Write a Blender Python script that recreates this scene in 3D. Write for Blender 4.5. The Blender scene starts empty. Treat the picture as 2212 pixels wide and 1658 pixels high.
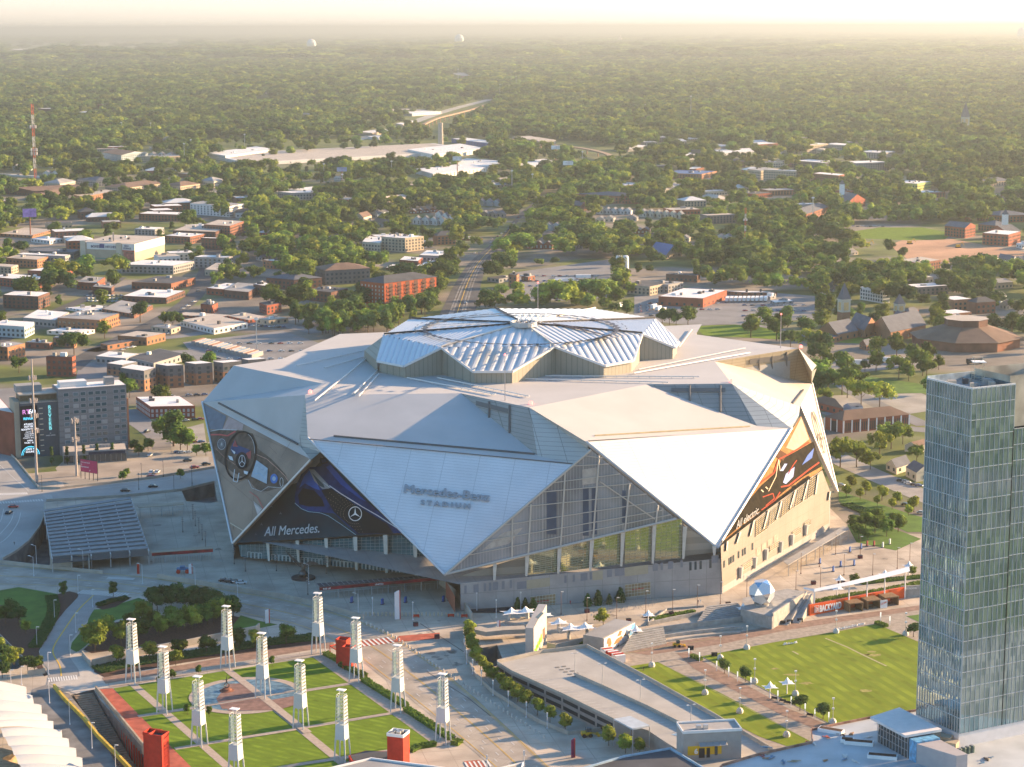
import bpy,bmesh,math,random
from mathutils import Vector,Matrix,geometry
from mathutils.geometry import tessellate_polygon
random.seed(7)
S=bpy.context.scene
COL=S.collection
# ------------------------------------------------------------------ camera
FPX,CAMH=4400.0,235.0
PITCH=math.atan(771/FPX); ROLL=-7/2212.0
cp,sp=math.cos(PITCH),math.sin(PITCH)
cr,sr=math.cos(ROLL),math.sin(ROLL)
X0=Vector((1,0,0)); U0=Vector((0,sp,cp)); FW=Vector((0,cp,-sp))
RX=X0*cr+U0*sr; UP=U0*cr-X0*sr
cam_d=bpy.data.cameras.new("camera"); cam=bpy.data.objects.new("camera",cam_d); COL.objects.link(cam)
cam_d.sensor_width=36; cam_d.sensor_fit='HORIZONTAL'; cam_d.lens=36*FPX/2212
cam_d.clip_start=1; cam_d.clip_end=200000
m=Matrix.Identity(4)
for i in range(3):
 m[i][0],m[i][1],m[i][2]=RX[i],UP[i],-FW[i]
m[2][3]=CAMH
cam.matrix_world=m
S.camera=cam
# ------------------------------------------------------------------ light
SUN_EL=math.radians(14); SUN_AZ=math.radians(24)
SUNV=Vector((math.cos(SUN_EL)*math.cos(SUN_AZ),math.cos(SUN_EL)*math.sin(SUN_AZ),math.sin(SUN_EL)))
w=bpy.data.worlds.new("World"); S.world=w; w.use_nodes=True
nt=w.node_tree; nt.nodes.clear()
sky=nt.nodes.new('ShaderNodeTexSky'); sky.sky_type='NISHITA'; sky.sun_disc=False
sky.sun_elevation=SUN_EL; sky.sun_rotation=math.pi/2-SUN_AZ
sky.altitude=300; sky.air_density=1.0; sky.dust_density=1.0; sky.ozone_density=1.5
bg=nt.nodes.new('ShaderNodeBackground'); bg.inputs[1].default_value=0.105
wo=nt.nodes.new('ShaderNodeOutputWorld')
hs=nt.nodes.new('ShaderNodeHueSaturation'); hs.inputs['Saturation'].default_value=1.3
bwn=nt.nodes.new('ShaderNodeRGBToBW'); tcw=nt.nodes.new('ShaderNodeTexCoord'); sxw=nt.nodes.new('ShaderNodeSeparateXYZ'); mrw=nt.nodes.new('ShaderNodeMapRange')
mrw.inputs[1].default_value=0.02; mrw.inputs[2].default_value=0.14; mrw.inputs[3].default_value=1; mrw.inputs[4].default_value=0
crm=nt.nodes.new('ShaderNodeVectorMath'); crm.operation='SCALE'; crm.inputs[0].default_value=(0.98,0.87,0.74); mxw=nt.nodes.new('ShaderNodeMix'); mxw.data_type='RGBA'
nt.links.new(sky.outputs[0],hs.inputs['Color']); nt.links.new(sky.outputs[0],bwn.inputs[0]); nt.links.new(bwn.outputs[0],crm.inputs['Scale'])
nt.links.new(tcw.outputs['Generated'],sxw.inputs[0]); nt.links.new(sxw.outputs[2],mrw.inputs[0]); nt.links.new(mrw.outputs[0],mxw.inputs[0])
nt.links.new(hs.outputs[0],mxw.inputs[6]); nt.links.new(crm.outputs[0],mxw.inputs[7]); nt.links.new(mxw.outputs[2],bg.inputs[0]); nt.links.new(bg.outputs[0],wo.inputs[0])
sl=bpy.data.lights.new("sun",'SUN'); sun=bpy.data.objects.new("sun",sl); COL.objects.link(sun)
sl.energy=5.0; sl.angle=math.radians(0.55); sl.color=(1.0,0.68,0.38)
sun.rotation_euler=SUNV.to_track_quat('Z','Y').to_euler(); sun.location=(0,0,500)
S.view_settings.view_transform='Standard'; S.view_settings.look='None'
S.view_settings.exposure=1.95; S.view_settings.gamma=1
S.cycles.volume_bounces=0; S.cycles.max_bounces=6; S.cycles.diffuse_bounces=2; S.cycles.glossy_bounces=3
S.cycles.transmission_bounces=3; S.cycles.transparent_max_bounces=8
S.cycles.use_denoising=True
# ------------------------------------------------------------------ helpers
def ray(x,y):
 u,v=x-1106.0,829.0-y
 return (RX*u+UP*v+FW*FPX)
def G(x,y,z=0.0):
 d=ray(x,y); t=(z-CAMH)/d.z
 return Vector((d.x*t,d.y*t,z))
def proj(p):
 q=Vector(p)-Vector((0,0,CAMH)); f=q.dot(FW)
 return 1106+FPX*q.dot(RX)/f,829-FPX*q.dot(UP)/f
def onplane(x,y,p0,n,off=0.0):
 d=ray(x,y); o=Vector((0,0,CAMH)); n=n.normalized()
 if n.dot(d)>0: n=-n
 q=p0+n*off
 return o+d*((q-o).dot(n)/d.dot(n))
def zon(x,y,a,b,off=0.0):
 "point under pixel on the vertical plane through plan points a,b"
 n=Vector((b[1]-a[1],a[0]-b[0],0)).normalized()
 return onplane(x,y,Vector((a[0],a[1],0)),n,off)
def tag(o,label=None,cat=None,group=None,kind=None):
 if label: o['label']=label
 if cat: o['category']=cat
 if group: o['group']=group
 if kind: o['kind']=kind
 return o
def thing(name,label,cat,loc=(0,0,0),rz=0.0,group=None):
 o=bpy.data.objects.new(name,None); COL.objects.link(o); o.empty_display_size=1
 o.location=loc; o.rotation_euler=(0,0,rz)
 return tag(o,label,cat,group)
class MB:
 def __init__(s): s.v=[]; s.f=[]; s.mi=[]; s.cur=0
 def face(s,pts):
  b=len(s.v); s.v+=[tuple(p) for p in pts]; s.f.append(tuple(range(b,b+len(pts)))); s.mi.append(s.cur); return s
 def poly(s,pts):
  if len(pts)<=4: return s.face(pts)
  b=len(s.v); s.v+=[tuple(p) for p in pts]
  for t in tessellate_polygon([[Vector(p) for p in pts]]):
   s.f.append(tuple(b+i for i in t)); s.mi.append(s.cur)
  return s
 def prism(s,pts,z0,z1,top=True,bot=False):
  n=len(pts)
  a=sum(pts[i][0]*pts[(i+1) % n][1]-pts[(i+1) % n][0]*pts[i][1] for i in range(n))
  if a<0: pts=pts[::-1]
  z1=z1 if isinstance(z1,(list,tuple)) else [z1]*n
  for i in range(n):
   j=(i+1) % n
   s.face([(pts[i][0],pts[i][1],z0),(pts[j][0],pts[j][1],z0),(pts[j][0],pts[j][1],z1[j]),(pts[i][0],pts[i][1],z1[i])])
  if top: s.poly([(p[0],p[1],z1[i]) for i,p in enumerate(pts)])
  if bot: s.poly([(p[0],p[1],z0) for p in pts[::-1]])
  return s
 def box(s,x0,y0,z0,x1,y1,z1,bot=True):
  return s.prism([(x0,y0),(x1,y0),(x1,y1),(x0,y1)],z0,z1,True,bot)
 def obox(s,c,sx,sy,z0,z1,yaw=0.0):
  ca,sa=math.cos(yaw),math.sin(yaw)
  q=[(c[0]+ca*a*sx/2-sa*b*sy/2,c[1]+sa*a*sx/2+ca*b*sy/2) for a,b in ((-1,-1),(1,-1),(1,1),(-1,1))]
  return s.prism(q,z0,z1,True,True)
 def tube(s,p,q,r,r2=None,n=6,cap=True):
  p,q=Vector(p),Vector(q); r2=r if r2 is None else r2
  d=(q-p)
  if d.length<1e-6: return s
  d.normalize(); a=d.orthogonal().normalized(); b=d.cross(a); k=len(s.v)
  for i in range(n):
   t=2*math.pi*i/n; e=a*math.cos(t)+b*math.sin(t)
   s.v.append(tuple(p+e*r)); s.v.append(tuple(q+e*r2))
  for i in range(n):
   j=(i+1) % n
   s.f.append((k+2*i,k+2*j,k+2*j+1,k+2*i+1)); s.mi.append(s.cur)
  if cap:
   s.f.append(tuple(k+2*i+1 for i in range(n))); s.mi.append(s.cur)
   s.f.append(tuple(k+2*i for i in reversed(range(n)))); s.mi.append(s.cur)
  return s
 def lathe(s,prof,n=10,c=(0,0)):
  k=len(s.v)
  for r,z in prof:
   for i in range(n):
    t=2*math.pi*i/n; s.v.append((c[0]+r*math.cos(t),c[1]+r*math.sin(t),z))
  for j in range(len(prof)-1):
   for i in range(n):
    a=k+j*n+i; b=k+j*n+(i+1) % n
    s.f.append((a,b,b+n,a+n)); s.mi.append(s.cur)
  s.f.append(tuple(k+(len(prof)-1)*n+i for i in range(n))); s.mi.append(s.cur)
  return s
 def strip(s,path,w,z=None,closed=False):
  "flat ribbon of width w along a plan path"
  P=[Vector(p) for p in path]; n=len(P); L=[]; R=[]
  for i in range(n):
   a=P[(i-1) % n] if (closed or i>0) else P[i]; b=P[(i+1) % n] if (closed or i<n-1) else P[i]
   d=(b-a); d=Vector((d.x,d.y,0)).normalized(); nn=Vector((-d.y,d.x,0))*(w/2)
   L.append(P[i]+nn); R.append(P[i]-nn)
  for i in range(n if closed else n-1):
   j=(i+1) % n; s.face([R[i],R[j],L[j],L[i]])
  return s
 def wall(s,path,w,h,z0=0.0):
  "a standing wall of width w and height h along a plan path (z of points added)"
  P=[Vector(p) for p in path]; n=len(P); L=[]; R=[]
  for i in range(n):
   a=P[max(i-1,0)]; b=P[min(i+1,n-1)]
   d=(b-a); d=Vector((d.x,d.y,0)).normalized(); nn=Vector((-d.y,d.x,0))*(w/2)
   L.append(P[i]+nn); R.append(P[i]-nn)
  U=Vector((0,0,h)); Z=Vector((0,0,z0))
  for i in range(n-1):
   j=i+1
   s.face([R[i]+Z,R[j]+Z,R[j]+U,R[i]+U]); s.face([L[j]+Z,L[i]+Z,L[i]+U,L[j]+U]); s.face([R[i]+U,R[j]+U,L[j]+U,L[i]+U])
  s.face([R[0]+Z,R[0]+U,L[0]+U,L[0]+Z]); s.face([R[-1]+Z,L[-1]+Z,L[-1]+U,R[-1]+U])
  return s
 def mesh(s,name,mats,off=None,smooth=False):
  me=bpy.data.meshes.new(name)
  v=s.v if off is None else [(a-off[0],b-off[1],c-off[2]) for a,b,c in s.v]
  me.from_pydata(v,[],s.f)
  mats=mats if isinstance(mats,(list,tuple)) else [mats]
  for mm in mats: me.materials.append(mm)
  if len(mats)>1: me.polygons.foreach_set('material_index',s.mi)
  if smooth: me.polygons.foreach_set('use_smooth',[True]*len(s.f))
  me.update(); return me
 def build(s,name,mats,parent=None,world=False,smooth=False,**kw):
  off=parent.location if (parent is not None and world) else None
  o=bpy.data.objects.new(name,s.mesh(name,mats,off,smooth)); COL.objects.link(o)
  if parent is not None: o.parent=parent
  return tag(o,**kw)
def place(name,me,parent=None,loc=(0,0,0),rz=0.0,sc=None):
 o=bpy.data.objects.new(name,me); COL.objects.link(o)
 if parent is not None: o.parent=parent
 o.location=loc; o.rotation_euler=(0,0,rz)
 if sc is not None: o.scale=sc
 return o
def copy_tree(o,parent=None):
 c=o.copy(); COL.objects.link(c)
 if parent is not None: c.parent=parent; c.matrix_parent_inverse=o.matrix_parent_inverse.copy()
 for ch in CH.get(o.name,list(o.children)): copy_tree(ch,c)
 return c
CH={}
def proto(o):
 "remember the children of a prototype so copying stays fast"
 def rec(q):
  CH[q.name]=[c for c in ALLC if c.parent==q]
  for c in CH[q.name]: rec(c)
 ALLC=list(COL.objects)[-400:]
 rec(o); return o
 # ------------------------------------------------------------------ materials
MC={}
def mat(name,col,rough=0.8,metal=0.0,var=0.15,scale=0.5,bump=0.0,col2=None,spec=0.18,detail=3.0,emit=0.0,obj_rand=0.0,stretch=None):
 if name in MC: return MC[name]
 M=bpy.data.materials.new(name); MC[name]=M; M.use_nodes=True
 N=M.node_tree; b=N.nodes['Principled BSDF']; L=N.links
 b.inputs['Roughness'].default_value=rough; b.inputs['Metallic'].default_value=metal
 b.inputs['Specular IOR Level'].default_value=spec
 c1=(*col,1); b.inputs['Base Color'].default_value=c1
 out=None
 if var>0 or bump>0 or col2:
  tc=N.nodes.new('ShaderNodeTexCoord'); nz=N.nodes.new('ShaderNodeTexNoise')
  nz.inputs['Scale'].default_value=scale; nz.inputs['Detail'].default_value=detail
  if stretch:
   mp=N.nodes.new('ShaderNodeMapping'); mp.inputs['Scale'].default_value=stretch
   L.new(tc.outputs['Object'],mp.inputs[0]); L.new(mp.outputs[0],nz.inputs['Vector'])
  else: L.new(tc.outputs['Object'],nz.inputs['Vector'])
  rp=N.nodes.new('ShaderNodeValToRGB'); rp.color_ramp.elements[0].position=0.32; rp.color_ramp.elements[1].position=0.68
  a=tuple(max(0,k*(1-var)) for k in col); c=col2 if col2 else tuple(min(1,k*(1+var)) for k in col)
  rp.color_ramp.elements[0].color=(*a,1); rp.color_ramp.elements[1].color=(*c,1)
  L.new(nz.outputs['Fac'],rp.inputs[0]); out=rp.outputs[0]
  L.new(out,b.inputs['Base Color'])
  if bump>0:
   bp=N.nodes.new('ShaderNodeBump'); bp.inputs['Strength'].default_value=bump; bp.inputs['Distance'].default_value=0.3
   L.new(nz.outputs['Fac'],bp.inputs['Height']); L.new(bp.outputs[0],b.inputs['Normal'])
 if obj_rand>0:
  oi=N.nodes.new('ShaderNodeObjectInfo'); hs=N.nodes.new('ShaderNodeHueSaturation')
  mr=N.nodes.new('ShaderNodeMapRange'); mr.inputs[3].default_value=1-obj_rand; mr.inputs[4].default_value=1+obj_rand
  L.new(oi.outputs['Random'],mr.inputs[0]); L.new(mr.outputs[0],hs.inputs['Value'])
  m2=N.nodes.new('ShaderNodeMath'); m2.operation='MULTIPLY_ADD'; m2.inputs[1].default_value=7.31; m2.inputs[2].default_value=0
  m3=N.nodes.new('ShaderNodeMath'); m3.operation='FRACT'
  m4=N.nodes.new('ShaderNodeMapRange'); m4.inputs[3].default_value=0.485; m4.inputs[4].default_value=0.515
  L.new(oi.outputs['Random'],m2.inputs[0]); L.new(m2.outputs[0],m3.inputs[0]); L.new(m3.outputs[0],m4.inputs[0]); L.new(m4.outputs[0],hs.inputs['Hue'])
  if out: L.new(out,hs.inputs['Color'])
  else: hs.inputs['Color'].default_value=c1
  L.new(hs.outputs[0],b.inputs['Base Color'])
 if emit>0:
  b.inputs['Emission Color'].default_value=c1; b.inputs['Emission Strength'].default_value=emit
 return M
def lines_mat(name,col,line,d1,sp1,w1=0.12,d2=None,sp2=10,w2=0.03,rough=0.45,metal=0.0,spec=0.3,var=0.06,nscale=0.08,bump=0.0):
 "surface with seams along two directions (vectors across the seams, metres apart)"
 if name in MC: return MC[name]
 M=mat(name,col,rough,metal,var,nscale,0.0,spec=spec); N=M.node_tree; L=N.links
 b=N.nodes['Principled BSDF']; base=b.inputs['Base Color'].links[0].from_socket
 tc=N.nodes.new('ShaderNodeTexCoord'); res=None
 for d,s_,ww in ((d1,sp1,w1),(d2,sp2,w2)):
  if d is None: continue
  dp=N.nodes.new('ShaderNodeVectorMath'); dp.operation='DOT_PRODUCT'
  L.new(tc.outputs['Object'],dp.inputs[0]); dp.inputs[1].default_value=tuple(Vector(d).normalized()/s_)
  fr=N.nodes.new('ShaderNodeMath'); fr.operation='FRACT'; L.new(dp.outputs['Value'],fr.inputs[0])
  lt=N.nodes.new('ShaderNodeMath'); lt.operation='LESS_THAN'; lt.inputs[1].default_value=ww; L.new(fr.outputs[0],lt.inputs[0])
  if res is None: res=lt.outputs[0]
  else:
   mx=N.nodes.new('ShaderNodeMath'); mx.operation='MAXIMUM'; L.new(res,mx.inputs[0]); L.new(lt.outputs[0],mx.inputs[1]); res=mx.outputs[0]
 mix=N.nodes.new('ShaderNodeMix'); mix.data_type='RGBA'
 L.new(res,mix.inputs[0]); L.new(base,mix.inputs[6]); mix.inputs[7].default_value=(*line,1)
 L.new(mix.outputs[2],b.inputs['Base Color'])
 return M
def text_mb(s,size,org,ux,uy,mb=None,ext=0.0,align='LEFT',bold=0.0,xs=1.0,space=1.0):
 if bold>0:
  mb=mb or MB(); X_=Vector(ux).normalized(); Y_=Vector(uy).normalized(); Z_=X_.cross(Y_); b_=bold*size*.8
  for i,(dx,dy) in enumerate(((-1,-.5),(1,-.5),(-1,.5),(1,.5),(0,0))): text_mb(s,size,Vector(org)+X_*dx*b_+Y_*dy*b_+Z_*.004*i,ux,uy,mb,ext,align,0,xs,space)
  return mb
 cu=bpy.data.curves.new('t','FONT'); cu.body=s; cu.size=size; cu.align_x=align; cu.offset=bold; cu.extrude=ext; cu.resolution_u=3; cu.space_character=space
 o=bpy.data.objects.new('t',cu); me=bpy.data.meshes.new_from_object(o)
 mb=mb or MB(); k=len(mb.v); ux=Vector(ux).normalized(); uy=Vector(uy).normalized(); uz=ux.cross(uy); org=Vector(org)
 for v in me.vertices: mb.v.append(tuple(org+ux*v.co.x*xs+uy*v.co.y+uz*v.co.z))
 for p in me.polygons: mb.f.append(tuple(k+i for i in p.vertices)); mb.mi.append(mb.cur)
 bpy.data.objects.remove(o); bpy.data.curves.remove(cu); bpy.data.meshes.remove(me)
 return mb
def inside(px,py,poly):
 c=False; n=len(poly); j=n-1
 for i in range(n):
  xi,yi=poly[i][0],poly[i][1]; xj,yj=poly[j][0],poly[j][1]
  if (yi>py) != (yj>py) and px<(xj-xi)*(py-yi)/(yj-yi)+xi: c=not c
  j=i
 return c
ORD=['','','second','third','fourth','fifth','sixth','seventh','eighth','ninth','tenth','eleventh','twelfth','thirteenth','fourteenth','fifteenth','sixteenth','seventeenth','eighteenth','nineteenth','twentieth']
def ordl(i):
 "i = 0 for the leftmost"
 if i==0: return 'leftmost'
 if i+1<len(ORD): return ORD[i+1]+' from the left'
 t=i+1; return '%d%s from the left' % (t,{1: 'st',2: 'nd',3: 'rd'}.get(t % 10,'th') if t % 100 not in (11,12,13) else 'th')
 # shared palette
concrete=mat('concrete',(0.36,0.32,0.27),0.85,var=0.12,scale=0.25)
concrete_d=mat('weathered_concrete',(0.22,0.21,0.2),0.9,var=0.3,scale=0.35)
white_p=mat('white_paint',(0.72,0.7,0.68),0.5,var=0.04)
white_line=mat('road_paint_white',(0.62,0.6,0.56),0.7,var=0.15,scale=2)
yellow_line=mat('road_paint_yellow',(0.62,0.38,0.05),0.7,var=0.15,scale=2)
steel=mat('galvanised_steel',(0.42,0.43,0.44),0.45,0.6,var=0.05)
dark_metal=mat('dark_metal',(0.03,0.03,0.035),0.5,0.3,var=0.05)
black_r=mat('black_rubber',(0.02,0.02,0.02),0.8,var=0)
glass_d=mat('window_glass',(0.03,0.05,0.06),0.12,0.0,var=0.0,spec=0.9)
bark=mat('bark',(0.12,0.08,0.05),0.95,var=0.3,scale=3)
red_p=mat('red_paint',(0.42,0.035,0.018),0.8,var=0.15,scale=0.6)
brick_red=mat('red_brick',(0.28,0.085,0.05),0.9,var=0.2,scale=0.4)
# ------------------------------------------------------------------ ground and sheets
def D(pts,z=0.0): return [G(x,y,z) for x,y in pts]
def arc(cx,cy,r,a0,a1,n=24,z=0.0):
 return [Vector((cx+r*math.cos(a0+(a1-a0)*i/n),cy+r*math.sin(a0+(a1-a0)*i/n),z)) for i in range(n+1)]
def smooth(pts,it=2):
 for _ in range(it):
  q=[pts[0]]
  for a,b in zip(pts,pts[1:]): q+=[a*0.75+b*0.25,a*0.25+b*0.75]
  pts=q+[pts[-1]]
 return pts
def sheet(name,pts,z,mt,holes=(),kind='structure',**kw):
 loops=[[Vector((p[0],p[1],0)) for p in pts]]+[[Vector((p[0],p[1],0)) for p in h] for h in holes]
 mb=MB(); fl=[p for l in loops for p in l]
 mb.v=[(p.x,p.y,z) for p in fl]
 for t in tessellate_polygon(loops):
  a,b,c=(fl[i] for i in t)
  if (b-a).cross(c-a).z<0: t=(t[0],t[2],t[1])
  mb.f.append(tuple(t)); mb.mi.append(0)
 return mb.build(name,mt,kind=kind,**kw)
PITS=[D([(97,1112),(86,1140),(62,1172),(34,1194),(6,1210),(30,1219),(106,1226),(111,1200),(101,1140)]),
D([(392,1060),(463,1043),(470,1084),(452,1088),(402,1083)]),
D([(152,1502),(202,1490),(216,1512),(258,1560),(330,1640),(350,1672),(262,1672),(205,1570)]),
D([(1034,1402),(1074,1394),(1086,1426),(1072,1440),(1050,1440)]),
D([(-60,1352),(0,1372),(60,1430),(38,1446),(-60,1452)])]
GM=bpy.data.materials.new('ground_cover'); GM.use_nodes=True
N=GM.node_tree; L=N.links; b_=N.nodes['Principled BSDF']; b_.inputs['Roughness'].default_value=0.95; b_.inputs['Specular IOR Level'].default_value=0.2
tc=N.nodes.new('ShaderNodeTexCoord')
def _nz(sc,det=4):
 n=N.nodes.new('ShaderNodeTexNoise'); n.inputs['Scale'].default_value=sc; n.inputs['Detail'].default_value=det; L.new(tc.outputs['Object'],n.inputs['Vector']); return n.outputs['Fac']
def _rp(src,p0,p1,c0,c1):
 r=N.nodes.new('ShaderNodeValToRGB'); r.color_ramp.elements[0].position=p0; r.color_ramp.elements[1].position=p1
 r.color_ramp.elements[0].color=(*c0,1); r.color_ramp.elements[1].color=(*c1,1); L.new(src,r.inputs[0]); return r.outputs[0]
def _mx(f,a,b):
 m_=N.nodes.new('ShaderNodeMix'); m_.data_type='RGBA'; L.new(f,m_.inputs[0]); L.new(a,m_.inputs[6]); L.new(b,m_.inputs[7]); return m_.outputs[2]
green=_rp(_nz(0.03),0.3,0.7,(0.05,0.07,0.016),(0.15,0.17,0.035))
hard=_rp(_nz(0.02),0.35,0.65,(0.11,0.095,0.08),(0.27,0.225,0.18))
msk=_rp(_nz(0.006,3),0.45,0.53,(0,0,0),(1,1,1))
city=_mx(msk,green,hard)
sx_=N.nodes.new('ShaderNodeSeparateXYZ'); L.new(tc.outputs['Object'],sx_.inputs[0])
mr=N.nodes.new('ShaderNodeMapRange'); mr.inputs[1].default_value=2600; mr.inputs[2].default_value=4200; L.new(sx_.outputs[1],mr.inputs[0])
L.new(_mx(mr.outputs[0],city,green),b_.inputs['Base Color'])
IN=[(-420,380),(420,380),(420,1500),(-420,1500)]
gb=MB()
loops=[[Vector((*p,0)) for p in IN]]+[[Vector((p.x,p.y,0)) for p in h] for h in PITS]
fl=[p for l in loops for p in l]; gb.v=[tuple(p) for p in fl]
for t in tessellate_polygon(loops):
 a,b,c=(fl[i] for i in t)
 if (b-a).cross(c-a).z<0: t=(t[0],t[2],t[1])
 gb.f.append(tuple(t)); gb.mi.append(0)
E_=62000
gb.face([(-E_,-8000,0),(E_,-8000,0),(E_,380,0),(-E_,380,0)]); gb.face([(-E_,380,0),(-420,380,0),(-420,1500,0),(-E_,1500,0)])
gb.face([(420,380,0),(E_,380,0),(E_,1500,0),(420,1500,0)])
ys=[1500,4000,9000,20000,40000,E_]
for a,b in zip(ys,ys[1:]): gb.face([(-E_,a,0),(E_,a,0),(E_,b,0),(-E_,b,0)])
gb.build('ground',GM,kind='structure')
pitm=mat('pit_concrete',(0.16,0.15,0.14),0.95,var=0.3,scale=0.2)
for h,zd in zip(PITS,(-9,-7,-9,-6,-7)):
 mb=MB(); n=len(h)
 for i in range(n):
  a,b=h[i],h[(i+1) % n]; mb.face([(a.x,a.y,0),(b.x,b.y,0),(b.x,b.y,zd),(a.x,a.y,zd)])
 mb.poly([(p.x,p.y,zd) for p in h]); mb.build('sunken_ground',pitm,kind='structure')
pav=lines_mat('plaza_concrete',(0.41,0.345,0.275),(0.3,0.25,0.2),(1,.22,0),9.0,0.022,(-.22,1,0),9.0,0.03,rough=0.85,spec=.1,var=0.24,nscale=0.07)
road_c=lines_mat('concrete_road',(0.34,0.295,0.245),(0.26,0.22,0.18),(.5,1,0),12.0,0.02,(1,-.5,0),4.5,.03,rough=0.85,spec=.1,var=0.22,nscale=0.09)
road_v=mat('viaduct_road',(0.31,0.295,0.275),0.85,var=0.14,scale=0.05,detail=8)
asphalt=mat('asphalt',(0.075,0.073,0.075),0.9,var=0.25,scale=0.05,detail=8)
lawn_m=lines_mat('mown_lawn',(0.135,0.195,0.02),(0.12,0.18,0.019),(.6,1,0),3.4,.5,rough=.9,spec=.05,var=0.32,nscale=0.16)
lawn_d=mat('lawn_green',(0.08,0.15,0.022),0.9,var=0.2,scale=0.15,detail=6,spec=0.15)
field_m=lines_mat('field_turf',(0.175,0.215,0.022),(0.15,0.195,0.02),(1,0.35,0),5.0,0.5,rough=0.9,spec=0.05,var=0.3,nscale=0.09)
mulch=mat('mulch',(0.075,0.04,0.028),0.95,var=0.35,scale=1.2)
brickpave=mat('brick_paving',(0.24,0.155,0.115),0.9,var=0.2,scale=0.4)
brickpave2=mat('grey_brick_paving',(0.3,0.25,0.2),0.9,var=0.2,scale=0.5)
redpave=mat('red_paving',(0.36,0.095,0.06),0.85,var=0.25,scale=0.3,detail=7)
pathm=mat('path_pavers',(0.36,0.29,0.235),0.85,var=0.12,scale=0.8)
PAVE=D([(-160,1035),(330,1010),(400,1000),(1000,985),(1790,1095),(1830,1135),(1860,1150),(2300,1165)])+[Vector((320,560,0)),Vector((-320,560,0))]
sheet('plaza_paving',PAVE,0.03,pav,PITS)
sheet('forecourt_paving',D([(120,1012),(150,985),(330,960),(480,955),(482,1008),(400,1030),(140,1052)]),0.035,mat('tan_forecourt',(0.3,0.26,0.21),0.9,var=0.12,scale=0.08,detail=7))
# main street from the far left down to the bottom right
rd_up=smooth(D([(-160,1214),(0,1220),(160,1233),(330,1247),(500,1276),(620,1296),(700,1318),(770,1338),(840,1366),(920,1420),(1010,1492),(1105,1580),(1200,1668),(1330,1790)]))
rd_lo=smooth(D([(-160,1262),(0,1266),(150,1268),(290,1284),(400,1302),(540,1332),(640,1350),(735,1392),(790,1436),(880,1506),(960,1570),(1090,1680),(1190,1790)]))
sheet('main_street',rd_up+rd_lo[::-1],0.07,road_c)
mb=MB()
def inset(a,b,t): return [p.lerp(q,t) for p,q in zip(a,b)]
def ml(t,wd,z=0.12):
 p=inset(rd_up,rd_lo,t); return MB.strip(mb,[(q.x,q.y,z) for q in p],wd)
ml(0.035,0.28); ml(0.075,0.16)
ml(0.53,0.16); ml(0.55,0.16); ml(0.93,0.25)
mb.build('yellow_road_line',yellow_line,kind='structure')
mb=MB()
for t in (0.22,0.38,0.68,0.82):
 p=inset(rd_up,rd_lo,t); acc=0.0
 for a,b in zip(p,p[1:]):
  Ls=(b-a).length; u=(-acc) % 12.0
  while u<Ls:
   q0=a.lerp(b,u/Ls); q1=a.lerp(b,min(1,(u+3.2)/Ls)); mb.strip([(q0.x,q0.y,0.12),(q1.x,q1.y,0.12)],0.2); u+=12
  acc+=Ls
mb.build('white_lane_dash',white_line,kind='structure')
mb=MB()
mb.strip([(q.x,q.y,0.115) for q in D([(922,1452),(1010,1508),(1060,1548)])],0.3)
mb.strip([(q.x,q.y,0.115) for q in D([(908,1348),(1000,1408),(1010,1416)])],0.35)
mb.build('road_joint',mat('joint_seal',(0.1,0.075,0.065),0.9,var=0.1),kind='structure')
# elevated roads on the left
vl=D([(-200,950),(-20,948),(28,990),(84,1062),(230,1049),(330,1037),(420,1020),(520,1003),(530,1015),(463,1042),(392,1059),(270,1073),(180,1080),(97,1085),(97,1112),(86,1140),(62,1172),(34,1194),(6,1210),(-20,1216),(-200,1210)])
sheet('viaduct_road',vl,0.10,road_v)
mb=MB()
for a,b in (((0,1068),(60,1066)),((0,1086),(95,1080))):
 for k in range(16):
  t0,t1=k/16,(k+0.55)/16
  p=G(a[0]+(b[0]-a[0])*t0,a[1]+(b[1]-a[1])*t0-2,0.15); q=G(a[0]+(b[0]-a[0])*t0+3,a[1]+(b[1]-a[1])*t0+2.5,0.15)
  mb.strip([p,q],0.6)
for k in range(7): mb.strip([G(93+k*2.2,1070+k*2.0,.15),G(110+k*1.2,1069+k*2.0,.15)],0.5)
for pth in ([(45,1108),(40,1130),(20,1160),(-5,1178)],[(30,1108),(24,1128),(0,1155)],[(-40,968),(20,1025),(62,1062)],[(110,1062),(230,1056),(400,1032)],[(8,1100),(3,1125),(-8,1140)]):
 mb.strip([(q.x,q.y,0.15) for q in smooth(D(pth))],0.22)
 # crosswalks
def zebra(mb,a,b,n,wid,ln,z=0.13,frac=0.5):
 A,B=G(*a),G(*b); d=(B-A); Ls=d.length; d.normalize(); nn=Vector((-d.y,d.x,0))
 for k in range(n):
  c=A+d*(Ls*(k+0.25)/n)
  e=c+d*(Ls*frac/n); h=nn*ln/2
  mb.face([(p.x,p.y,z) for p in (c-h,e-h,e+h,c+h)])
zebra(mb,(172,1279),(275,1287),16,1,6.0)
zebra(mb,(232,1249),(290,1252),13,1,3.2)
zebra(mb,(103,1470),(168,1464),12,1,5.0)
mb.build('white_road_marking',white_line,kind='structure')
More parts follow.
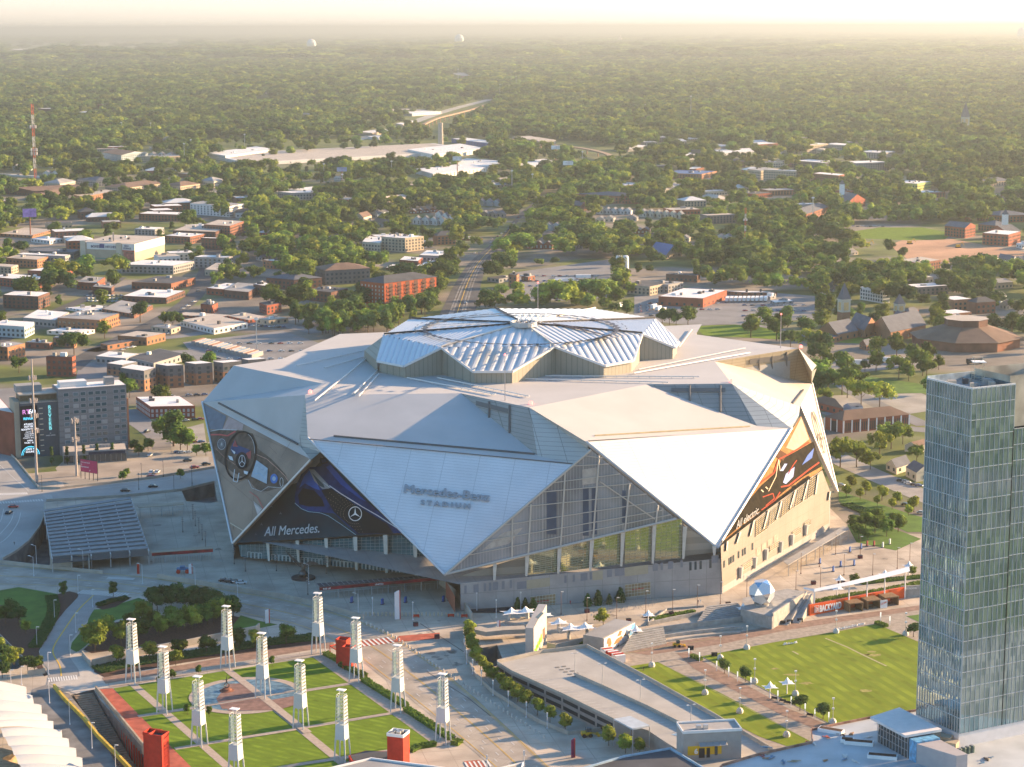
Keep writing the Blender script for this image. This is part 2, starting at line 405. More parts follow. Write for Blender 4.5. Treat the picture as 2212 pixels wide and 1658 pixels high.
# plaza driveway
dl=smooth(D([(152,1282),(176,1284),(142,1318),(104,1366),(84,1408),(88,1428),(108,1450),(100,1482)]))
dr=smooth(D([(265,1292),(234,1291),(204,1314),(186,1348),(150,1388),(146,1402),(158,1424),(172,1448),(166,1476)]))
sheet('driveway',dl+dr[::-1],0.10,mat('driveway_concrete',(0.28,0.26,0.24),0.85,var=0.08,scale=0.2))
mb=MB(); c=inset(dl,dr,0.45); mb.strip([(q.x,q.y,0.15) for q in c[3:-2]],0.5); mb.build('yellow_driveway_line',yellow_line,kind='structure')
sheet('lower_left_road',D([(100,1480),(150,1500),(205,1570),(262,1672),(280,1700),(130,1700),(90,1600),(60,1520),(70,1490)]),0.09,mat('old_asphalt',(0.17,0.16,0.15),0.9,var=0.35,scale=0.12,detail=8))
# lawns on the left
sheet('lawn',D([(-60,1288),(-10,1278),(40,1269),(125,1284),(102,1306),(112,1332),(90,1360),(56,1359),(30,1312),(-60,1300)]),0.08,lawn_d)
sheet('mulch_bed',D([(-60,1300),(30,1312),(56,1359),(90,1360),(112,1332),(102,1306),(125,1284),(150,1278),(175,1284),(142,1318),(104,1366),(84,1408),(92,1440),(104,1458),(96,1462),(75,1438),(60,1428),(0,1370),(-60,1350)]),0.06,mulch)
sheet('lawn',D([(196,1318),(225,1316),(300,1292),(330,1305),(330,1325),(250,1340),(180,1400),(166,1410),(152,1402),(156,1388),(188,1350)]),0.07,lawn_d)
sheet('mulch_bed',D([(205,1312),(232,1290),(285,1291),(250,1312),(222,1318)]),0.075,mulch)
sheet('mulch_bed',D([(180,1404),(250,1345),(330,1330),(500,1330),(560,1345),(470,1372),(330,1394),(198,1412)]),0.065,mulch)
sheet('lawn',D([(505,1350),(520,1330),(560,1342),(600,1350),(560,1358),(500,1368)]),0.085,lawn_d)
sheet('mulch_bed',D([(203,1452),(205,1436),(400,1412),(553,1386),(640,1378),(690,1372),(690,1390),(553,1408),(400,1432),(225,1464)]),0.06,mulch)
sheet('red_brick_walk',D([(220,1465),(400,1436),(553,1408),(690,1390),(720,1388),(725,1402),(690,1402),(553,1424),(400,1448),(228,1478)]),0.08,brickpave)
sheet('sidewalk',D([(150,1420),(168,1408),(205,1455),(228,1478),(245,1487),(200,1491),(165,1500),(108,1478),(172,1462),(170,1448)]),0.12,mat('pale_sidewalk',(0.42,0.38,0.33),0.85,var=0.08))
# light-tower plaza
sheet('lawn',D([(245,1488),(687,1419),(955,1612),(760,1643),(560,1710),(465,1720)]),0.10,lawn_m)
FC=G(533,1503); FR=20.5
mb=MB()
def dpath(pts,wd,z=0.13): mb.strip([(q.x,q.y,z) for q in D(pts)],wd)
dpath([(285,1477),(500,1665)],3.0); dpath([(489,1446),(740,1650)],3.2,0.16); dpath([(684,1417),(956,1612)],4.2)
z_=0.19
dpath([(236,1484),(700,1409)],2.2,z_); dpath([(298,1549),(790,1473)],2.6,z_); dpath([(378,1619),(872,1538)],2.4,z_); dpath([(560,1668),(650,1652),(975,1603)],2.4,z_)
mb.build('garden_path',pathm,kind='structure')
mb=MB(); mb.poly(arc(FC.x,FC.y,FR,0,2*math.pi,40,0.22)[:-1]); mb.build('fountain_paving',pathm,kind='structure')
mb=MB(); mb.poly(arc(FC.x,FC.y,FR-3,0,2*math.pi,40,0.26)[:-1])
mb.build('water',mat('pool_water',(0.10,0.15,0.17),0.12,var=0.5,scale=0.5,detail=6),kind='structure')
mb=MB(); mb.poly(D([(467,1510),(492,1478),(530,1476),(600,1522),(480,1532)],0.30))
mb.poly(D([(488,1529),(640,1503),(650,1520),(600,1534),(495,1536)],0.29)); mb.build('brick_terrace',mat('dark_brick_paving',(0.2,0.12,0.1),0.9,var=0.2),kind='structure')
mb=MB(); mb.strip([(q.x,q.y,0.34) for q in D([(508,1462),(545,1490),(665,1585)])],3.0); mb.strip([(q.x,q.y,0.33) for q in D([(430,1529),(560,1508),(650,1492)])],1.6); mb.build('fountain_bridge',pathm,kind='structure')
sheet('red_terrace',D([(208,1491),(243,1488),(300,1545),(420,1665),(450,1700),(380,1700),(330,1640)]),0.14,redpave)
# red crosswalks
mb=MB(); mb.poly(D([(862,1374),(950,1367),(948,1380),(848,1388)],0.14)); mb.poly(D([(775,1385),(842,1378),(855,1388),(778,1398)],0.13))
mb.poly(D([(1002,1645),(1035,1642),(1060,1665),(1020,1668)],0.14)); mb.build('red_crosswalk',redpave,kind='structure')
mb=MB(); A,B=D([(778,1392),(850,1383)]); d=(B-A)/7; nn=Vector((-d.y,d.x,0)).normalized()*4
for k in range(7): c=A+d*(k+0.15); e=c+d*0.42; mb.face([(p.x,p.y,0.18) for p in (c-nn,e-nn*1.0,e+nn,c+nn)])
A,B=D([(1005,1655),(1062,1650)]); d=(B-A)/6; nn=Vector((-d.y,d.x,0)).normalized()*3
for k in range(6): c=A+d*(k+0.15); e=c+d*0.42; mb.face([(p.x,p.y,0.18) for p in (c-nn,e-nn,e+nn,c+nn)])
mb.build('crosswalk_stripe',white_line,kind='structure')
# right side: paving of the green
sheet('brick_promenade',D([(1270,1420),(1400,1398),(1560,1375),(1660,1352),(1760,1342),(1960,1312),(2260,1290)])+D([(2260,1460),(2010,1545),(1799,1585),(1690,1640),(1560,1600),(1340,1470)]),0.06,brickpave2)
sheet('dark_brick_band',D([(1340,1408),(1420,1392),(1560,1373),(1690,1350),(1990,1308),(1990,1318),(1700,1362),(1560,1392),(1400,1416)]),0.09,brickpave)
sheet('dark_brick_band',D([(1462,1412),(1492,1408),(1520,1430),(1630,1490),(1700,1530),(1790,1568),(1782,1585),(1690,1546),(1600,1500),(1500,1446)]),0.10,brickpave)
FIELD=D([(1516,1419),(1659,1391),(1806,1366),(1893,1349),(1985,1388),(2080,1440),(2080,1545),(1985,1550),(1799,1568),(1735,1534),(1640,1484),(1560,1444)])
sheet('grass_field',FIELD,0.13,field_m)
sheet('lawn_strip',D([(1356,1441),(1421,1431),(1560,1500),(1660,1553),(1750,1602),(1720,1620),(1640,1592),(1500,1521)]),0.12,field_m)
sheet('lawn_strip',D([(1958,1332),(2200,1300),(2200,1420),(2060,1380)]),0.12,lawn_d)
mb=MB()
for pth in ([(1783,1380),(1830,1399),(1868,1418),(1915,1440)],[(1712,1408),(1725,1415)]): mb.strip([(q.x,q.y,0.16) for q in D(pth)],0.9)
for pth in ([(1516,1419),(1659,1391),(1893,1349),(1985,1388)],[(1516,1419),(1640,1484),(1799,1568)],[(1356,1441),(1421,1431),(1750,1602)],[(1310,1420),(1560,1378)]): mb.strip([(q.x,q.y,0.17) for q in D(pth)],0.25)
mb.build('pale_edging',mat('edging',(0.33,0.3,0.15),0.9,var=0.2,scale=2),kind='structure')
rw_=random.Random(12); worn=mat('worn_turf',(0.26,0.23,0.07),.95,var=.3,scale=.8)
for i in range(9):
 x,y=rw_.uniform(1600,1900),rw_.uniform(1395,1520); c_=G(x,y)
 if not inside(c_.x,c_.y,FIELD): continue
 mb=MB(); k=rw_.uniform(1.0,3.2); mb.poly([(c_.x+math.cos(a*.524)*k*rw_.uniform(.6,1.4),c_.y+math.sin(a*.524)*k*.6*rw_.uniform(.5,1.4),.15) for a in range(12)]); mb.build('worn_patch',worn,kind='structure')
stn=mat('paving_stain',(0.24,0.2,0.165),.9,var=.25,scale=.3)
for i in range(40):
 x,y=rw_.choice([(rw_.uniform(1050,1560),rw_.uniform(1318,1340)),(rw_.uniform(1600,1960),rw_.uniform(1190,1260)),(rw_.uniform(250,480),rw_.uniform(1120,1230)),(rw_.uniform(700,1000),rw_.uniform(1300,1380)),(rw_.uniform(900,1000),rw_.uniform(1400,1440))]); c_=G(x,y); k=rw_.uniform(.5,2.2)
 mb=MB(); mb.poly([(c_.x+math.cos(a*.628)*k*rw_.uniform(.5,1.5),c_.y+math.sin(a*.628)*k*rw_.uniform(.5,1.5),.055) for a in range(10)]); mb.build('paving_stain',stn,kind='structure')
 # streets behind
def street(name,pts,wd,mt=None,z=0.08,it=2):
 p=smooth(D(pts),it); mb=MB(); mb.strip([(q.x,q.y,z) for q in p],wd); return mb.build(name,mt or asphalt,kind='structure')
road_g=mat('grey_street',(0.2,0.19,0.185),0.9,var=0.15,scale=0.05,detail=6)
av_l=smooth(D([(940,700),(962,655),(985,608),(1015,565),(1058,530),(1090,505),(1100,488),(1120,465),(1160,430),(1180,420)]))
av_r=smooth(D([(1024,700),(1030,655),(1042,600),(1055,565),(1080,533),(1104,506),(1112,488),(1130,465),(1168,430),(1186,420)]))
sheet('avenue',av_l+av_r[::-1],0.10,asphalt)
mb=MB()
for t in (0.28,0.34,0.62,0.68):
 p=inset(av_l,av_r,t); mb.strip([(q.x,q.y,0.16) for q in p[:26]],2.2)
mb.build('worn_lane_strip',mat('worn_asphalt',(0.2,0.19,0.18),0.9,var=0.3,scale=0.1),kind='structure')
mb=MB(); p=inset(av_l,av_r,0.48); mb.strip([(q.x,q.y,0.2) for q in p[:26]],0.6); mb.build('yellow_center_line',yellow_line,kind='structure')
street('side_street',[(283,885),(300,905),(338,930),(366,955),(368,972)],20,road_g)
street('cross_street',[(60,1035),(180,1025),(330,1002),(460,985),(480,980)],26,mat('sunny_street',(0.3,0.25,0.2),0.9,var=0.2,scale=0.06))
street('city_street',[(150,800),(185,770),(290,720),(370,680),(425,640),(445,590),(460,545),(470,500)],16)
street('city_street',[(195,760),(300,735),(420,725),(560,690),(690,720)],14,road_g)
street('city_street',[(0,740),(80,690),(200,640),(260,600)],12)
street('city_street',[(0,960),(8,900),(5,840)],16,road_g)
street('driveway_street',[(570,790),(520,775),(430,760),(300,770)],26,road_g)
street('right_street',[(1800,985),(1850,1010),(1920,1040),(2000,1075),(2100,1110)],17,mat('pale_street',(0.27,0.25,0.23),0.9,var=0.15,scale=0.1))
street('right_street',[(1500,735),(1640,745),(1760,790),(1860,860),(2000,920)],12,road_g)
street('right_street',[(1790,890),(1870,915),(1990,930),(2100,935)],14,road_g)
street('back_street',[(1500,700),(1640,700),(1760,735),(1900,722),(2212,740)],9,road_g)
street('freeway',[(200,420),(560,415),(800,405),(950,398),(1110,385),(1340,372),(1700,400)],44,mat('freeway_concrete',(0.36,0.3,0.24),0.9,var=0.12,scale=0.03))
street('rail_street',[(760,305),(850,280),(960,240),(1060,215)],30,mat('pale_lot',(0.35,0.33,0.3),0.9,var=0.2,scale=0.01))
sheet('parking_lot',D([(1105,590),(1320,560),(1330,640),(1250,650),(1140,650)]),0.07,road_g)
sheet('parking_lot',D([(1370,640),(1500,620),(1760,640),(1760,690),(1500,705),(1370,690)]),0.07,road_g)
sheet('parking_lot',D([(1790,855),(1990,850),(2060,880),(1900,905),(1800,890)]),0.07,mat('tan_lot',(0.3,0.27,0.23),0.9,var=0.2,scale=0.05))
sheet('parking_lot',D([(1770,765),(1860,780),(1990,770),(1990,790),(1800,812)]),0.07,road_g)
sheet('parking_lot',D([(395,740),(610,715),(700,745),(560,790),(430,785)]),0.07,road_g)
sheet('parking_lot',D([(365,935),(440,915),(452,1000),(400,1003),(372,985)]),0.09,mat('tan_lot',(0.3,0.27,0.23)))
sheet('parking_lot',D([(190,870),(250,850),(262,770),(170,790),(160,840)]),0.07,road_g)
sheet('dirt_site',D([(1920,530),(1990,505),(2212,545),(2260,560),(2260,575),(2080,572),(1960,560)]),0.07,mat('bare_earth',(0.4,0.22,0.13),0.95,var=0.2,scale=0.02))
sheet('sports_lawn',D([(1845,500),(1900,492),(1995,492),(2060,505),(2040,518),(1960,520),(1840,515)]),0.08,lawn_m)
sheet('park_lawn',D([(1500,705),(1640,700),(1760,730),(1930,720),(1900,745),(1700,735),(1520,725)]),0.06,lawn_m)
sheet('park_lawn',D([(690,665),(780,668),(830,680),(780,700),(680,690)]),0.06,lawn_d)
sheet('park_lawn',D([(675,535),(740,530),(735,548),(680,550)]),0.06,lawn_m)
sheet('street_lawn',D([(1812,1062),(1870,1080),(1970,1112),(2000,1120),(1995,1150),(1960,1150),(1850,1100),(1812,1085)]),0.08,lawn_d)
sheet('street_lawn',D([(1830,1135),(1870,1120),(1990,1165),(1935,1190),(1850,1172)]),0.09,lawn_d)
sheet('street_lawn',D([(1850,810),(1990,830),(2010,850),(1900,850)]),0.06,lawn_d)
# ------------------------------------------------------------------ the stadium
ZD=73.0
ST=thing('stadium','huge faceted silver stadium with folded triangular wings and a round petal roof','stadium',(0,950,0))
def sb(name,mb,mt,**kw): return mb.build(name,mt,ST,world=True,**kw)
Cn=[Vector((-125,886,0)),Vector((-21.3,803.8,0)),Vector((88,827.3,0)),Vector((150,937,0)),Vector((150,1062,0)),Vector((58,1140,0)),Vector((-62,1140,0)),Vector((-150,1050,0))]
A1=G(437.5,869,56); A2=G(672,994,48); A3=G(503,1175,9)
B1=G(665,947,58); B2=G(1246,1005,55.5); B3=G(960.5,1242,15)
R1=G(1266,955,64); R2=G(1710,926,55.5); R3=G(1549.5,1185,19.5)
T1=G(1728,879,57); T2=G(1753,829,52); T3=G(1808,1063,13)
d1=G(505,790,ZD); d2=G(612,775,ZD); d3=G(734,722,ZD); d4=G(835,718,ZD)
d5=G(1431,705,ZD); d6=G(1516,701,ZD); d7=G(1503,723,ZD); d8=G(1725,753,ZD); d9=G(1544,781,ZD)
e1=G(1581,829,ZD); e2=G(1396,831,ZD); e3=G(1144,881,ZD); e4=G(995,850,ZD); e5=G(659,854,ZD); e6=G(697,829,ZD)
wh=(0.64,0.64,0.64)
deckm=mat('roof_membrane',(0.44,0.415,0.39),0.75,var=0.05,scale=0.05,detail=6)
deckm2=mat('slope_membrane',(0.42,0.41,0.40),0.6,var=0.06,scale=0.06,detail=6)
def vup(a,b): return (b-a).normalized()
# deck
DECK=[d1,d2,d3,d4,d5,d6,d7,d8,d9,e1,e2,e3,e4,e5,e6]
sb('roof_deck',MB().poly(DECK),deckm)
q=[p.lerp(Vector((0,975,ZD)),0.03) for p in DECK]
sb('light_block_core',MB().prism([(p.x,p.y) for p in q],14,ZD-0.3),mat('light_block',(0.3,0.29,0.27),0.6,var=0.05))  # unseen core added below the deck to close it and block light
# sloping panels
P22=G(1161,985,55.5); P33=G(1636,921,57)
def coplane(px,a,b,c): return onplane(*px,a,(b-a).cross(c-a))
B1,B2=coplane((665,947),e5,e4,P22),coplane((1246,1005),e5,e4,P22); R1,R2=coplane((1266,955),e3,e2,P33),G(1710,926,55.5)
sb('sloping_panel',MB().face([A1,A2,G(645,961,52),e5]).face([A1,e5,e6,d1]),deckm2)
sb('sloping_panel',MB().face([B1,P22,e4,e5]).face([B1,B2,P22]),deckm2)
sb('sloping_panel',MB().face([R1,P33,e2,e3]).face([R1,R2,P33]),deckm)
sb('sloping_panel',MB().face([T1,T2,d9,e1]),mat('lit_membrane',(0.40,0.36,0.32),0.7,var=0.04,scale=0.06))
# vertical clerestory walls under the deck
tanw=mat('tan_wall',(0.30,0.28,0.245),0.6,var=0.06,scale=0.3)
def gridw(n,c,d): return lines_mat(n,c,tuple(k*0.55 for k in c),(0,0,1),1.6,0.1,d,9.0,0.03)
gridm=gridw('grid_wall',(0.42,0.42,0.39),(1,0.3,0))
gridm_shade=gridw('grid_wall_shaded',(0.27,0.26,0.24),(1,0.3,0))  # darker copy of the grid wall, its shade put into the colour
sb('clerestory_wall',MB().face([e4,P22,e3]),gridm_shade)
sb('clerestory_wall',MB().face([e3,P22,B2,G(1272,972,58.5)]).face([e3,G(1272,972,58.5),R1]),gridm)
sb('clerestory_wall',MB().face([e2,P33,e1]),gridm_shade)
sb('clerestory_wall',MB().face([e1,P33,R2,G(1726,897,57)]).face([e1,G(1726,897,57),T1]),gridm)
sb('clerestory_wall',MB().face([e5,G(645,961,52),A2,G(692,977,50)]).face([e5,G(692,977,50),B1]),gridm)
W1=G(1754,803,64)
sb('clerestory_wall',MB().face([d9,T2,W1,d8]),gridw('gold_wall',(0.33,0.28,0.2),(1,0.3,0)))
sb('clerestory_wall',MB().face([d8,W1,G(1764,790,62)]).face([W1,T2,G(1764,796,55)]),gridm_shade)
# louvre bands
lou=mat('louvre',(0.13,0.125,0.12),0.6,var=0)
def band(x0,y0,x1,y1,hpx,pa,pb,pc,off=0.5):
 n=(pb-pa).cross(pc-pa); mb=MB()
 mb.face([onplane(x0,y0,pa,n,off),onplane(x1,y1,pa,n,off),onplane(x1,y1+hpx,pa,n,off),onplane(x0,y0+hpx,pa,n,off)]); return mb
sb('louvre_band',band(1028,866,1100,884,10,e4,P22,e3),lou)
sb('louvre_band',band(1450,838,1567,838,9,e2,P33,e1),lou)
sb('louvre_band',band(1620,776,1702,767,11,d9,T2,d8),lou)
for x,y0,y1,pl in ((1056,868,905,(e4,P22,e3)),(1100,876,935,(e4,P22,e3)),(1490,833,866,(e2,P33,e1)),(1556,833,890,(e2,P33,e1)),(1640,776,800,(d9,T2,d8)),(1668,771,812,(d9,T2,d8)),(1699,762,824,(d9,T2,d8))):
 n=(pl[1]-pl[0]).cross(pl[2]-pl[0]); sb('downpipe',MB().tube(onplane(x,y0,pl[0],n,.4),onplane(x,y1,pl[0],n,.4),0.45),lou)
 # wings
def wingmat(nm,a,b,c,col=wh,mtl=.12,rg=.42):
 ed=(b-a).normalized(); n=(b-a).cross(c-a).normalized(); dn=ed.cross(n)
 return lines_mat(nm,col,tuple(k*0.72 for k in col),dn,1.45,0.11,ed,15.0,0.016,rough=rg,metal=mtl,var=0.06)
def wing(a,b,c,nm,mt,thick=1.2):
 n=(b-a).cross(c-a).normalized()
 if n.dot(Vector((0,0,CAMH))-a)<0: n=-n
 mb=MB(); mb.face([a,c,b]); lo=[p-n*thick for p in (a,b,c)]; mb.face(lo)
 for i in range(3): p,q_=(a,b,c)[i],(a,b,c)[(i+1) % 3]; mb.face([p,q_,lo[(i+1) % 3],lo[i]])
 o=sb(nm,mb,mt); tr=MB()
 for p,q_ in ((a,c),(b,c)): tr.tube(p+n*.3,q_+n*.3,0.55,n=5)
 tr.build('edge_trim',mat('edge_trim',(0.6,0.58,0.56),0.4,0.3,var=0),o,world=False);
 o.children and None
 return o,n
edge_fix=[]
def wing2(a,b,c,mt,nm='wing_panel'):
 o,n=wing(a,b,c,nm,mt)
 for ch in o.children: ch.location=(-ST.location[0],-ST.location[1],-ST.location[2])
 return n
brown=mat('billboard_brown',(0.23,0.15,0.10),0.5,var=0.25,scale=0.06,spec=.3)
wing2(A1,A2,A3,brown,'billboard')
nB=wing2(B1,B2,B3,wingmat('wing_silver_a',B1,B2,B3))
nR=wing2(R1,R2,R3,wingmat('wing_silver_b',R1,R2,R3,(0.58,0.56,0.53),.6,.54))
nT=wing2(T1,T2,T3,mat('wing_warm',(0.40,0.36,0.32),0.5,var=0.04))
# gutters near the wing tops
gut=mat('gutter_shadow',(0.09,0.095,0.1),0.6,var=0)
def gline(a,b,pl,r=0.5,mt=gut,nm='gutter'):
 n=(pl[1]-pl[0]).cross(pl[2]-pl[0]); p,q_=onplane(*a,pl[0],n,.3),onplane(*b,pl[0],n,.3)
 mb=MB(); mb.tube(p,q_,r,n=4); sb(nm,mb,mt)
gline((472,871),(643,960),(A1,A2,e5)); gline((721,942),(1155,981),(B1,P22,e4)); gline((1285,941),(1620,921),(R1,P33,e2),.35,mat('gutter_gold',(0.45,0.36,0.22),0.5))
gline((1735,843),(1712,872),(T1,T2,d9),0.6)
gline((668,949),(1246,1003),(B1,P22,e4),.25,lou); gline((1268,953),(1707,926),(R1,P33,e2),.25,lou)
# base building
bw=lines_mat('base_wall_panel',(0.30,0.285,0.275),(0.22,0.21,0.2),(1,0.22,0),7.5,0.03,(0,0,1),6.9,0.03,rough=0.8,var=0.12,nscale=0.15)
Cx=Vector((0,970,0))
Ct=[p.copy() for p in Cn]
mb=MB()
order=list(range(1,8))
zt={1: 11.5,2: 15.5,3: 15.5}
for i in range(1,8):
 j=(i+1) % 8
 a,b=Cn[i],Cn[j]
 if i==7: continue
 za,zb=zt.get(i,15),zt.get(j,15)
 mb.face([(a.x,a.y,0),(b.x,b.y,0),(b.x,b.y,zb),(a.x,a.y,za)])
mb.face([Cn[7],Cn[0],Cn[0]+Vector((0,0,15)),Cn[7]+Vector((0,0,15))])
mb.poly([(p.x,p.y,11) for p in Cn])
bwo=sb('base_wall',mb,bw)
# upper set-back bands above the base wall (front and right)
def vface(a,b,za0,zb0,za1,zb1,off,mt,nm):
 n=Vector((b.y-a.y,a.x-b.x,0)).normalized()*off
 mb=MB(); mb.face([(a.x+n.x,a.y+n.y,za0),(b.x+n.x,b.y+n.y,zb0),(b.x+n.x,b.y+n.y,zb1),(a.x+n.x,a.y+n.y,za1)]); return sb(nm,mb,mt)
bandm=lines_mat('metal_band',(0.23,0.22,0.19),(0.17,0.16,0.14),(0,0,1),5.5,0.5,rough=0.6)
gF=G(1461,1121,30.5)
fa,fb=Cn[1],Cn[2]
def fz(x,y,off=0.0): return zon(x,y,(fa.x,fa.y),(fb.x,fb.y),off)
def rz_(x,y,off=0.0): return zon(x,y,(fb.x,fb.y),(Cn[3].x,Cn[3].y),off)
# front: band polygon between wall top and glass bottom edge
sb('recessed_band',MB().poly([fz(990,1246,-2),fz(1107,1210,-2),fz(1461,1124,-2),fz(1545,1180,-2),fz(1560,1192,-2),fz(1107,1243,-2)]),bandm)
n_=(fb-fa).cross(Vector((0,0,1)))
glassm=mat('lower_glass',(0.42,0.45,0.3),0.05,0.75,var=0.0,spec=1.0)
def grid_on(fn,quad,nx,ny,r=0.10):
 "mullions over a 4-cornered opening given in pixels tl,tr,br,bl; fn maps a pixel to the wall"
 tl,tr,br,bl=quad; mb=MB()
 L_=lambda p,q_,t: (p[0]+(q_[0]-p[0])*t,p[1]+(q_[1]-p[1])*t)
 for i in range(nx+1): mb.tube(fn(*L_(tl,tr,i/nx),0.1),fn(*L_(bl,br,i/nx),0.1),r,n=4,cap=False)
 for i in range(ny+1): mb.tube(fn(*L_(tl,bl,i/ny),0.1),fn(*L_(tr,br,i/ny),0.1),r,n=4,cap=False)
 return mb
mull=mat('mullion',(0.5,0.5,0.44),0.5,0.3,var=0)
wins=[((1143,1200),(1203,1184),(1204,1236),(1141,1243)),((1213,1181),(1272,1167),(1272,1228),(1211,1236)),((1283,1165),(1340,1150),(1340,1219),(1281,1228)),((1351,1148),(1407,1134),(1406,1212),(1349,1219)),((1418,1131),(1473,1121),(1474,1205),(1415,1212))]
for qd in wins:
 f=lambda x,y,o=0: fz(x,y,-1.6+o)
 w_=MB().face([f(*p) for p in (qd[0],qd[3],qd[2],qd[1])]).build('window',glassm,ST,world=True)
 g_=grid_on(f,qd,5,11,0.05); g_.build('mullion',mull,w_,world=False).location=-ST.location
pyl=mat('pylon_concrete',(0.50,0.47,0.42),0.85,var=0.1,scale=0.4)
pyl_shared=[]
def pylon(fn,top,bot,wt,wb,off=1.2,d=1.6):
 (tx,ty),(bx_,by_)=top,bot
 a=[fn(tx-wt,ty,off),fn(tx+wt,ty,off),fn(bx_+wb,by_,off),fn(bx_-wb,by_,off)]
 c_=[fn(tx-wt,ty,off-d),fn(tx+wt,ty,off-d),fn(bx_+wb,by_,off-d),fn(bx_-wb,by_,off-d)]
 mb=MB(); mb.face(a[::-1])
 for i in range(4): mb.face([a[i],a[(i+1) % 4],c_[(i+1) % 4],c_[i]])
 sb('pylon',mb,pyl)
for t,b in (((1069,1217),(1068,1254)),((1139,1200),(1137,1245)),((1209,1183),(1206,1240)),((1279,1166),(1275,1234)),((1346,1150),(1342,1224)),((1414,1133),(1410,1218)),((1480,1138),(1476,1208)),((1543,1180),(1543,1200))):
 pylon(fz,t,b,4.4,2.4)
 # great glass triangle
gA,gB_,gC=fz(1277,972,1.5),fz(962,1241,1.5),fz(1461,1121,1.5)
ghaz=lines_mat('etfe_glass',(0.19,0.20,0.215),(0.3,0.3,0.3),(1,0.21,0),1.3,0.14,(1,0.21,0),17.0,0.03,rough=0.25,var=0.45,nscale=0.045,spec=0.7)
gl=sb('glass_facade',MB().face([gA,gB_,gC]),ghaz)
fr=MB()
for a,b in (((1277,972),(962,1241)),((962,1241),(1461,1121))): fr.tube(fz(*a,1.8),fz(*b,1.8),0.55,n=5)
for x0,y0,x1,y1 in ((1147,1090,1141,1199),(1221,1020,1211,1180),(1294,985,1281,1165),(1360,1045,1350,1148),(1421,1092,1417,1132),(1107,1120,1106,1205)): fr.tube(fz(x0,y0,1.9),fz(x1,y1,1.9),0.4,n=5)
for (a,b) in (((1263,985),(1302,990)),((1234,1007),(1316,1003)),((1190,1044),(1340,1024)),((1165,1064),(1365,1045)),((1130,1095),(1397,1068)),((1085,1135),(1416,1085)),((1045,1170),(1430,1103)),((1010,1200),(1450,1112))):
 fr.tube(fz(*a,1.9),fz(*b,1.9),0.22,n=4)
fr.tube(fz(1295,1040,1.9),fz(1415,1122,1.9),.3,n=4)
fr.build('glass_frame',mat('glass_frame',(0.45,0.42,0.38),0.5,0.2,var=0),gl,world=False).location=-ST.location
dark_in=mat('interior_pier',(0.10,0.095,0.085),0.6,var=.1)
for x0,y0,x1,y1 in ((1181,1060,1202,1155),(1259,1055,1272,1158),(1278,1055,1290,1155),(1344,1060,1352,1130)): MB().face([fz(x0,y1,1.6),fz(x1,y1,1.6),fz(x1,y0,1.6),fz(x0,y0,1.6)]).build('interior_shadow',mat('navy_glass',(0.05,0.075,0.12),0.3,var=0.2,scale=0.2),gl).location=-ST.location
for q in ([(1258,1048),(1290,1044),(1290,1010),(1258,1015)],[(1040,1190),(1100,1175),(1130,1140),(1085,1152)]): MB().face([fz(x,y,1.6) for x,y in q]).build('interior_panel',mat('cream_panel',(0.38,0.34,0.3),0.6),gl).location=-ST.location
# base wall details: panels, slit windows, entrances
slot=mat('slate_panel',(0.19,0.195,0.22),0.7,var=.05); tanp=mat('tan_louvre',(0.34,0.30,0.22),0.7,var=.05)
def pat(fn,x0,y0,x1,y1,mt,nm,sl_=-0.12,off=0.12):
 dy=(x1-x0)*sl_; mb=MB(); mb.face([fn(x0,y1,off),fn(x1,y1+dy,off),fn(x1,y0+dy,off),fn(x0,y0,off)]); return sb(nm,mb,mt)
for x0,w__ in ((1003,5),(1023,11),(1045,5),(1056,5),(1065,11),(1084,6),(1101,5)): pat(fz,x0,1266-(x0-1003)*.12,x0+w__,1283-(x0-1003)*.12,slot,'wall_panel')
for x0,w__ in ((1117,20),(1219,5),(1237,5),(1254,15),(1274,5),(1311,11),(1328,20),(1410,11),(1427,5),(1443,11),(1470,5),(1537,15)): pat(fz,x0,1258-(x0-1117)*.135,x0+w__,1274-(x0-1117)*.135,slot,'wall_panel')
for x0,w__ in ((1138,50),(1280,22),(1350,50)): pat(fz,x0,1254-(x0-1138)*.13,x0+w__,1273-(x0-1138)*.13,tanp,'louvre_panel')
for x0 in (1489,1500,1511,1532): pat(fz,x0,1215-(x0-1489)*.12,x0+5,1233-(x0-1489)*.12,glass_d,'slit_window')
warm_gl=mat('lobby_glass',(0.30,0.22,0.13),0.3,var=.3,scale=.4)
for x0,y0 in ((1145,1290),(1350,1264)):
 e_=pat(fz,x0,y0,x0+55,y0+27,warm_gl,'entrance',-0.12)
 f=lambda x,y,o=0: fz(x,y,0.25+o)
 grid_on(f,((x0,y0),(x0+55,y0-6.6),(x0+55,y0+20.4),(x0,y0+27)),8,4,0.09).build('mullion',mull,e_,world=False).location=-ST.location
 r_=MB().face([f(x0+15,y0+12.5),f(x0+42,y0+9),f(x0+42,y0+6),f(x0+15,y0+9.5)]); r_.build('red_sign',red_p,e_,world=False).location=-ST.location
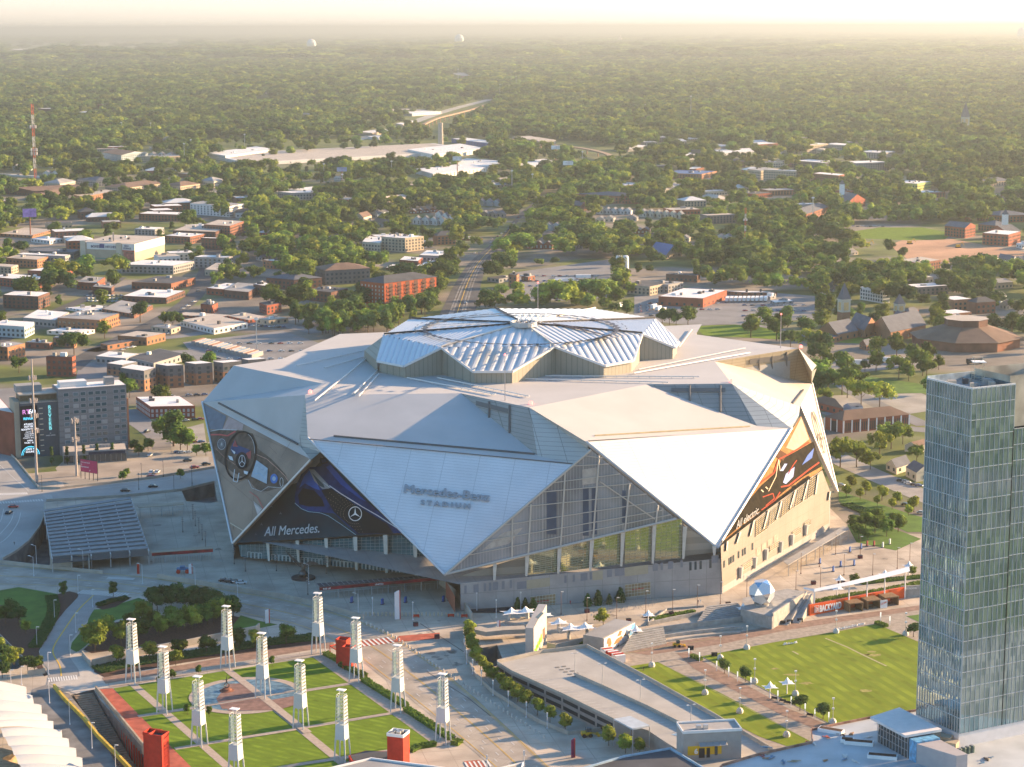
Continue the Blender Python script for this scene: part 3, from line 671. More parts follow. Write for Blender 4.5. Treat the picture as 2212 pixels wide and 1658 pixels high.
 # right face
rb=[rz_(1560,1189,0.2),rz_(1556,1180,0.2),rz_(1660,1100,.2),rz_(1776,1016,.2),rz_(1795,1065,0.2),rz_(1795,1110,.2)]
goldw=lines_mat('right_wall_panel',(0.25,0.21,0.175),(0.2,0.165,0.13),(0.5,0.87,0),7.0,0.03,(0,0,1),5,0.03,rough=0.8,var=.08)
sb('right_wall',MB().poly([rz_(1560.5,1268,.15),rz_(1791,1130,.15),rz_(1793,1062,.15),rz_(1776,1016,.15),rz_(1659,1101,.15),rz_(1557,1180,.15)]),goldw)
rwins=[((1633,1127),(1656,1108),(1658,1142),(1632,1160)),((1664,1106),(1685,1088),(1684,1118),(1660,1137)),((1692,1082),(1714,1062),(1712,1098),(1687,1118)),((1724,1059),(1743,1040),(1740,1080),(1716,1096)),((1750,1035),(1768,1022),(1763,1064),(1744,1078))]
for qd in rwins:
 f=lambda x,y,o=0: rz_(x,y,0.35+o)
 w_=sb('window',MB().face([f(*p) for p in (qd[0],qd[3],qd[2],qd[1])]),mat('amber_glass',(0.16,0.11,0.045),0.15,var=.3,scale=.3))
 grid_on(f,qd,4,8,0.1).build('mullion',mull,w_,world=False).location=-ST.location
for t,b in (((1572,1170),(1570,1190)),((1600,1150),(1592,1174)),((1630,1124),(1621,1158)),((1661,1103),(1650,1143)),((1689,1083),(1678,1122)),((1719,1060),(1707,1099)),((1747,1037),(1735,1082)),((1768,1026),(1762,1068)),((1794,1062),(1791,1080))):
 pylon(rz_,t,b,1.6,1.0,1.0,.8)
for x0,y0 in ((1564,1212),(1575,1206),(1579,1203),(1584,1200),(1595,1192),(1604,1187),(1609,1184),(1625,1174)): pat(rz_,x0,y0,x0+2.4,y0+15,glass_d,'slit_window',-.6,.4)
for x0,y0,w__,h_ in ((1604,1222,23,12),(1663,1180,20,12),(1712,1150,18,12),(1738,1130,14,11)):
 e_=pat(rz_,x0,y0,x0+w__,y0+h_,warm_gl,'entrance',-.62,.45)
 f=lambda x,y,o=0: rz_(x,y,0.6+o)
 grid_on(f,((x0,y0),(x0+w__,y0-.62*w__),(x0+w__,y0+h_-.62*w__),(x0,y0+h_)),4,3,.12).build('mullion',mull,e_,world=False).location=-ST.location
for x,y in ((1600,1225),(1631,1204),(1655,1186),(1687,1170),(1711,1155),(1741,1134)):
 mb=MB(); p=rz_(x,y,.8); mb.tube(p,p-Vector((0,0,5)),1.3,.8,n=6); sb('wall_buttress',mb,pyl)
for x0,y0 in ((1634,1186),(1646,1176),(1658,1168),(1672,1158)): pat(rz_,x0,y0,x0+9,y0+16,mat('cream_panel_wall',(.3,.25,.2),.7),'wall_panel',-.6,.3)
# left glass wall with doors and pylons
la,lb=(Cn[0].x,Cn[0].y),(-32.0,846.0)
def lz(x,y,off=0.0): return zon(x,y,la,lb,off)
tealgl=mat('teal_glass',(0.025,0.09,0.11),0.15,var=.5,scale=.15,spec=.3)
lw=sb('glass_wall',MB().poly([lz(520,1203),lz(958,1246),lz(958,1225),lz(867,1156),lz(515,1178)]),tealgl)
g_=MB()
for k in range(46):
 x=522+k*9.6; yb=1203+(x-520)*.098; yt=1177-(x-515)*.062 if x<867 else 1156+(x-867)*.8
 if yt<yb-4: g_.tube(lz(x,yt,.1),lz(x,yb,.1),.09,n=4,cap=False)
for k in range(1,10):
 t=k/10; g_.tube(lz(520,1178+25*t,.1),lz(865+9*k if t>.05 else 865,1156+80*t if k<10 else 1240,.1),.08,n=4,cap=False)
g_.build('mullion',mat('teal_mullion',(0.30,.38,.38),.5,var=0),lw,world=False).location=-ST.location
drm=mat('door_frame',(0.5,0.56,0.56),0.5,var=0)
for s0,s1 in ((535,572),(587,636),(650,698),(712,763),(775,828),(840,890),(895,940)):
 n=int((s1-s0)/8)
 for k in range(n):
  x=s0+k*8; yb=1204+(x-520)*.099; mb=MB()
  for (a,b) in (((x,yb),(x,yb-13)),((x+6.5,yb+.6),(x+6.5,yb-12.4)),((x,yb-13),(x+6.5,yb-12.4))): mb.tube(lz(*a,.4),lz(*b,.4),.16,n=4)
  sb('door',mb,drm)
for x,yt,wt in ((578,1173,3.6),(642,1168,3.8),(704,1163,4.0),(767,1160,4.6),(832,1156,5.0),(896,1178,4.4)):
 yb=1207+(x-520)*.1; f=lz
 pylon(f,(x,yt),(x+3,yb),wt,wt*.6,2.6,2.2)
 # billboards: dark one on the left, orange one on the right
def facet(nm,pts,mt,pl,off):
 n=(pl[1]-pl[0]).cross(pl[2]-pl[0]); mb=MB(); mb.poly([onplane(x,y,pl[0],n,off) for x,y in pts]); return mb
M1,M2,M3=A3+Vector((1.5,0,.3)),G(691,978,47.5),lz(867,1152,2.2)
bbd=mat('billboard_dark_blue',(0.006,0.014,0.025),0.6,var=0.5,scale=0.03,col2=(0.008,0.05,0.065))
BD=sb('billboard',MB().face([M1,M3,M2]),bbd)
BL=[o for o in ST.children if o.name.startswith('billboard')][0]
BLd=BL
def deco(par,nm,mb,mt):
 o=mb.build(nm,mt,par,world=False); o.location=-ST.location; return o
PL1=(A1,A2,A3); PL2=(M1,M2,M3)
def fpoly(par,pl,nm,pts,mt,off): deco(par,nm,facet(nm,pts,mt,pl,off),mt)
def fline(par,pl,nm,pts,wpx,mt,off,closed=False):
 n=(pl[1]-pl[0]).cross(pl[2]-pl[0]); mb=MB(); P=pts+([pts[0],pts[1]] if closed else [])
 for i in range(len(P)-1):
  a,b=P[i],P[i+1]; dx,dy=b[0]-a[0],b[1]-a[1]; l=math.hypot(dx,dy) or 1; ox,oy=-dy/l*wpx/2,dx/l*wpx/2
  mb.face([onplane(a[0]+ox,a[1]+oy,pl[0],n,off),onplane(a[0]-ox,a[1]-oy,pl[0],n,off),onplane(b[0]-ox,b[1]-oy,pl[0],n,off),onplane(b[0]+ox,b[1]+oy,pl[0],n,off)])
 deco(par,nm,mb,mt)
def ell(cx,cy,rx,ry,rot=0,n=24,a0=0,a1=2*math.pi):
 c_,s_=math.cos(rot),math.sin(rot); full=abs(a1-a0-2*math.pi)<1e-6
 return [(cx+rx*math.cos(a0+(a1-a0)*i/n)*c_-ry*math.sin(a0+(a1-a0)*i/n)*s_,cy+rx*math.cos(a0+(a1-a0)*i/n)*s_+ry*math.sin(a0+(a1-a0)*i/n)*c_) for i in range(n if full else n+1)]
def pm(nm,c,**k): return mat('print_'+nm,c,0.9,spec=.04,var=k.pop('var',0.1),scale=0.3,**k)
# C = crop coordinates of the detail view -> picture coordinates
def K(pts): return [(426.2+x*.2502,829.4+y*.2502) for x,y in pts]
fpoly(BL,PL1,'printed_dash',K([(105,400),(200,395),(330,400),(480,430),(520,560),(640,650),(760,780),(790,850),(700,900),(600,930),(520,920),(440,830),(300,760),(160,650),(125,520)]),pm('umber',(0.12,.085,.065),var=.3),.10)
fpoly(BL,PL1,'printed_sheen',K([(270,285),(400,350),(390,400),(215,400)]),pm('pink',(0.42,.3,.27)),.12)
fpoly(BL,PL1,'printed_roof',K([(60,180),(250,280),(215,400),(110,390),(75,260)]),pm('bluegrey',(0.16,.18,.21)),.14)
fline(BL,PL1,'printed_stripe',K([(115,440),(200,440),(260,450),(330,410)]),3,pm('redline',(0.5,.1,.09)),.22)
fline(BL,PL1,'printed_stripe',K([(110,410),(190,395),(340,400)]),1.6,pm('paleline',(.5,.48,.46)),.24)
fline(BL,PL1,'printed_trim',K([(510,610),(600,650),(690,730),(760,800),(790,850)]),1.6,pm('copper',(.45,.25,.18)),.24)
fline(BL,PL1,'printed_trim',K([(440,830),(470,900),(550,930),(610,890),(740,900),(785,860)]),1.0,pm('paleline',(.5,.48,.46)),.24)
fline(BL,PL1,'printed_trim',K([(160,560),(240,640),(330,700)]),.8,pm('copper',(.45,.25,.18)),.24)
fpoly(BL,PL1,'printed_vent',K(ell(210,522,40,50)),pm('ventdark',(.07,.065,.07)),.28)
fline(BL,PL1,'printed_vent_ring',K(ell(210,522,34,46)),.9,pm('paleline',(.5,.48,.46)),.34,True)
for k in range(8):
 a=k*math.pi/8; fline(BL,PL1,'printed_vent_spoke',K([(210+30*math.cos(a),522+42*math.sin(a)),(210-30*math.cos(a),522-42*math.sin(a))]),.4,pm('paleline',(.5,.48,.46)),.36)
fpoly(BL,PL1,'printed_cluster',K([(285,560),(320,485),(345,530),(440,565),(465,590),(450,650),(400,620),(300,600)]),pm('cluster',(.05,.07,.14)),.40)
fpoly(BL,PL1,'printed_cluster',K([(305,540),(325,485),(350,545)]),pm('clusterred',(.35,.09,.08)),.46)
fpoly(BL,PL1,'printed_cluster',K([(420,600),(465,575),(460,650),(425,640)]),pm('clusterred',(.35,.09,.08)),.46)
fline(BL,PL1,'printed_steering_wheel',K(ell(372,620,128,208,.18,40)),3.6,pm('wheelblack',(.025,.022,.022)),.50,True)
fline(BL,PL1,'printed_wheel_glint',K(ell(372,620,120,200,.18,12,-1.3,-.2)),.8,pm('paleline',(.5,.48,.46)),.56)
fpoly(BL,PL1,'printed_hub',K(ell(385,665,55,75)),pm('wheelblack',(.025,.022,.022)),.52)
fline(BL,PL1,'printed_hub_ring',K(ell(386,667,27,50,0,28)),1.0,pm('silver',(.6,.6,.6)),.60,True)
for a in (-90,30,150):
 fline(BL,PL1,'printed_hub_star',K([(386,667),(386+26*math.cos(math.radians(a)),667+48*math.sin(math.radians(a)))]),1.1,pm('silver',(.6,.6,.6)),.62)
for q in ([(265,620),(300,630),(312,665),(280,655)],[(400,750),(440,760),(430,785),(405,775)],[(290,565),(330,590),(320,610)]): fpoly(BL,PL1,'printed_button',K(q),pm('silver',(.6,.6,.6)),.6)
fline(BL,PL1,'printed_spoke',K([(322,740),(310,840),(345,850),(360,770)]),1.4,pm('silver',(.6,.6,.6)),.6)
scr=pm('screen',(.36,.41,.45))
fpoly(BL,PL1,'printed_screen',K([(510,660),(608,730),(600,865),(465,800)]),scr,.62)
fline(BL,PL1,'printed_map_line',K([(510,700),(550,740),(580,745)]),.5,pm('slate',(.2,.24,.3)),.68)
fline(BL,PL1,'printed_map_line',K([(490,780),(540,770),(590,830)]),.5,pm('cyanblue',(.1,.35,.6)),.68)
fpoly(BL,PL1,'printed_glow',K(ell(662,820,32,42)),pm('blueglow',(.07,.16,.38)),.64)
fpoly(BL,PL1,'printed_glow',K(ell(662,820,15,20)),pm('screen',(.55,.62,.7)),.70)
fline(BL,PL1,'printed_vent_ring',K(ell(727,850,14,38)),.8,pm('silver',(.6,.6,.6)),.66,True)
fline(BL,PL1,'printed_seam',K([(280,1200),(405,1275)]),1.6,pm('cream',(.62,.5,.36)),.5)
for ln in ([(490,440),(980,650)],[(110,700),(560,1090)],[(620,540),(690,610)],[(520,900),(700,1000)],[(820,480),(720,640)],[(500,820),(470,1180)]): fline(BL,PL1,'printed_seam',K(ln),.5,pm('seam',(.16,.1,.07)),.6)
fpoly(BL,PL1,'printed_flare',K([(480,1010),(560,1080),(520,1130)]),pm('palecream',(.5,.42,.38)),.5)
fline(BL,PL1,'printed_stripe',K([(450,930),(520,980),(570,1080)]),1.4,pm('redline',(.5,.1,.09)),.5)
# dark blue car billboard
fpoly(BD,PL2,'printed_sky',K([(1060,595),(1090,640),(1000,740),(880,850),(780,880)]),pm('warmgrey',(.3,.28,.25)),.2)
fpoly(BD,PL2,'printed_car',K([(1060,640),(1120,645),(1150,690),(1300,870),(1500,1050),(1730,1250),(1755,1290),(1380,1300),(1180,1120),(960,1100),(850,1050),(842,980),(860,860),(900,780),(970,720),(1060,715),(1080,700),(1055,680)]),pm('carblue',(.006,.03,.12),var=.4),.3)
fpoly(BD,PL2,'printed_fender',K([(880,900),(920,800),(970,740),(1010,800),(1060,920),(1000,900),(930,860)]),pm('carblue2',(.015,.11,.45)),.4)
fpoly(BD,PL2,'printed_hood',K([(1110,720),(1150,700),(1290,860),(1460,1020),(1400,990),(1240,870)]),pm('carblue3',(.01,.07,.3)),.4)
fpoly(BD,PL2,'printed_wheel_arch',K([(870,960),(910,900),(1010,920),(1080,1000),(1100,1060),(960,1060),(880,1040)]),pm('archblack',(.008,.009,.012)),.5)
fpoly(BD,PL2,'printed_headlight',K([(965,740),(1010,740),(1130,870),(1140,905),(1080,910),(1010,840)]),pm('lamp',(.32,.33,.34)),.55)
fpoly(BD,PL2,'printed_headlight_core',K([(990,770),(1090,870),(1100,900),(1050,880)]),pm('lampdark',(.05,.08,.09)),.6)
fpoly(BD,PL2,'printed_grille',K([(1070,920),(1150,900),(1420,1080),(1640,1210),(1690,1290),(1390,1295),(1180,1110)]),pm('grille',(.012,.014,.016)),.5)
dots=MB(); nn2=(PL2[1]-PL2[0]).cross(PL2[2]-PL2[0])
for r in range(9):
 for k in range(22):
  a=math.radians(95+k*9); rr=90+r*26; x,y=1363+rr*1.15*math.cos(a)+r*5,1123-rr*.95*math.sin(a)
  for (px_,py_) in K([(x,y)]):
   if inside(x,y,[(1075,930),(1150,905),(1420,1080),(1640,1210),(1690,1285),(1390,1290),(1180,1105)]):
    c0=onplane(px_,py_,PL2[0],nn2,.62); c1=onplane(px_+.9,py_,PL2[0],nn2,.62); c2=onplane(px_+.9,py_+.8,PL2[0],nn2,.62); c3=onplane(px_,py_+.8,PL2[0],nn2,.62); dots.face([c0,c3,c2,c1])
for k in range(70):
 a=k*.42; rr=75+k*2.6; x,y=1400+rr*math.cos(a),1140+rr*.8*math.sin(a)
deco(BD,'printed_grille_dot',dots,pm('dot',(.42,.38,.3)))
fline(BD,PL2,'printed_light_bar',K([(1140,880),(1240,950),(1420,1060),(1560,1140),(1720,1245)]),2.0,pm('barwhite',(.62,.64,.68)),.66)
fline(BD,PL2,'printed_chrome',K([(1085,850),(1150,900)]),1.2,pm('barwhite',(.62,.64,.68)),.66)
fline(BD,PL2,'printed_sill',K([(842,1030),(900,1080),(960,1105),(1060,1115),(1130,1140),(1250,1220),(1370,1305)]),.9,pm('sillblue',(.25,.5,.62)),.66)
fline(BD,PL2,'printed_mirror',K([(1060,650),(1110,640),(1125,680),(1075,690)]),2.4,pm('archblack',(.008,.009,.012)),.6,True)
SR=ell(1363,1123,55,60,0,32)
fline(BD,PL2,'star_ring',K(SR),1.7,pm('starwhite',(.75,.75,.75)),.8,True)
for a in (-90,30,150):
 a_=math.radians(a); x1,y1=1363+52*math.cos(a_),1123+57*math.sin(a_); ox,oy=-math.sin(a_)*8,math.cos(a_)*8
 fpoly(BD,PL2,'star_arm',K([(1363-ox,1123-oy),(x1,y1),(1363+ox,1123+oy)]),pm('starwhite',(.75,.75,.75)),.82)
for x,y in ((555,1215),(505,1300),(720,1120),(560,1100),(640,1060)):
 for a in (-90,30,150): fline(BD,PL2,'printed_small_star',K([(x,y),(x+13*math.cos(math.radians(a)),y+13*math.sin(math.radians(a)))]),.5,pm('slate',(.2,.24,.3)),.5)
def text_on(par,nm,s,pa,pb,pup,pl,off,mt,bold=0.0,ext=0.0,hpx=None,space=1.0):
 "text whose baseline runs from pixel pa to pb; pup = pixel of the top of the first capital"
 n=(pl[1]-pl[0]).cross(pl[2]-pl[0]); a,b,u=onplane(*pa,pl[0],n,off),onplane(*pb,pl[0],n,off),onplane(*pup,pl[0],n,off)
 t=text_mb(s,1,(0,0,0),(1,0,0),(0,1,0),ext=0,space=space); W=max(v[0] for v in t.v); x_0=min(v[0] for v in t.v)
 H=(u-a).length; sc=H/.7; ux=(b-a); uy=(u-a).normalized(); nn=n.normalized()
 if nn.dot(Vector((0,0,CAMH))-a)<0: nn=-nn
 cu=bold/sc if sc else 0
 t=text_mb(s,1,(0,0,0),(1,0,0),(0,1,0),ext=0.0,bold=cu,space=space)
 xs=ux.length/(W-x_0); uxn=ux.normalized(); mb=MB()
 mb.v=[tuple(a+uxn*((v[0]-x_0)*xs)+uy*(v[1]*sc)) for v in t.v]; mb.f=t.f; mb.mi=t.mi
 W_=[(.5,0),(-.5,0),(0,.35)] if bold==0 and ext else []
 v0,f0=list(mb.v),list(mb.f)
 for i,(dx,dy) in enumerate(W_):
  q=len(mb.v); sh=uxn*dx*.55+uy*dy*.4+nn*(ext+.01*(i+1)); mb.v+=[tuple(Vector(v)+sh) for v in v0]; mb.f+=[tuple(j+q for j in f) for f in f0]; mb.mi+=[0]*len(f0)
 if ext:
  t=type('t',(),{'f': f0})
  k=len(mb.v); base=list(v0); n0=len(v0); mb.v=[tuple(Vector(v)+nn*ext) for v in v0]+mb.v[n0:]+base; ed={}
  for f in t.f:
   for i in range(len(f)): e=(f[i],f[(i+1) % len(f)]); ed[e]=1
  for (i,j) in ed:
   if (j,i) not in ed: mb.f.append((i,j,j+k,i+k)); mb.mi.append(0)
 o=mb.build(nm,mt,par,world=False)
 o.location=-ST.location if par is not ST else (-ST.location)
 return o
tw=pm('letter_white',(.8,.8,.8))
text_on(BD,'lettering','All Mercedes.',K([(577,1316)])[0],K([(1052,1284)])[0],K([(590,1235)])[0],PL2,.95,tw,.08)
PLB=(B1,B2,B3)
lett=mat('sign_letter_steel',(.30,.32,.34),.5,.2,var=0)
text_on(ST,'sign_lettering','Mercedes-Benz',(873,1065),(1056,1084),(876,1047),PLB,.4,lett,0,.35)
text_on(ST,'sign_lettering','STADIUM',(909,1091),(1014,1100),(910,1081),PLB,.4,lett,0,.35,space=1.55)
# right billboard
Q1,Q2,Q3=rz_(1730,899,-16),rz_(1776,1014,-4),rz_(1557,1180,-1.5)
PL3=(Q1,Q2,Q3)
BR=sb('billboard',MB().face([Q1,Q3,Q2]),pm('amber_sky',(.30,.155,.06),var=.3))
def K3(pts): return [(1497.7+x*.3128,748.9+y*.3128) for x,y in pts]
fpoly(BR,PL3,'printed_pale_sky',K3([(745,490),(800,640),(700,720),(640,700)]),pm('palesky',(.42,.33,.25)),.15)
fpoly(BR,PL3,'printed_car',K3([(375,1075),(470,960),(560,880),(620,770),(700,730),(830,655),(885,830),(760,900),(640,990),(500,1110),(380,1190),(240,1310),(180,1370)]),pm('darkolive',(.02,.016,.01),var=.4),.25)
fpoly(BR,PL3,'printed_cabin',K3([(600,715),(650,745),(620,790),(570,760)]),pm('umber2',(.1,.05,.03)),.3)
for ln,wd in (([(440,960),(560,870),(590,780),(660,745),(800,660)],3),([(605,970),(660,960),(800,850),(870,800)],3.4),([(480,1040),(550,1015),(560,1050),(500,1100)],2.2),([(600,1005),(560,1070),(470,1130)],2.6)): fline(BR,PL3,'printed_red_line',K3(ln),wd,pm('redglow',(.3,.06,.035)),.4)
fline(BR,PL3,'printed_chrome',K3([(520,1000),(570,900),(590,780),(600,860)]),1.4,pm('cream',(.62,.5,.36)),.45)
fpoly(BR,PL3,'printed_glow',K3([(620,940),(640,880),(700,830),(690,900),(640,950)]),pm('bluelight',(.3,.35,.6)),.5)
fpoly(BR,PL3,'printed_glow',K3([(750,820),(790,750),(835,700),(820,770)]),pm('bluelight2',(.1,.16,.4)),.5)
fpoly(BR,PL3,'printed_glow',K3([(600,860),(630,810),(650,810),(620,860)]),pm('bluelight',(.3,.35,.6)),.5)
fline(BR,PL3,'printed_red_line',K3([(655,880),(690,820),(715,785)]),2,pm('redglow',(.3,.06,.035)),.52)
for ln in ([(470,990),(485,1005)],[(500,970),(515,985)]): fline(BR,PL3,'printed_button',K3(ln),2.4,pm('cream',(.62,.5,.36)),.5)
text_on(BR,'lettering','All electric.',K3([(298,1262)])[0],K3([(455,1150)])[0],K3([(303,1205)])[0],PL3,.8,tw,.06)
# star emblem on the right wing
PLT=(T1,T2,T3)
def K4(pts): return K3(pts)
fline(ST,PLT,'emblem_ring',K4(ell(868,592,13,148,-.27,40)),1.8,mat('emblem_dark',(.08,.05,.035),.5,var=0),.9,True)
for ln in ([(868,592),(835,462)],[(868,592),(905,640)],[(868,592),(880,700)]): fline(ST,PLT,'emblem_arm',K4(ln),1.6,mat('emblem_dark',(.08,.05,.035)),.95)
# rear walls so that the back is closed
for i in (3,4,5,6,7):
 a_,b_2=Cn[i],Cn[(i+1) % 8]; k=lambda p: Vector((p.x*.76,985+(p.y-985)*.76,0))
 u_,v_=k(a_),k(b_2)
 sb('rear_wall',MB().face([(a_.x,a_.y,14),(b_2.x,b_2.y,14),(v_.x,v_.y,55),(u_.x,u_.y,55)]),mat('wing_warm',(0.6,.58,.55)))
 # ---- drum and petal roof
drum_b=[(787,776),(815.5,803),(878,816),(958,817),(1023,828),(1106,826),(1201,813),(1307,812),(1368,805),(1387,800),(1466,767)]
ZH,ZN,ZL=89.0,86.0,78.5
HUB=G(1131,700,94)
nch={'a': G(830,725,ZN),'b': G(954,752,ZN),'c': G(1198,750,ZN),'d': G(1387,723,ZN),'e': G(1415,690,ZN),'f': G(1286,669,ZN+1),'g': G(1069,668,ZN+1),'h': G(884,691,ZN)}
low={'ab': (G(815,781,ZL),G(872,792,ZL)),'bc': (G(1023,804,ZL),G(1106,803.5,ZL)),'cd': (G(1307,791,ZL),G(1368,780,ZL)),'de': (G(1458,752,ZL),G(1467,740,ZL))}
petm=mat('etfe_pillow',(.56,.57,.58),.3,0.05,var=.03,scale=.1,spec=.7)
dwall=lines_mat('drum_wall',(.27,.25,.20),(.19,.175,.14),(1,.25,0),2.2,.16,rough=.55,var=.05)
ring=[nch['a'],*low['ab'],nch['b'],*low['bc'],nch['c'],*low['cd'],nch['d'],*low['de'],nch['e'],nch['f'],nch['g'],nch['h']]
Hc=Vector((HUB.x,HUB.y,0))
for i in range(len(ring)):
 a,b=ring[i],ring[(i+1) % len(ring)]; k=.985
 a_,b_3=[Vector((Hc.x+(p.x-Hc.x)*k,Hc.y+(p.y-Hc.y)*k,p.z-.3)) for p in (a,b)]
 sb('drum_wall',MB().face([(a_.x,a_.y,ZD),(b_3.x,b_3.y,ZD),b_3,a_]),dwall)
 if i<12:
  o_=MB(); o_.tube(a,b,.7,n=4); sb('eave_trim',o_,mat('eave_trim',(.62,.6,.58),.5,var=0))
sb('drum_wall',MB().face([G(787,776,ZD),G(815.5,803,ZD),G(815,781,ZL),G(787,757,ZL)]).face([G(787,757,ZL),G(815,781,ZL),nch['a']]),dwall)
def pillow(poly,d,wd,h,nm='roof_petal',sub=4):
 bm=bmesh.new(); vs=[bm.verts.new(p) for p in poly]; bm.faces.new(vs)
 n=(poly[1]-poly[0]).cross(poly[2]-poly[0]).normalized()
 if n.z<0: n=-n
 d=(d-n*d.dot(n)).normalized(); v=n.cross(d).normalized()
 ts=[p.dot(v) for p in poly]; t0,t1=min(ts),max(ts); st=wd/sub; k=math.ceil(t0/st)
 while k*st<t1:
  bmesh.ops.bisect_plane(bm,geom=bm.verts[:]+bm.edges[:]+bm.faces[:],plane_co=v*(k*st),plane_no=v,dist=1e-4); k+=1
 for q_ in bm.verts:
  ph=(q_.co.dot(v)/wd) % 1.0; q_.co+=n*(h*(abs(math.sin(math.pi*ph)) ** .6))
 mb=MB(); bm.verts.index_update(); mb.v=[tuple(p.co) for p in bm.verts]; mb.f=[tuple(q.index for q in f.verts) for f in bm.faces]; mb.mi=[0]*len(mb.f)
 o=sb(nm,mb,petm); bm.free(); return n
def petdir(x0,y0,x1,y1,z=84): return G(x1,y1,z)-G(x0,y0,z)
dirs={'bc': petdir(1020,800,1120,712),'ab': petdir(840,785,905,735),'cd': petdir(1330,785,1240,740),'de': petdir(1460,745,1380,700),'ef': petdir(1400,692,1200,712),'fg': petdir(1200,672,1140,700),'gh': petdir(900,690,1100,700),'ha': petdir(840,724,1090,704)}
for k in ('ab','bc','cd','de'):
 a,b=nch[k[0]],nch[k[1]]; l0,l1=low[k]
 wd=4.2 if k=='bc' else (3.6 if k=='cd' else 3.0)
 pillow([a,l0,l1,b],dirs[k],wd,.55 if k != 'ab' else .6)
 up=dirs[k] if k=='bc' else petdir(*((955,750,1110,722) if k=='ab' else (1340,735,1180,712) if k=='cd' else (1400,712,1200,702)))
 pillow([a,b,HUB],up,wd*.9,.42)
for k in ('ef','fg','gh','ha'): pillow([nch[k[0]],nch[k[1]],HUB],dirs[k],3.6,.45)
seam=mat('roof_seam_dark',(.035,.03,.03),.6,var=0); seam_w=mat('roof_seam_pale',(.62,.56,.5),.5,var=0)
for k,v in nch.items():
 mb=MB(); mb.tube(v+Vector((0,0,.9)),HUB+Vector((0,0,.6)),.45,n=5); sb('roof_seam',mb,seam_w if k in 'bcf' else seam)
 # printed ring of dark patches and spokes
def roofz(x,y):
 best=None
 P=Vector((x,y,0))
 ks=list(nch.values())
 for i in range(8):
  a,b,c_=ks[i],ks[(i+1) % 8],HUB
  den=(b.y-c_.y)*(a.x-c_.x)+(c_.x-b.x)*(a.y-c_.y)
  w1=((b.y-c_.y)*(x-c_.x)+(c_.x-b.x)*(y-c_.y))/den; w2=((c_.y-a.y)*(x-c_.x)+(a.x-c_.x)*(y-c_.y))/den
  if w1>=-.001 and w2>=-.001 and w1+w2<1.4: return w1*a.z+w2*b.z+(1-w1-w2)*c_.z
 return ZN
lg=MB(); cL=G(1125,713,90); RR=39.0
CL=Vector((cL.x,cL.y,0))
def rp(a,f):
 x,y=1125+221*f*math.cos(a),711-35.5*f*math.sin(a); z=88.0
 for _ in range(6): q=G(x,y,z+1.3); z=roofz(q.x,q.y)
 return G(x,y,z+1.3)
for k in range(96):
 a=2*math.pi*k/96; a2=2*math.pi*(k+.93)/96; o_f=.018 if k % 2 else 0
 for f0,f1 in ((.91+o_f,.96+o_f),(1.03,1.042)):
  if f0>1 and k % 2: continue
  lg.face([rp(a,f0),rp(a,f1),rp(a2,f1),rp(a2,f0)])
sb('roof_emblem',lg,mat('roof_print',(.05,.04,.045),.5,var=0))
st=MB()
for (a,b) in (((1110,703),(905,712)),((1150,704),(1330,728)),((1120,697),(1070,672))):
 A_,B_=G(*a,92),G(*b,87); dd=(B_-A_).normalized(); nn=Vector((-dd.y,dd.x,0))
 for k in range(14):
  t=.25+.05*k; c_=A_.lerp(B_,t); hw=1.6*(1-t)+.3
  q=[c_-nn*hw,c_+nn*hw,c_+dd*2.4+nn*hw,c_+dd*2.4-nn*hw]; st.face([(p.x,p.y,roofz(p.x,p.y)+1.1) for p in q])
sb('roof_spoke_print',st,mat('roof_print',(.05,.04,.045)))
mb=MB(); mb.lathe([(6.5,HUB.z-1),(6.5,HUB.z+1.2),(5.8,HUB.z+1.2),(5.8,HUB.z+.4),(0.1,HUB.z+.4)],20,(HUB.x,HUB.y)); sb('roof_hub',mb,steel)
mb=MB()
for k in range(12):
 a=k*.524; mb.tube((HUB.x+3+6*math.cos(a),HUB.y-2+5*math.sin(a),HUB.z+1),(HUB.x+3+6*math.cos(a+.5),HUB.y-2+5*math.sin(a+.5),HUB.z+4.5),.14,n=3)
 mb.tube((HUB.x+3+6*math.cos(a),HUB.y-2+5*math.sin(a),HUB.z+4.5),(HUB.x+3+6*math.cos(a+.5),HUB.y-2+5*math.sin(a+.5),HUB.z+1),.14,n=3)
sb('hub_truss',mb,white_p)
# deck rails / tracks
trm=mat('track_rail',(.58,.56,.54),.5,.2,var=0)
for a,b in (((680,865),(795,772)),((765,850),(815,800)),((775,856),(818,808)),((700,795),(790,770)),((880,816),(1070,852)),((945,816),(1143,856)),((1120,818),(1444,826)),((1178,812),(1510,814)),((1380,798),(1610,752)),((1370,806),(1620,762)),((1467,750),(1495,712)),((640,790),(785,758))):
 p,q_=G(*a,ZD+.8),G(*b,ZD+.8); mb=MB(); mb.tube(p,q_,.32,n=4); L0=(q_-p).length; n=int(L0/5)
 for i in range(n): c_=p.lerp(q_,(i+.5)/n); mb.tube(c_,c_-Vector((0,0,.8)),.2,n=3,cap=False)
 sb('roof_rail',mb,trm)
for x,y,h in ((1091,866,20),(1162,672,15),(1686,752,17)):
 b_4=G(x,y,ZD+(10 if x==1162 else 0)); o_=MB(); o_.tube(b_4,b_4+Vector((0,0,h)),.22,.12,n=5); so=sb('mast',o_,mat('mast_paint',(.5,.42,.38),.5,var=0))
 k_=MB(); k_.lathe([(.1,b_4.z+h),(.5,b_4.z+h+.3),(.1,b_4.z+h+.9)],6,(b_4.x,b_4.y)); deco(so,'beacon',k_,mat('red_beacon',(.9,.12,.1),.4,var=0,emit=1.5))
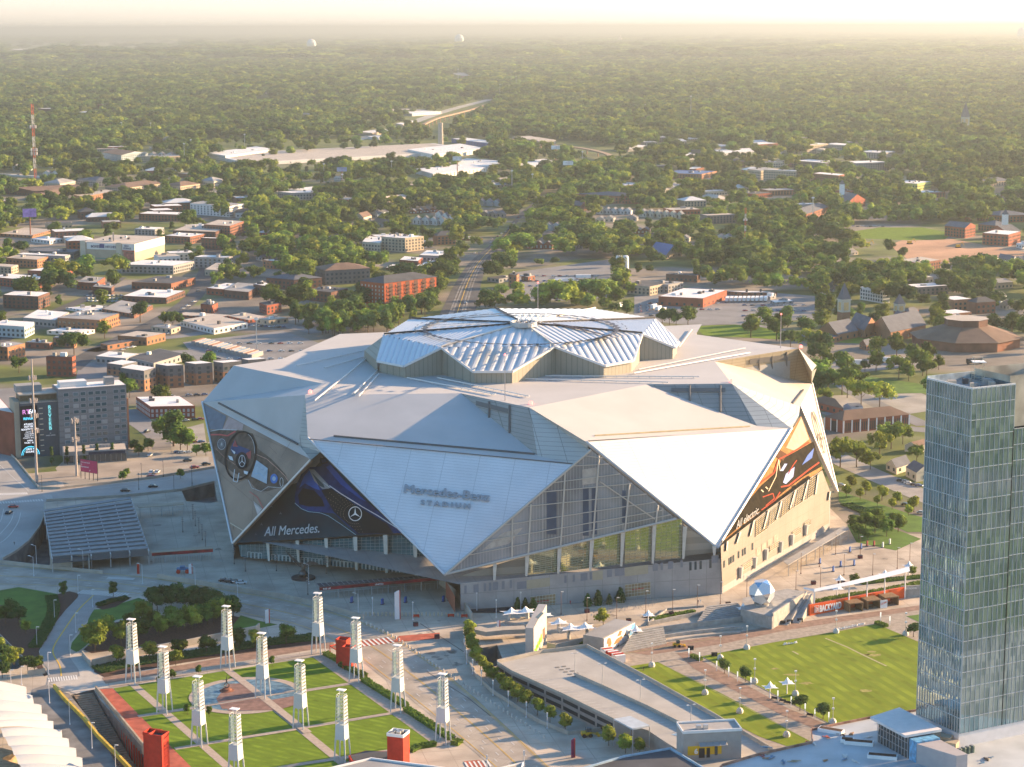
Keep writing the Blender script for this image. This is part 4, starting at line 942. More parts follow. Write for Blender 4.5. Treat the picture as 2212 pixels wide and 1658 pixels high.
for x,y in ((670,850),(1147,874),(1580,826),(1730,752)):
 b_4=G(x,y,ZD); k_=MB(); k_.lathe([(.8,b_4.z),(.8,b_4.z+1.2),(.1,b_4.z+1.6)],6,(b_4.x,b_4.y)); sb('beacon',k_,mat('red_beacon',(.9,.12,.1)))
 # drum doors and ladders
for x,y in ((1052,820),(1018,818),(1345,800),(1285,806),(1140,818),(905,808)):
 p=G(x,y,ZD+.1); dd=(Vector((HUB.x,HUB.y,0))-Vector((p.x,p.y,0))).normalized(); s_=Vector((-dd.y,dd.x,0))*.8; p=p+dd*.0
 mb=MB(); mb.obox((p.x,p.y),1.8,.8,ZD,ZD+2.6,math.atan2(s_.y,s_.x)); sb('roof_door',mb,dark_metal)
 # ------------------------------------------------------------------ shared builders
def T(c,r,x,y): return (553.0*c+x/4.0,(414.7*r if r<3 else 1243.2)+y/4.0)
FOOT=[]
LAND={'the stadium': (1100,850),'the storage warehouse': (265,530),'the apartment block': (865,620),'the dark avenue': (1020,580),
'the grey hotel': (150,880),'the steepled church': (1860,700),'the brick factory': (1500,640),'the bare earth site': (2080,548),
'the white townhouses': (1885,640),'the twin silos': (1348,578),'the glass tower': (2100,1200),'the slatted canopy': (205,1140),
'the white warehouse': (700,335),'the lattice mast': (72,330),'the blue roofed chapel': (1435,545),'the pilastered hall': (1870,900),
'the white grid factory': (450,445),'the right cupola': (2130,500),'the elevated railway': (980,250),'the red corner building': (132,790),
'the octagonal hall': (2090,720),'the lime building': (1970,395),'the white depot': (1600,330),'the distant spire': (2083,275),
'the freight containers': (500,745),'the orange building': (300,735),'the apartment rows': (1000,450),'the left cupola': (1835,430)}
def nearest(x,y):
 return min(LAND.items(),key=lambda kv: (kv[1][0]-x) ** 2+((kv[1][1]-y)*1.8) ** 2)
def rel(x,y,k):
 lx,ly=LAND[k]; dx,dy=x-lx,(y-ly)*1.8
 if abs(dx)>abs(dy): return ('right of ' if dx>0 else 'left of ')+k
 return ('in front of ' if dy>0 else 'behind ')+k
AUTO=[]
def auto(o,desc,px): AUTO.append((o,desc,px))
def finish_labels():
 g={}
 for o,desc,(x,y) in AUTO:
  k=nearest(x,y)[0]; g.setdefault(desc+' '+rel(x,y,k),[]).append((x,y,o))
 for k,L_ in g.items():
  L_.sort(key=lambda t: (t[0],t[1]))
  for i,(x,y,o) in enumerate(L_): o['label']=k if len(L_)==1 else k+', '+ordl(i)
  # ---- trees
leaf=mat('foliage',(0.115,0.175,0.03),0.75,var=0.5,scale=3.0,detail=2,spec=0.05,obj_rand=0.42)
leaf2=mat('foliage_light',(0.20,0.24,0.034),0.75,var=0.4,scale=3.0,detail=2,spec=0.05,obj_rand=0.35)
leaf3=mat('foliage_dark',(0.07,0.12,0.03),0.75,var=0.4,scale=3.0,detail=2,spec=0.05,obj_rand=0.3)
for M in (leaf,leaf2,leaf3):
 n_=M.node_tree; oi_=n_.nodes.new('ShaderNodeObjectInfo'); nz_=n_.nodes.new('ShaderNodeTexNoise'); nz_.inputs['Scale'].default_value=.0045; nz_.inputs['Detail'].default_value=3; mr_=n_.nodes.new('ShaderNodeMapRange'); mr_.inputs[1].default_value=.35; mr_.inputs[2].default_value=.65; mr_.inputs[3].default_value=.62; mr_.inputs[4].default_value=1.3
 hv=[x for x in n_.nodes if x.type=='HUE_SAT'][0]; src_=hv.inputs['Value'].links[0].from_socket; mm_=n_.nodes.new('ShaderNodeMath'); mm_.operation='MULTIPLY'; n_.links.new(oi_.outputs['Location'],nz_.inputs['Vector']); n_.links.new(nz_.outputs['Fac'],mr_.inputs[0]); n_.links.new(src_,mm_.inputs[0]); n_.links.new(mr_.outputs[0],mm_.inputs[1]); n_.links.new(mm_.outputs[0],hv.inputs['Value'])
 b_=n_.nodes['Principled BSDF']; tr=n_.nodes.new('ShaderNodeBsdfTranslucent'); mx_=n_.nodes.new('ShaderNodeMixShader'); mx_.inputs[0].default_value=.3
 n_.links.new(b_.inputs['Base Color'].links[0].from_socket,tr.inputs[0]); n_.links.new(b_.outputs[0],mx_.inputs[1]); n_.links.new(tr.outputs[0],mx_.inputs[2]); n_.links.new(mx_.outputs[0],n_.nodes['Material Output'].inputs[0])
def crown(seed,kind='round',mt=leaf,nl=700):
 R=random.Random(seed); mb=MB(); lobes=[]
 if kind=='round': n,env=12,lambda: (R.uniform(-.25,.25),R.uniform(-.25,.25),R.uniform(.42,.84),R.uniform(.13,.21))
 elif kind=='tall': n,env=12,lambda: (R.uniform(-.15,.15),R.uniform(-.15,.15),R.uniform(.32,.88),R.uniform(.11,.16))
 elif kind=='wide': n,env=16,lambda: (R.uniform(-.4,.4),R.uniform(-.4,.4),R.uniform(.45,.82),R.uniform(.13,.2))
 elif kind=='small': n,env=9,lambda: (R.uniform(-.2,.2),R.uniform(-.2,.2),R.uniform(.4,.8),R.uniform(.16,.22))
 elif kind=='cone': n,env=10,None
 elif kind=='bush': n,env=9,lambda: (R.uniform(-.45,.45),R.uniform(-.45,.45),R.uniform(.2,.62),R.uniform(.25,.36))
 else: n,env=8,lambda: (R.uniform(-.03,.03),R.uniform(-.03,.03),R.uniform(.1,.9),R.uniform(.06,.1))
 for i in range(n):
  if kind=='cone': t=i/n; lobes.append((R.uniform(-.04,.04)*(1-t),R.uniform(-.04,.04),.12+.8*t,.27*(1-t)+.04))
  else:
   x,y,z,r=env(); k=1-max(0,z-.6)*1.3; lobes.append((x*k,y*k,z,r))
 bm=bmesh.new()
 for x,y,z,r in lobes:
  res=bmesh.ops.create_icosphere(bm,subdivisions=1,radius=1)
  for v in res['verts']:
   f=r*R.uniform(.7,1.02); v.co=Vector((x+v.co.x*f,y+v.co.y*f,z+v.co.z*f*.85))
 bm.verts.index_update(); mb.v=[tuple(v.co) for v in bm.verts]; mb.f=[tuple(v.index for v in f.verts) for f in bm.faces]; mb.mi=[0]*len(mb.f); bm.free()
 for i in range(nl):
  x,y,z,r=R.choice(lobes); d=Vector((R.gauss(0,1),R.gauss(0,1),R.gauss(.25,1))).normalized()
  p=Vector((x,y,z))+Vector((d.x,d.y,d.z*.85))*r*R.uniform(.85,1.22); s=R.uniform(.018,.04)*(1.5 if kind=='bush' else 1)
  a=(d+Vector((R.uniform(-1,1),R.uniform(-1,1),R.uniform(-1,1)))*.7).normalized(); u=a.orthogonal().normalized()*s; v=a.cross(u.normalized())*s
  mb.face([p-u-v,p+u-v*.6,p+u*.8+v,p-u*.7+v])
 return mb.mesh('crown',mt)
def trunk_mesh(seed,kind='round'):
 R=random.Random(seed); mb=MB(); h=.5 if kind not in ('cone','column') else .3
 mb.tube((0,0,-.01),(0,0,h*.7),.022,.016,6); mb.tube((0,0,h*.7),(R.uniform(-.03,.03),R.uniform(-.03,.03),h*1.3),.016,.006,5)
 if kind not in ('cone','column','bush'):
  for k in range(4): a=k*1.6+R.random(); mb.tube((0,0,h*(.55+.1*k)),(.2*math.cos(a),.2*math.sin(a),h*(1.0+.12*k)),.011,.004,4)
 return mb.mesh('trunk',bark)
CR={}
for i,(k,mt) in enumerate((('round',leaf),('round',leaf2),('round',leaf3),('wide',leaf),('wide',leaf2),('tall',leaf),('tall',leaf3),('small',leaf2),('small',leaf),('cone',leaf3),('bush',leaf),('column',leaf3),('round',leaf),('wide',leaf3))):
 CR.setdefault(k,[]).append((crown(100+i,k,mt,750 if k not in ('column','bush') else 350),trunk_mesh(200+i,k),mt))
KD={'round': 'round crowned','wide': 'broad spreading','tall': 'tall narrow','small': 'small round','cone': 'pointed conical','bush': 'low','column': 'slim columnar'}
HUE={'foliage': 'green','foliage_light': 'yellow green','foliage_dark': 'dark green'}
def tree(x,y,h,kind='round',vi=None,group='trees between the city buildings',z=0.0,desc=None,label=None,p=None,wf=1.0):
 p=p or G(x,y,z); cm,tm,mt=random.choice(CR[kind]) if vi is None else CR[kind][vi % len(CR[kind])]
 nm='shrub' if kind=='bush' else 'tree'
 t=bpy.data.objects.new(nm,None); COL.objects.link(t); t.location=p; t['category']=nm; t['group']=group
 rz=random.uniform(0,6.28); w_=h*random.uniform(.92,1.12)*wf
 place('crown',cm,t,(0,0,0),rz,(w_,w_,h)); place('trunk',tm,t,(0,0,0),rz,(w_,w_,h))
 if label: t['label']=label
 else: auto(t,desc or '%s %s %s' % (KD[kind],HUE[mt.name],nm),(x,y))
 return t
 # ---- buildings
WM={'brick': mat('city_brick',(0.20,0.085,0.055),0.9,var=0.2,scale=0.15),'red': mat('city_red_brick',(0.25,0.075,0.045),0.9,var=0.2,scale=0.15),'tan': mat('city_tan',(0.38,0.31,0.23),0.85,var=.1,scale=.1),
'grey': mat('city_grey',(0.27,0.26,0.25),0.85,var=.1,scale=.1),'dgrey': mat('city_dark_grey',(0.12,0.12,0.125),0.8,var=.15,scale=.1),'white': mat('city_white',(0.58,0.56,0.54),0.7,var=.05,scale=.1),
'cream': mat('city_cream',(0.5,0.44,0.35),0.8,var=.08,scale=.1),'orange': mat('city_orange',(0.28,0.135,0.075),0.85,var=.12,scale=.1),'blue': mat('city_pale_blue',(0.36,0.42,0.44),0.8,var=.06,scale=.1),
'dbrick': mat('city_dark_brick',(0.115,0.06,0.048),0.9,var=.2,scale=.15),'navy': mat('city_navy',(0.06,0.1,0.24),0.7,var=.1),'lime': mat('city_lime',(0.42,0.45,0.12),0.7,var=.1)}
RM={'white': mat('roof_white',(0.66,0.63,0.6),0.75,var=.08,scale=.06,detail=6),'grey': mat('roof_grey',(0.28,0.27,0.26),0.85,var=.15,scale=.08,detail=6),'dark': mat('roof_dark',(0.07,0.072,0.08),0.9,var=.2,scale=.1,detail=6),
'tan': mat('roof_tan',(0.42,0.36,0.3),0.85,var=.12,scale=.06,detail=6),'brown': mat('roof_brown',(0.17,0.11,0.08),0.9,var=.15,scale=.1),'blue': mat('roof_blue',(0.08,0.14,0.28),0.7,var=.1),'slate': mat('roof_slate',(0.11,0.115,0.13),0.85,var=.12,scale=.2)}
WNM={'brick': 'brown brick','red': 'red brick','tan': 'tan','grey': 'grey','dgrey': 'dark grey','white': 'white','cream': 'cream','orange': 'orange brick','blue': 'pale blue','dbrick': 'dark brick','navy': 'navy blue','lime': 'lime green'}
wg={'d': glass_d,'w': mat('window_pale',(.45,.45,.44),.4,var=0),'b': mat('window_sky',(.12,.17,.2),.15,var=0)}
WMC={}
def winmesh(w_,h_,k='d'):
 key=(round(w_,1),round(h_,1),k)
 if key not in WMC: mb=MB(); mb.box(-w_/2,-.12,0,w_/2,.04,h_); WMC[key]=mb.mesh('window',wg[k])
 return WMC[key]
def facade(t,a,b,h,cols,rows,ww=1.5,wh_=1.7,k='d',z0=1.2,off=.0):
 "windows on the wall from plan point a to b, outward = right hand side of a->b"
 d=(b-a); Ls=d.length; yaw=math.atan2(d.y,d.x); n=Vector((d.y,-d.x,0)).normalized(); me=winmesh(ww,wh_,k)
 for r in range(rows):
  z=z0+(h-z0-.9)*(r/rows)
  for c in range(cols):
   p=a+d*((c+.5)/cols)+n*off; place('window',me,t,(p.x-t.location.x,p.y-t.location.y,z),yaw)
NB=[0]
def bq(rl,rc,rr,hp,wall='brick',roof='white',kind='flat',desc=None,label=None,name='building',cat='building',cols=None,rows=None,win='d',units=None,group='city buildings',cell=None,foot=True,trim=None,ridge=None,P=None,h=None):
 "building traced from its roof corners (left, near, right) and its wall height in pixels"
 if P is None:
  P=[G(x,y+hp) for x,y in (rl,rc,rr)]; h=hp*math.hypot(P[1].y,CAMH)/FPX*1.03
 else: rc=proj(P[1]); hp=0
 a,b,c=P; e=a+c-b
 t=thing(name,label,cat,(b.x,b.y,0),0,None if label and group=='city buildings' else group)
 if not label: auto(t,desc or ('%s building with %s %s' % (WNM[wall],roof,'roof' if kind=='flat' else 'pitched roof')),(rc[0],rc[1]+hp))
 pl=[(p.x,p.y) for p in (a,b,c,e)]
 if foot: FOOT.append(pl)
 MB().prism(pl,0,h).build('wall',WM[wall],t,world=True)
 cen=(a+c)/2
 if kind=='flat':
  q=[cen+(p-cen)*.965 for p in (a,b,c,e)]
  ro=MB().poly([(p.x,p.y,h+.07) for p in q]).build('roof',RM[roof],t,world=True)
  R=random.Random(int(rc[0]*7+rc[1])); nu=units if units is not None else R.randint(1,4)
  for i in range(nu):
   u,v=R.uniform(.2,.8),R.uniform(.2,.8); p=b+(a-b)*u+(c-b)*v; s_=R.uniform(1.5,3.6)
   mb=MB(); mb.obox((p.x,p.y),s_,s_*R.uniform(.6,1.4),h+.07,h+R.uniform(1.2,2.6),math.atan2((c-b).y,(c-b).x)); mb.build('roof_unit',RM[R.choice(['white','grey','grey','dark'])],t,world=True)
  if trim:
   mb=MB();
   for i in range(4):
    p,q_=[(a,b),(b,c),(c,e),(e,a)][i]; mb.wall([p,q_],.5,h+.7,h-.5)
   mb.build('parapet',trim,t,world=True)
 else:
  lw,rw=(b-a).length,(c-b).length; rh=min(min(lw,rw)*.3,4.5 if name in ('building','town_home','brick_hall','apartment_block') else 9); ov=1.04
  A,B,C,E2=[cen+(p-cen)*ov+Vector((0,0,h)) for p in (a,b,c,e)]
  if ridge=='l' or (ridge is None and lw>=rw): m1,m2=(A+E2)/2,(B+C)/2; s1,s2=(A,B),(E2,C)
  else: m1,m2=(A+B)/2,(E2+C)/2; s1,s2=(A,E2),(B,C)
  if kind=='hip': k_=min(.45,min(lw,rw)/max(lw,rw)*.5); m1,m2=m1.lerp(m2,k_),m2.lerp(m1,k_ if k_<.45 else .45)
  m1=m1+Vector((0,0,rh)); m2=m2+Vector((0,0,rh)); mb=MB()
  mb.face([s1[0],s1[1],m2,m1]).face([s2[1],s2[0],m1,m2]); gm=MB()
  (mb if kind=='hip' else gm).face([s1[1],s2[1],m2]); (mb if kind=='hip' else gm).face([s2[0],s1[0],m1])
  mb.build('roof',RM[roof],t,world=True)
  if kind != 'hip': gm.build('gable',WM[wall],t,world=True)
 cell=cell or (4.2 if h>5 else 5.5)
 fl=rows if rows is not None else max(1,min(8,int(h/3.5)))
 for (p,q_) in ((a,b),(b,c)):
  Ls=(q_-p).length; n=cols if cols is not None else max(1,min(14,int(Ls/cell)))
  nrm=Vector(((q_-p).y,-(q_-p).x,0));
  if nrm.dot(Vector((0,0,0))-p)<0 and (p,q_)==(b,c): pass
  if n and fl: facade(t,p,q_,h,n,fl,min(2.0,Ls/n*.5),min(1.9,h/fl*.5),win)
 return t,(a,b,c,e,h)
 # ---- vehicles
CARC={'white': (0.7,.7,.7),'red': (.4,.03,.03),'black': (.02,.02,.025),'silver': (.4,.41,.43),'blue': (.04,.09,.25)}
CARP={}
def car_protos():
 for nm,c in CARC.items():
  mt=mat('car_paint_'+nm,c,.3,.2,var=0,spec=.7)
  b=MB(); prof=[(-2.2,.45),(-2.25,.75),(-1.5,.95),(1.0,.95),(2.1,.8),(2.25,.5),(2.1,.3),(-2.1,.3)]
  L_=[(x,-.88,z) for x,z in prof]; R_=[(x,.88,z) for x,z in prof]; n=len(prof)
  b.poly(L_); b.poly(R_[::-1])
  for i in range(n): j=(i+1) % n; b.face([L_[i],R_[i],R_[j],L_[j]])
  g_=MB(); lo=[(-1.7,-.8,.95),(1.0,-.8,.95),(1.0,.8,.95),(-1.7,.8,.95)]; hi=[(-1.2,-.66,1.42),(.3,-.66,1.42),(.3,.66,1.42),(-1.2,.66,1.42)]
  for i in range(4): j=(i+1) % 4; g_.face([lo[i],lo[j],hi[j],hi[i]])
  r_=MB(); r_.face([(-1.2,-.66,1.43),(.3,-.66,1.43),(.3,.66,1.43),(-1.2,.66,1.43)])
  w_=MB(); w_.tube((0,-.12,0),(0,.12,0),.33,n=8)
  CARP[nm]=(b.mesh('body',mt),g_.mesh('cabin',glass_d),r_.mesh('car_roof',mt),w_.mesh('wheel',black_r))
car_protos()
def car(x,y,yaw,colr='white',z=0.16,desc='car',group='cars on the streets',label=None,p=None,sc=1.0):
 p=p or G(x,y,z); t=bpy.data.objects.new('car',None); COL.objects.link(t); t.location=p; t.rotation_euler=(0,0,yaw); t['category']='car'; t['group']=group; t.scale=(sc,sc,sc)
 b,g_,r_,w_=CARP[colr]; place('body',b,t); place('cabin',g_,t); place('roof',r_,t)
 for sx in (-1.35,1.35):
  for sy in (-.8,.8): place('wheel',w_,t,(sx,sy,.33))
 if label: t['label']=label
 else: auto(t,colr+' '+desc,(x,y))
 return t
 # ---- lamps
LM={}
def lamp(x,y,h=8.0,style='globe',group='plaza lamp posts',desc='dark lamp post',z=0.05,mt=None,yaw=0.0,label=None):
 mt=mt or dark_metal; key=(style,round(h,1),mt.name)
 if key not in LM:
  po=MB(); po.tube((0,0,0),(0,0,h),.13,.08,6); po.tube((0,0,0),(0,0,.5),.3,.25,6)
  hd=MB()
  if style=='arm': po.tube((0,0,h),(1.8,0,h+.4),.07,n=5); hd.box(1.4,-.25,h+.35,2.4,.25,h+.55)
  elif style=='double': po.tube((-1.2,0,h),(1.2,0,h),.07,n=5); hd.box(-1.6,-.25,h,-.8,.25,h+.2); hd.box(.8,-.25,h,1.6,.25,h+.2)
  elif style=='cluster':
   for k in range(3): hd.box(-.6,-.2,h-.3-k*1.1,.6,.2,h-k*1.1)
  elif style=='box': hd.box(-.25,-.25,h-1.4,.25,.25,h+.1)
  elif style=='flag': po.tube((0,0,h),(.9,0,h),.06,n=5); hd.box(0,-.2,h-.1,1.1,.2,h+.12)
  else: hd.lathe([(.1,h),(.32,h+.2),(.32,h+.5),(.05,h+.8)],8)
  LM[key]=(po.mesh('post',mt),hd.mesh('lamp_head',mat('lamp_head_'+('pale' if mt is not dark_metal else 'grey'),(.6,.58,.55) if mt is not dark_metal else (.2,.19,.18),.5,var=0)))
 t=bpy.data.objects.new('lamp_post',None); COL.objects.link(t); t.location=G(x,y,z); t.rotation_euler=(0,0,yaw); t['category']='lamp post'; t['group']=group
 place('post',LM[key][0],t); place('lamp_head',LM[key][1],t)
 if label: t['label']=label
 else: auto(t,desc,(x,y))
 return t
 # ------------------------------------------------------------------ the city behind
def TB(c,r,rl,rc,rr,hp,*a,**k): return bq(T(c,r,*rl),T(c,r,*rc),T(c,r,*rr),hp/4.0,*a,**k)
sw,(sa,sb_,sc_,se,sh)=TB(0,1,(700,440),(1165,458),(1425,385),150,'tan','tan',label='big tan storage warehouse with white upper band and rooftop sign',cols=0,rows=0,units=6,group='city buildings')
def onwall(t,a,b,u0,u1,z0,z1,nm,mt,off=.3):
 d=b-a; n=Vector((d.y,-d.x,0)).normalized()*off; p,q=a+d*u0+n,a+d*u1+n
 return MB().face([(p.x,p.y,z0),(q.x,q.y,z0),(q.x,q.y,z1),(p.x,p.y,z1)]).build(nm,mt,t,world=True)
onwall(sw,sa,sb_,.12,.66,sh*.64,sh,'upper_band',RM['white']); onwall(sw,sb_,sc_,0,1,sh*.55,sh,'upper_band',RM['white']); onwall(sw,sa,sb_,.78,1,sh*.62,sh,'upper_band',RM['white'])
onwall(sw,sa,sb_,.78,1.0,sh*.58,sh*.64,'red_stripe',red_p,.4); onwall(sw,sa,sb_,.80,.98,.5,sh*.55,'mural',mat('mural_pink',(.35,.12,.1),.8,var=.5,scale=.3),.4)
onwall(sw,sa,sb_,0,.1,0,sh+2,'corner_tower',WM['cream'],.8); onwall(sw,sa,sb_,.67,.77,0,sh+1,'corner_tower',WM['cream'],.8)
onwall(sw,sa,sb_,.36,.45,sh*.72,sh*.96,'sign_plate',mat('navy_sign',(.05,.07,.2),.6,var=0),.5); onwall(sw,sa,sb_,0,.68,2.4,3.0,'awning',mat('teal_awning',(.03,.25,.2),.6,var=0),1.2)
def walltext(t,a,b,u,z,size,s,mt,off=.6,nm='lettering',bold=.0,xs=1.0):
 d=(b-a).normalized(); n=Vector((d.y,-d.x,0))*off; p=a+(b-a)*u+n+Vector((0,0,z)); mb=text_mb(s,size,p,d,(0,0,1),bold=bold,xs=xs); return mb.build(nm,mt,t,world=True)
navy=mat('navy_letter',(.03,.04,.12),.6,var=0)
walltext(sw,sa,sb_,.2,sh*.74,3.4,'BOXES',navy,bold=.04); walltext(sw,sa,sb_,.47,sh*.74,3.4,'HITCHES',navy,bold=.04,xs=.9); walltext(sw,sa,sb_,.82,sh*.84,2.6,'SELF-',navy,bold=.04); walltext(sw,sa,sb_,.80,sh*.70,2.6,'STORAGE',navy,bold=.04,xs=.8)
rs=MB(); p=sa.lerp(sb_,.47)+(sc_-sb_)*.25; rs.obox((p.x,p.y),.6,7,sh+.5,sh+9,.3); rs.build('rooftop_sign',mat('stripe_sign',(.4,.3,.25),.7,var=.6,scale=.3),sw,world=True)
for spec in [
((1425,380),(1645,392),(1775,365),62,'brick','white'),((1495,335),(1865,350),(1985,300),75,'dbrick','tan'),((1765,285),(1990,300),(2110,255),108,'brick','tan'),
((1740,400),(1978,410),(2010,405),92,'dbrick','white'),((1200,190),(1560,200),(1630,180),58,'brick','white'),((1165,320),(1340,328),(1420,310),55,'grey','white'),
((0,362),(270,380),(475,325),24,'orange','tan'),((270,405),(430,425),(545,405),30,'white','white'),((150,540),(565,558),(610,545),78,'grey','white'),((250,510),(640,525),(690,500),60,'dgrey','slate'),
((50,572),(325,590),(420,562),72,'orange','tan'),((-90,640),(100,652),(160,632),62,'tan','tan'),((240,680),(500,692),(670,660),50,'red','white'),((-90,735),(300,770),(455,740),72,'red','white'),
((30,892),(335,908),(435,870),112,'dbrick','white'),((665,780),(830,792),(910,740),62,'red','grey'),((800,820),(965,832),(990,810),62,'dbrick','grey'),((1050,630),(1500,642),(1680,600),72,'grey','white'),
((1680,565),(1955,572),(2015,555),92,'grey','white'),((1770,672),(1900,682),(2015,610),52,'tan','tan'),((1140,782),(1480,795),(1690,740),62,'brick','dark'),((1060,900),(1440,918),(1600,855),50,'dbrick','white'),
((880,1012),(1160,1060),(1320,980),34,'brick','grey'),((1785,832),(1930,845),(2100,800),56,'red','white'),((1935,850),(2150,870),(2260,800),66,'dbrick','grey'),((1735,970),(1835,985),(1885,960),70,'red','dark'),
((-60,1150),(215,1168),(300,1125),100,'blue','white'),((200,1088),(480,1112),(600,1040),62,'grey','white'),((500,1090),(865,1112),(1040,1050),98,'orange','grey'),
((-80,1330),(70,1348),(220,1310),112,'orange','grey'),((222,1300),(430,1312),(460,1300),52,'brick','tan'),((405,1200),(700,1215),(820,1190),32,'white','white'),((460,1260),(640,1280),(665,1265),75,'orange','grey'),
((830,1420),(1090,1442),(1200,1400),62,'grey','white'),((1110,1432),(1330,1482),(1600,1400),58,'grey','dark'),((1310,1162),(1480,1188),(1560,1165),44,'tan','grey'),
((1560,1110),(1850,1182),(2140,1130),52,'white','tan'),((1500,1062),(1900,1088),(2000,1065),22,'red','tan'),((1960,1072),(2150,1112),(2300,1080),28,'red','tan'),((570,1000),(720,1030),(1010,1010),20,'white','white'),
((390,1560),(520,1590),(660,1565),50,'x','x')]:
 rl,rc,rr,hp,wl,rf=spec
 if wl=='x': continue
 TB(0,1,rl,rc,rr,hp,wl,rf)
TB(0,1,(1645,100),(1985,130),(2110,105),92,'white','grey',label='white grid front factory with rows of wide windows',cols=12,rows=4)
TB(0,1,(405,1425),(630,1432),(660,1418),168,'red','dark',label='red three storey corner brick building beside the tree',cols=5,rows=3)
TB(0,1,(1020,1242),(1270,1262),(1430,1222),68,'orange','tan',label='orange corner building with pale roof and terrace')
TB(0,1,(870,1312),(930,1328),(1420,1245),44,'orange','dark',desc='low orange shop wing with dark terrace',cols=8)
for i,(rl,rc,rr,hp) in enumerate((((925,1482),(1060,1500),(1190,1470),100),((1045,1522),(1250,1552),(1350,1520),175),((1350,1490),(1450,1508),(1590,1500),190),((1600,1475),(1690,1492),(1840,1480),180),((1850,1470),(1930,1482),(2090,1465),175),((2090,1445),(2150,1458),(2300,1445),165))):
 t,q=TB(0,1,rl,rc,rr,hp,'dgrey','white',desc='grey and orange townhouse block',name='townhouse_block',group='townhouses behind the stadium left corner',units=0)
 a,b,c,e,h=q
 onwall(t,a,b,.0,1,0,h*.55,'brick_base',WM['orange'],.08); onwall(t,b,c,.0,1,0,h*.55,'brick_base',WM['orange'],.08)
for k in range(14):
 x0=430+k*9.4; x,y=x0,733+k*2.2
 p=G(x,y+10); t=thing('freight_container',None,'container',(p.x,p.y,0),math.radians(70),'freight containers parked in a row')
 col_=[(.45,.2,.12),(.5,.5,.5),(.3,.4,.45),(.45,.42,.4)][k % 4]; mb=MB(); mb.box(-9,-1.6,0,9,1.6,3.2); mb.build('box',WM['grey'],t); MB().face([(-8.9,-1.5,3.22),(8.9,-1.5,3.22),(8.9,1.5,3.22),(-8.9,1.5,3.22)]).build('container_roof',mat('container_roof_%d' % (k % 4),col_,.7,var=.1),t)
 auto(t,['rust','pale grey','blue grey','silver'][k % 4]+' topped freight container',(x,y))
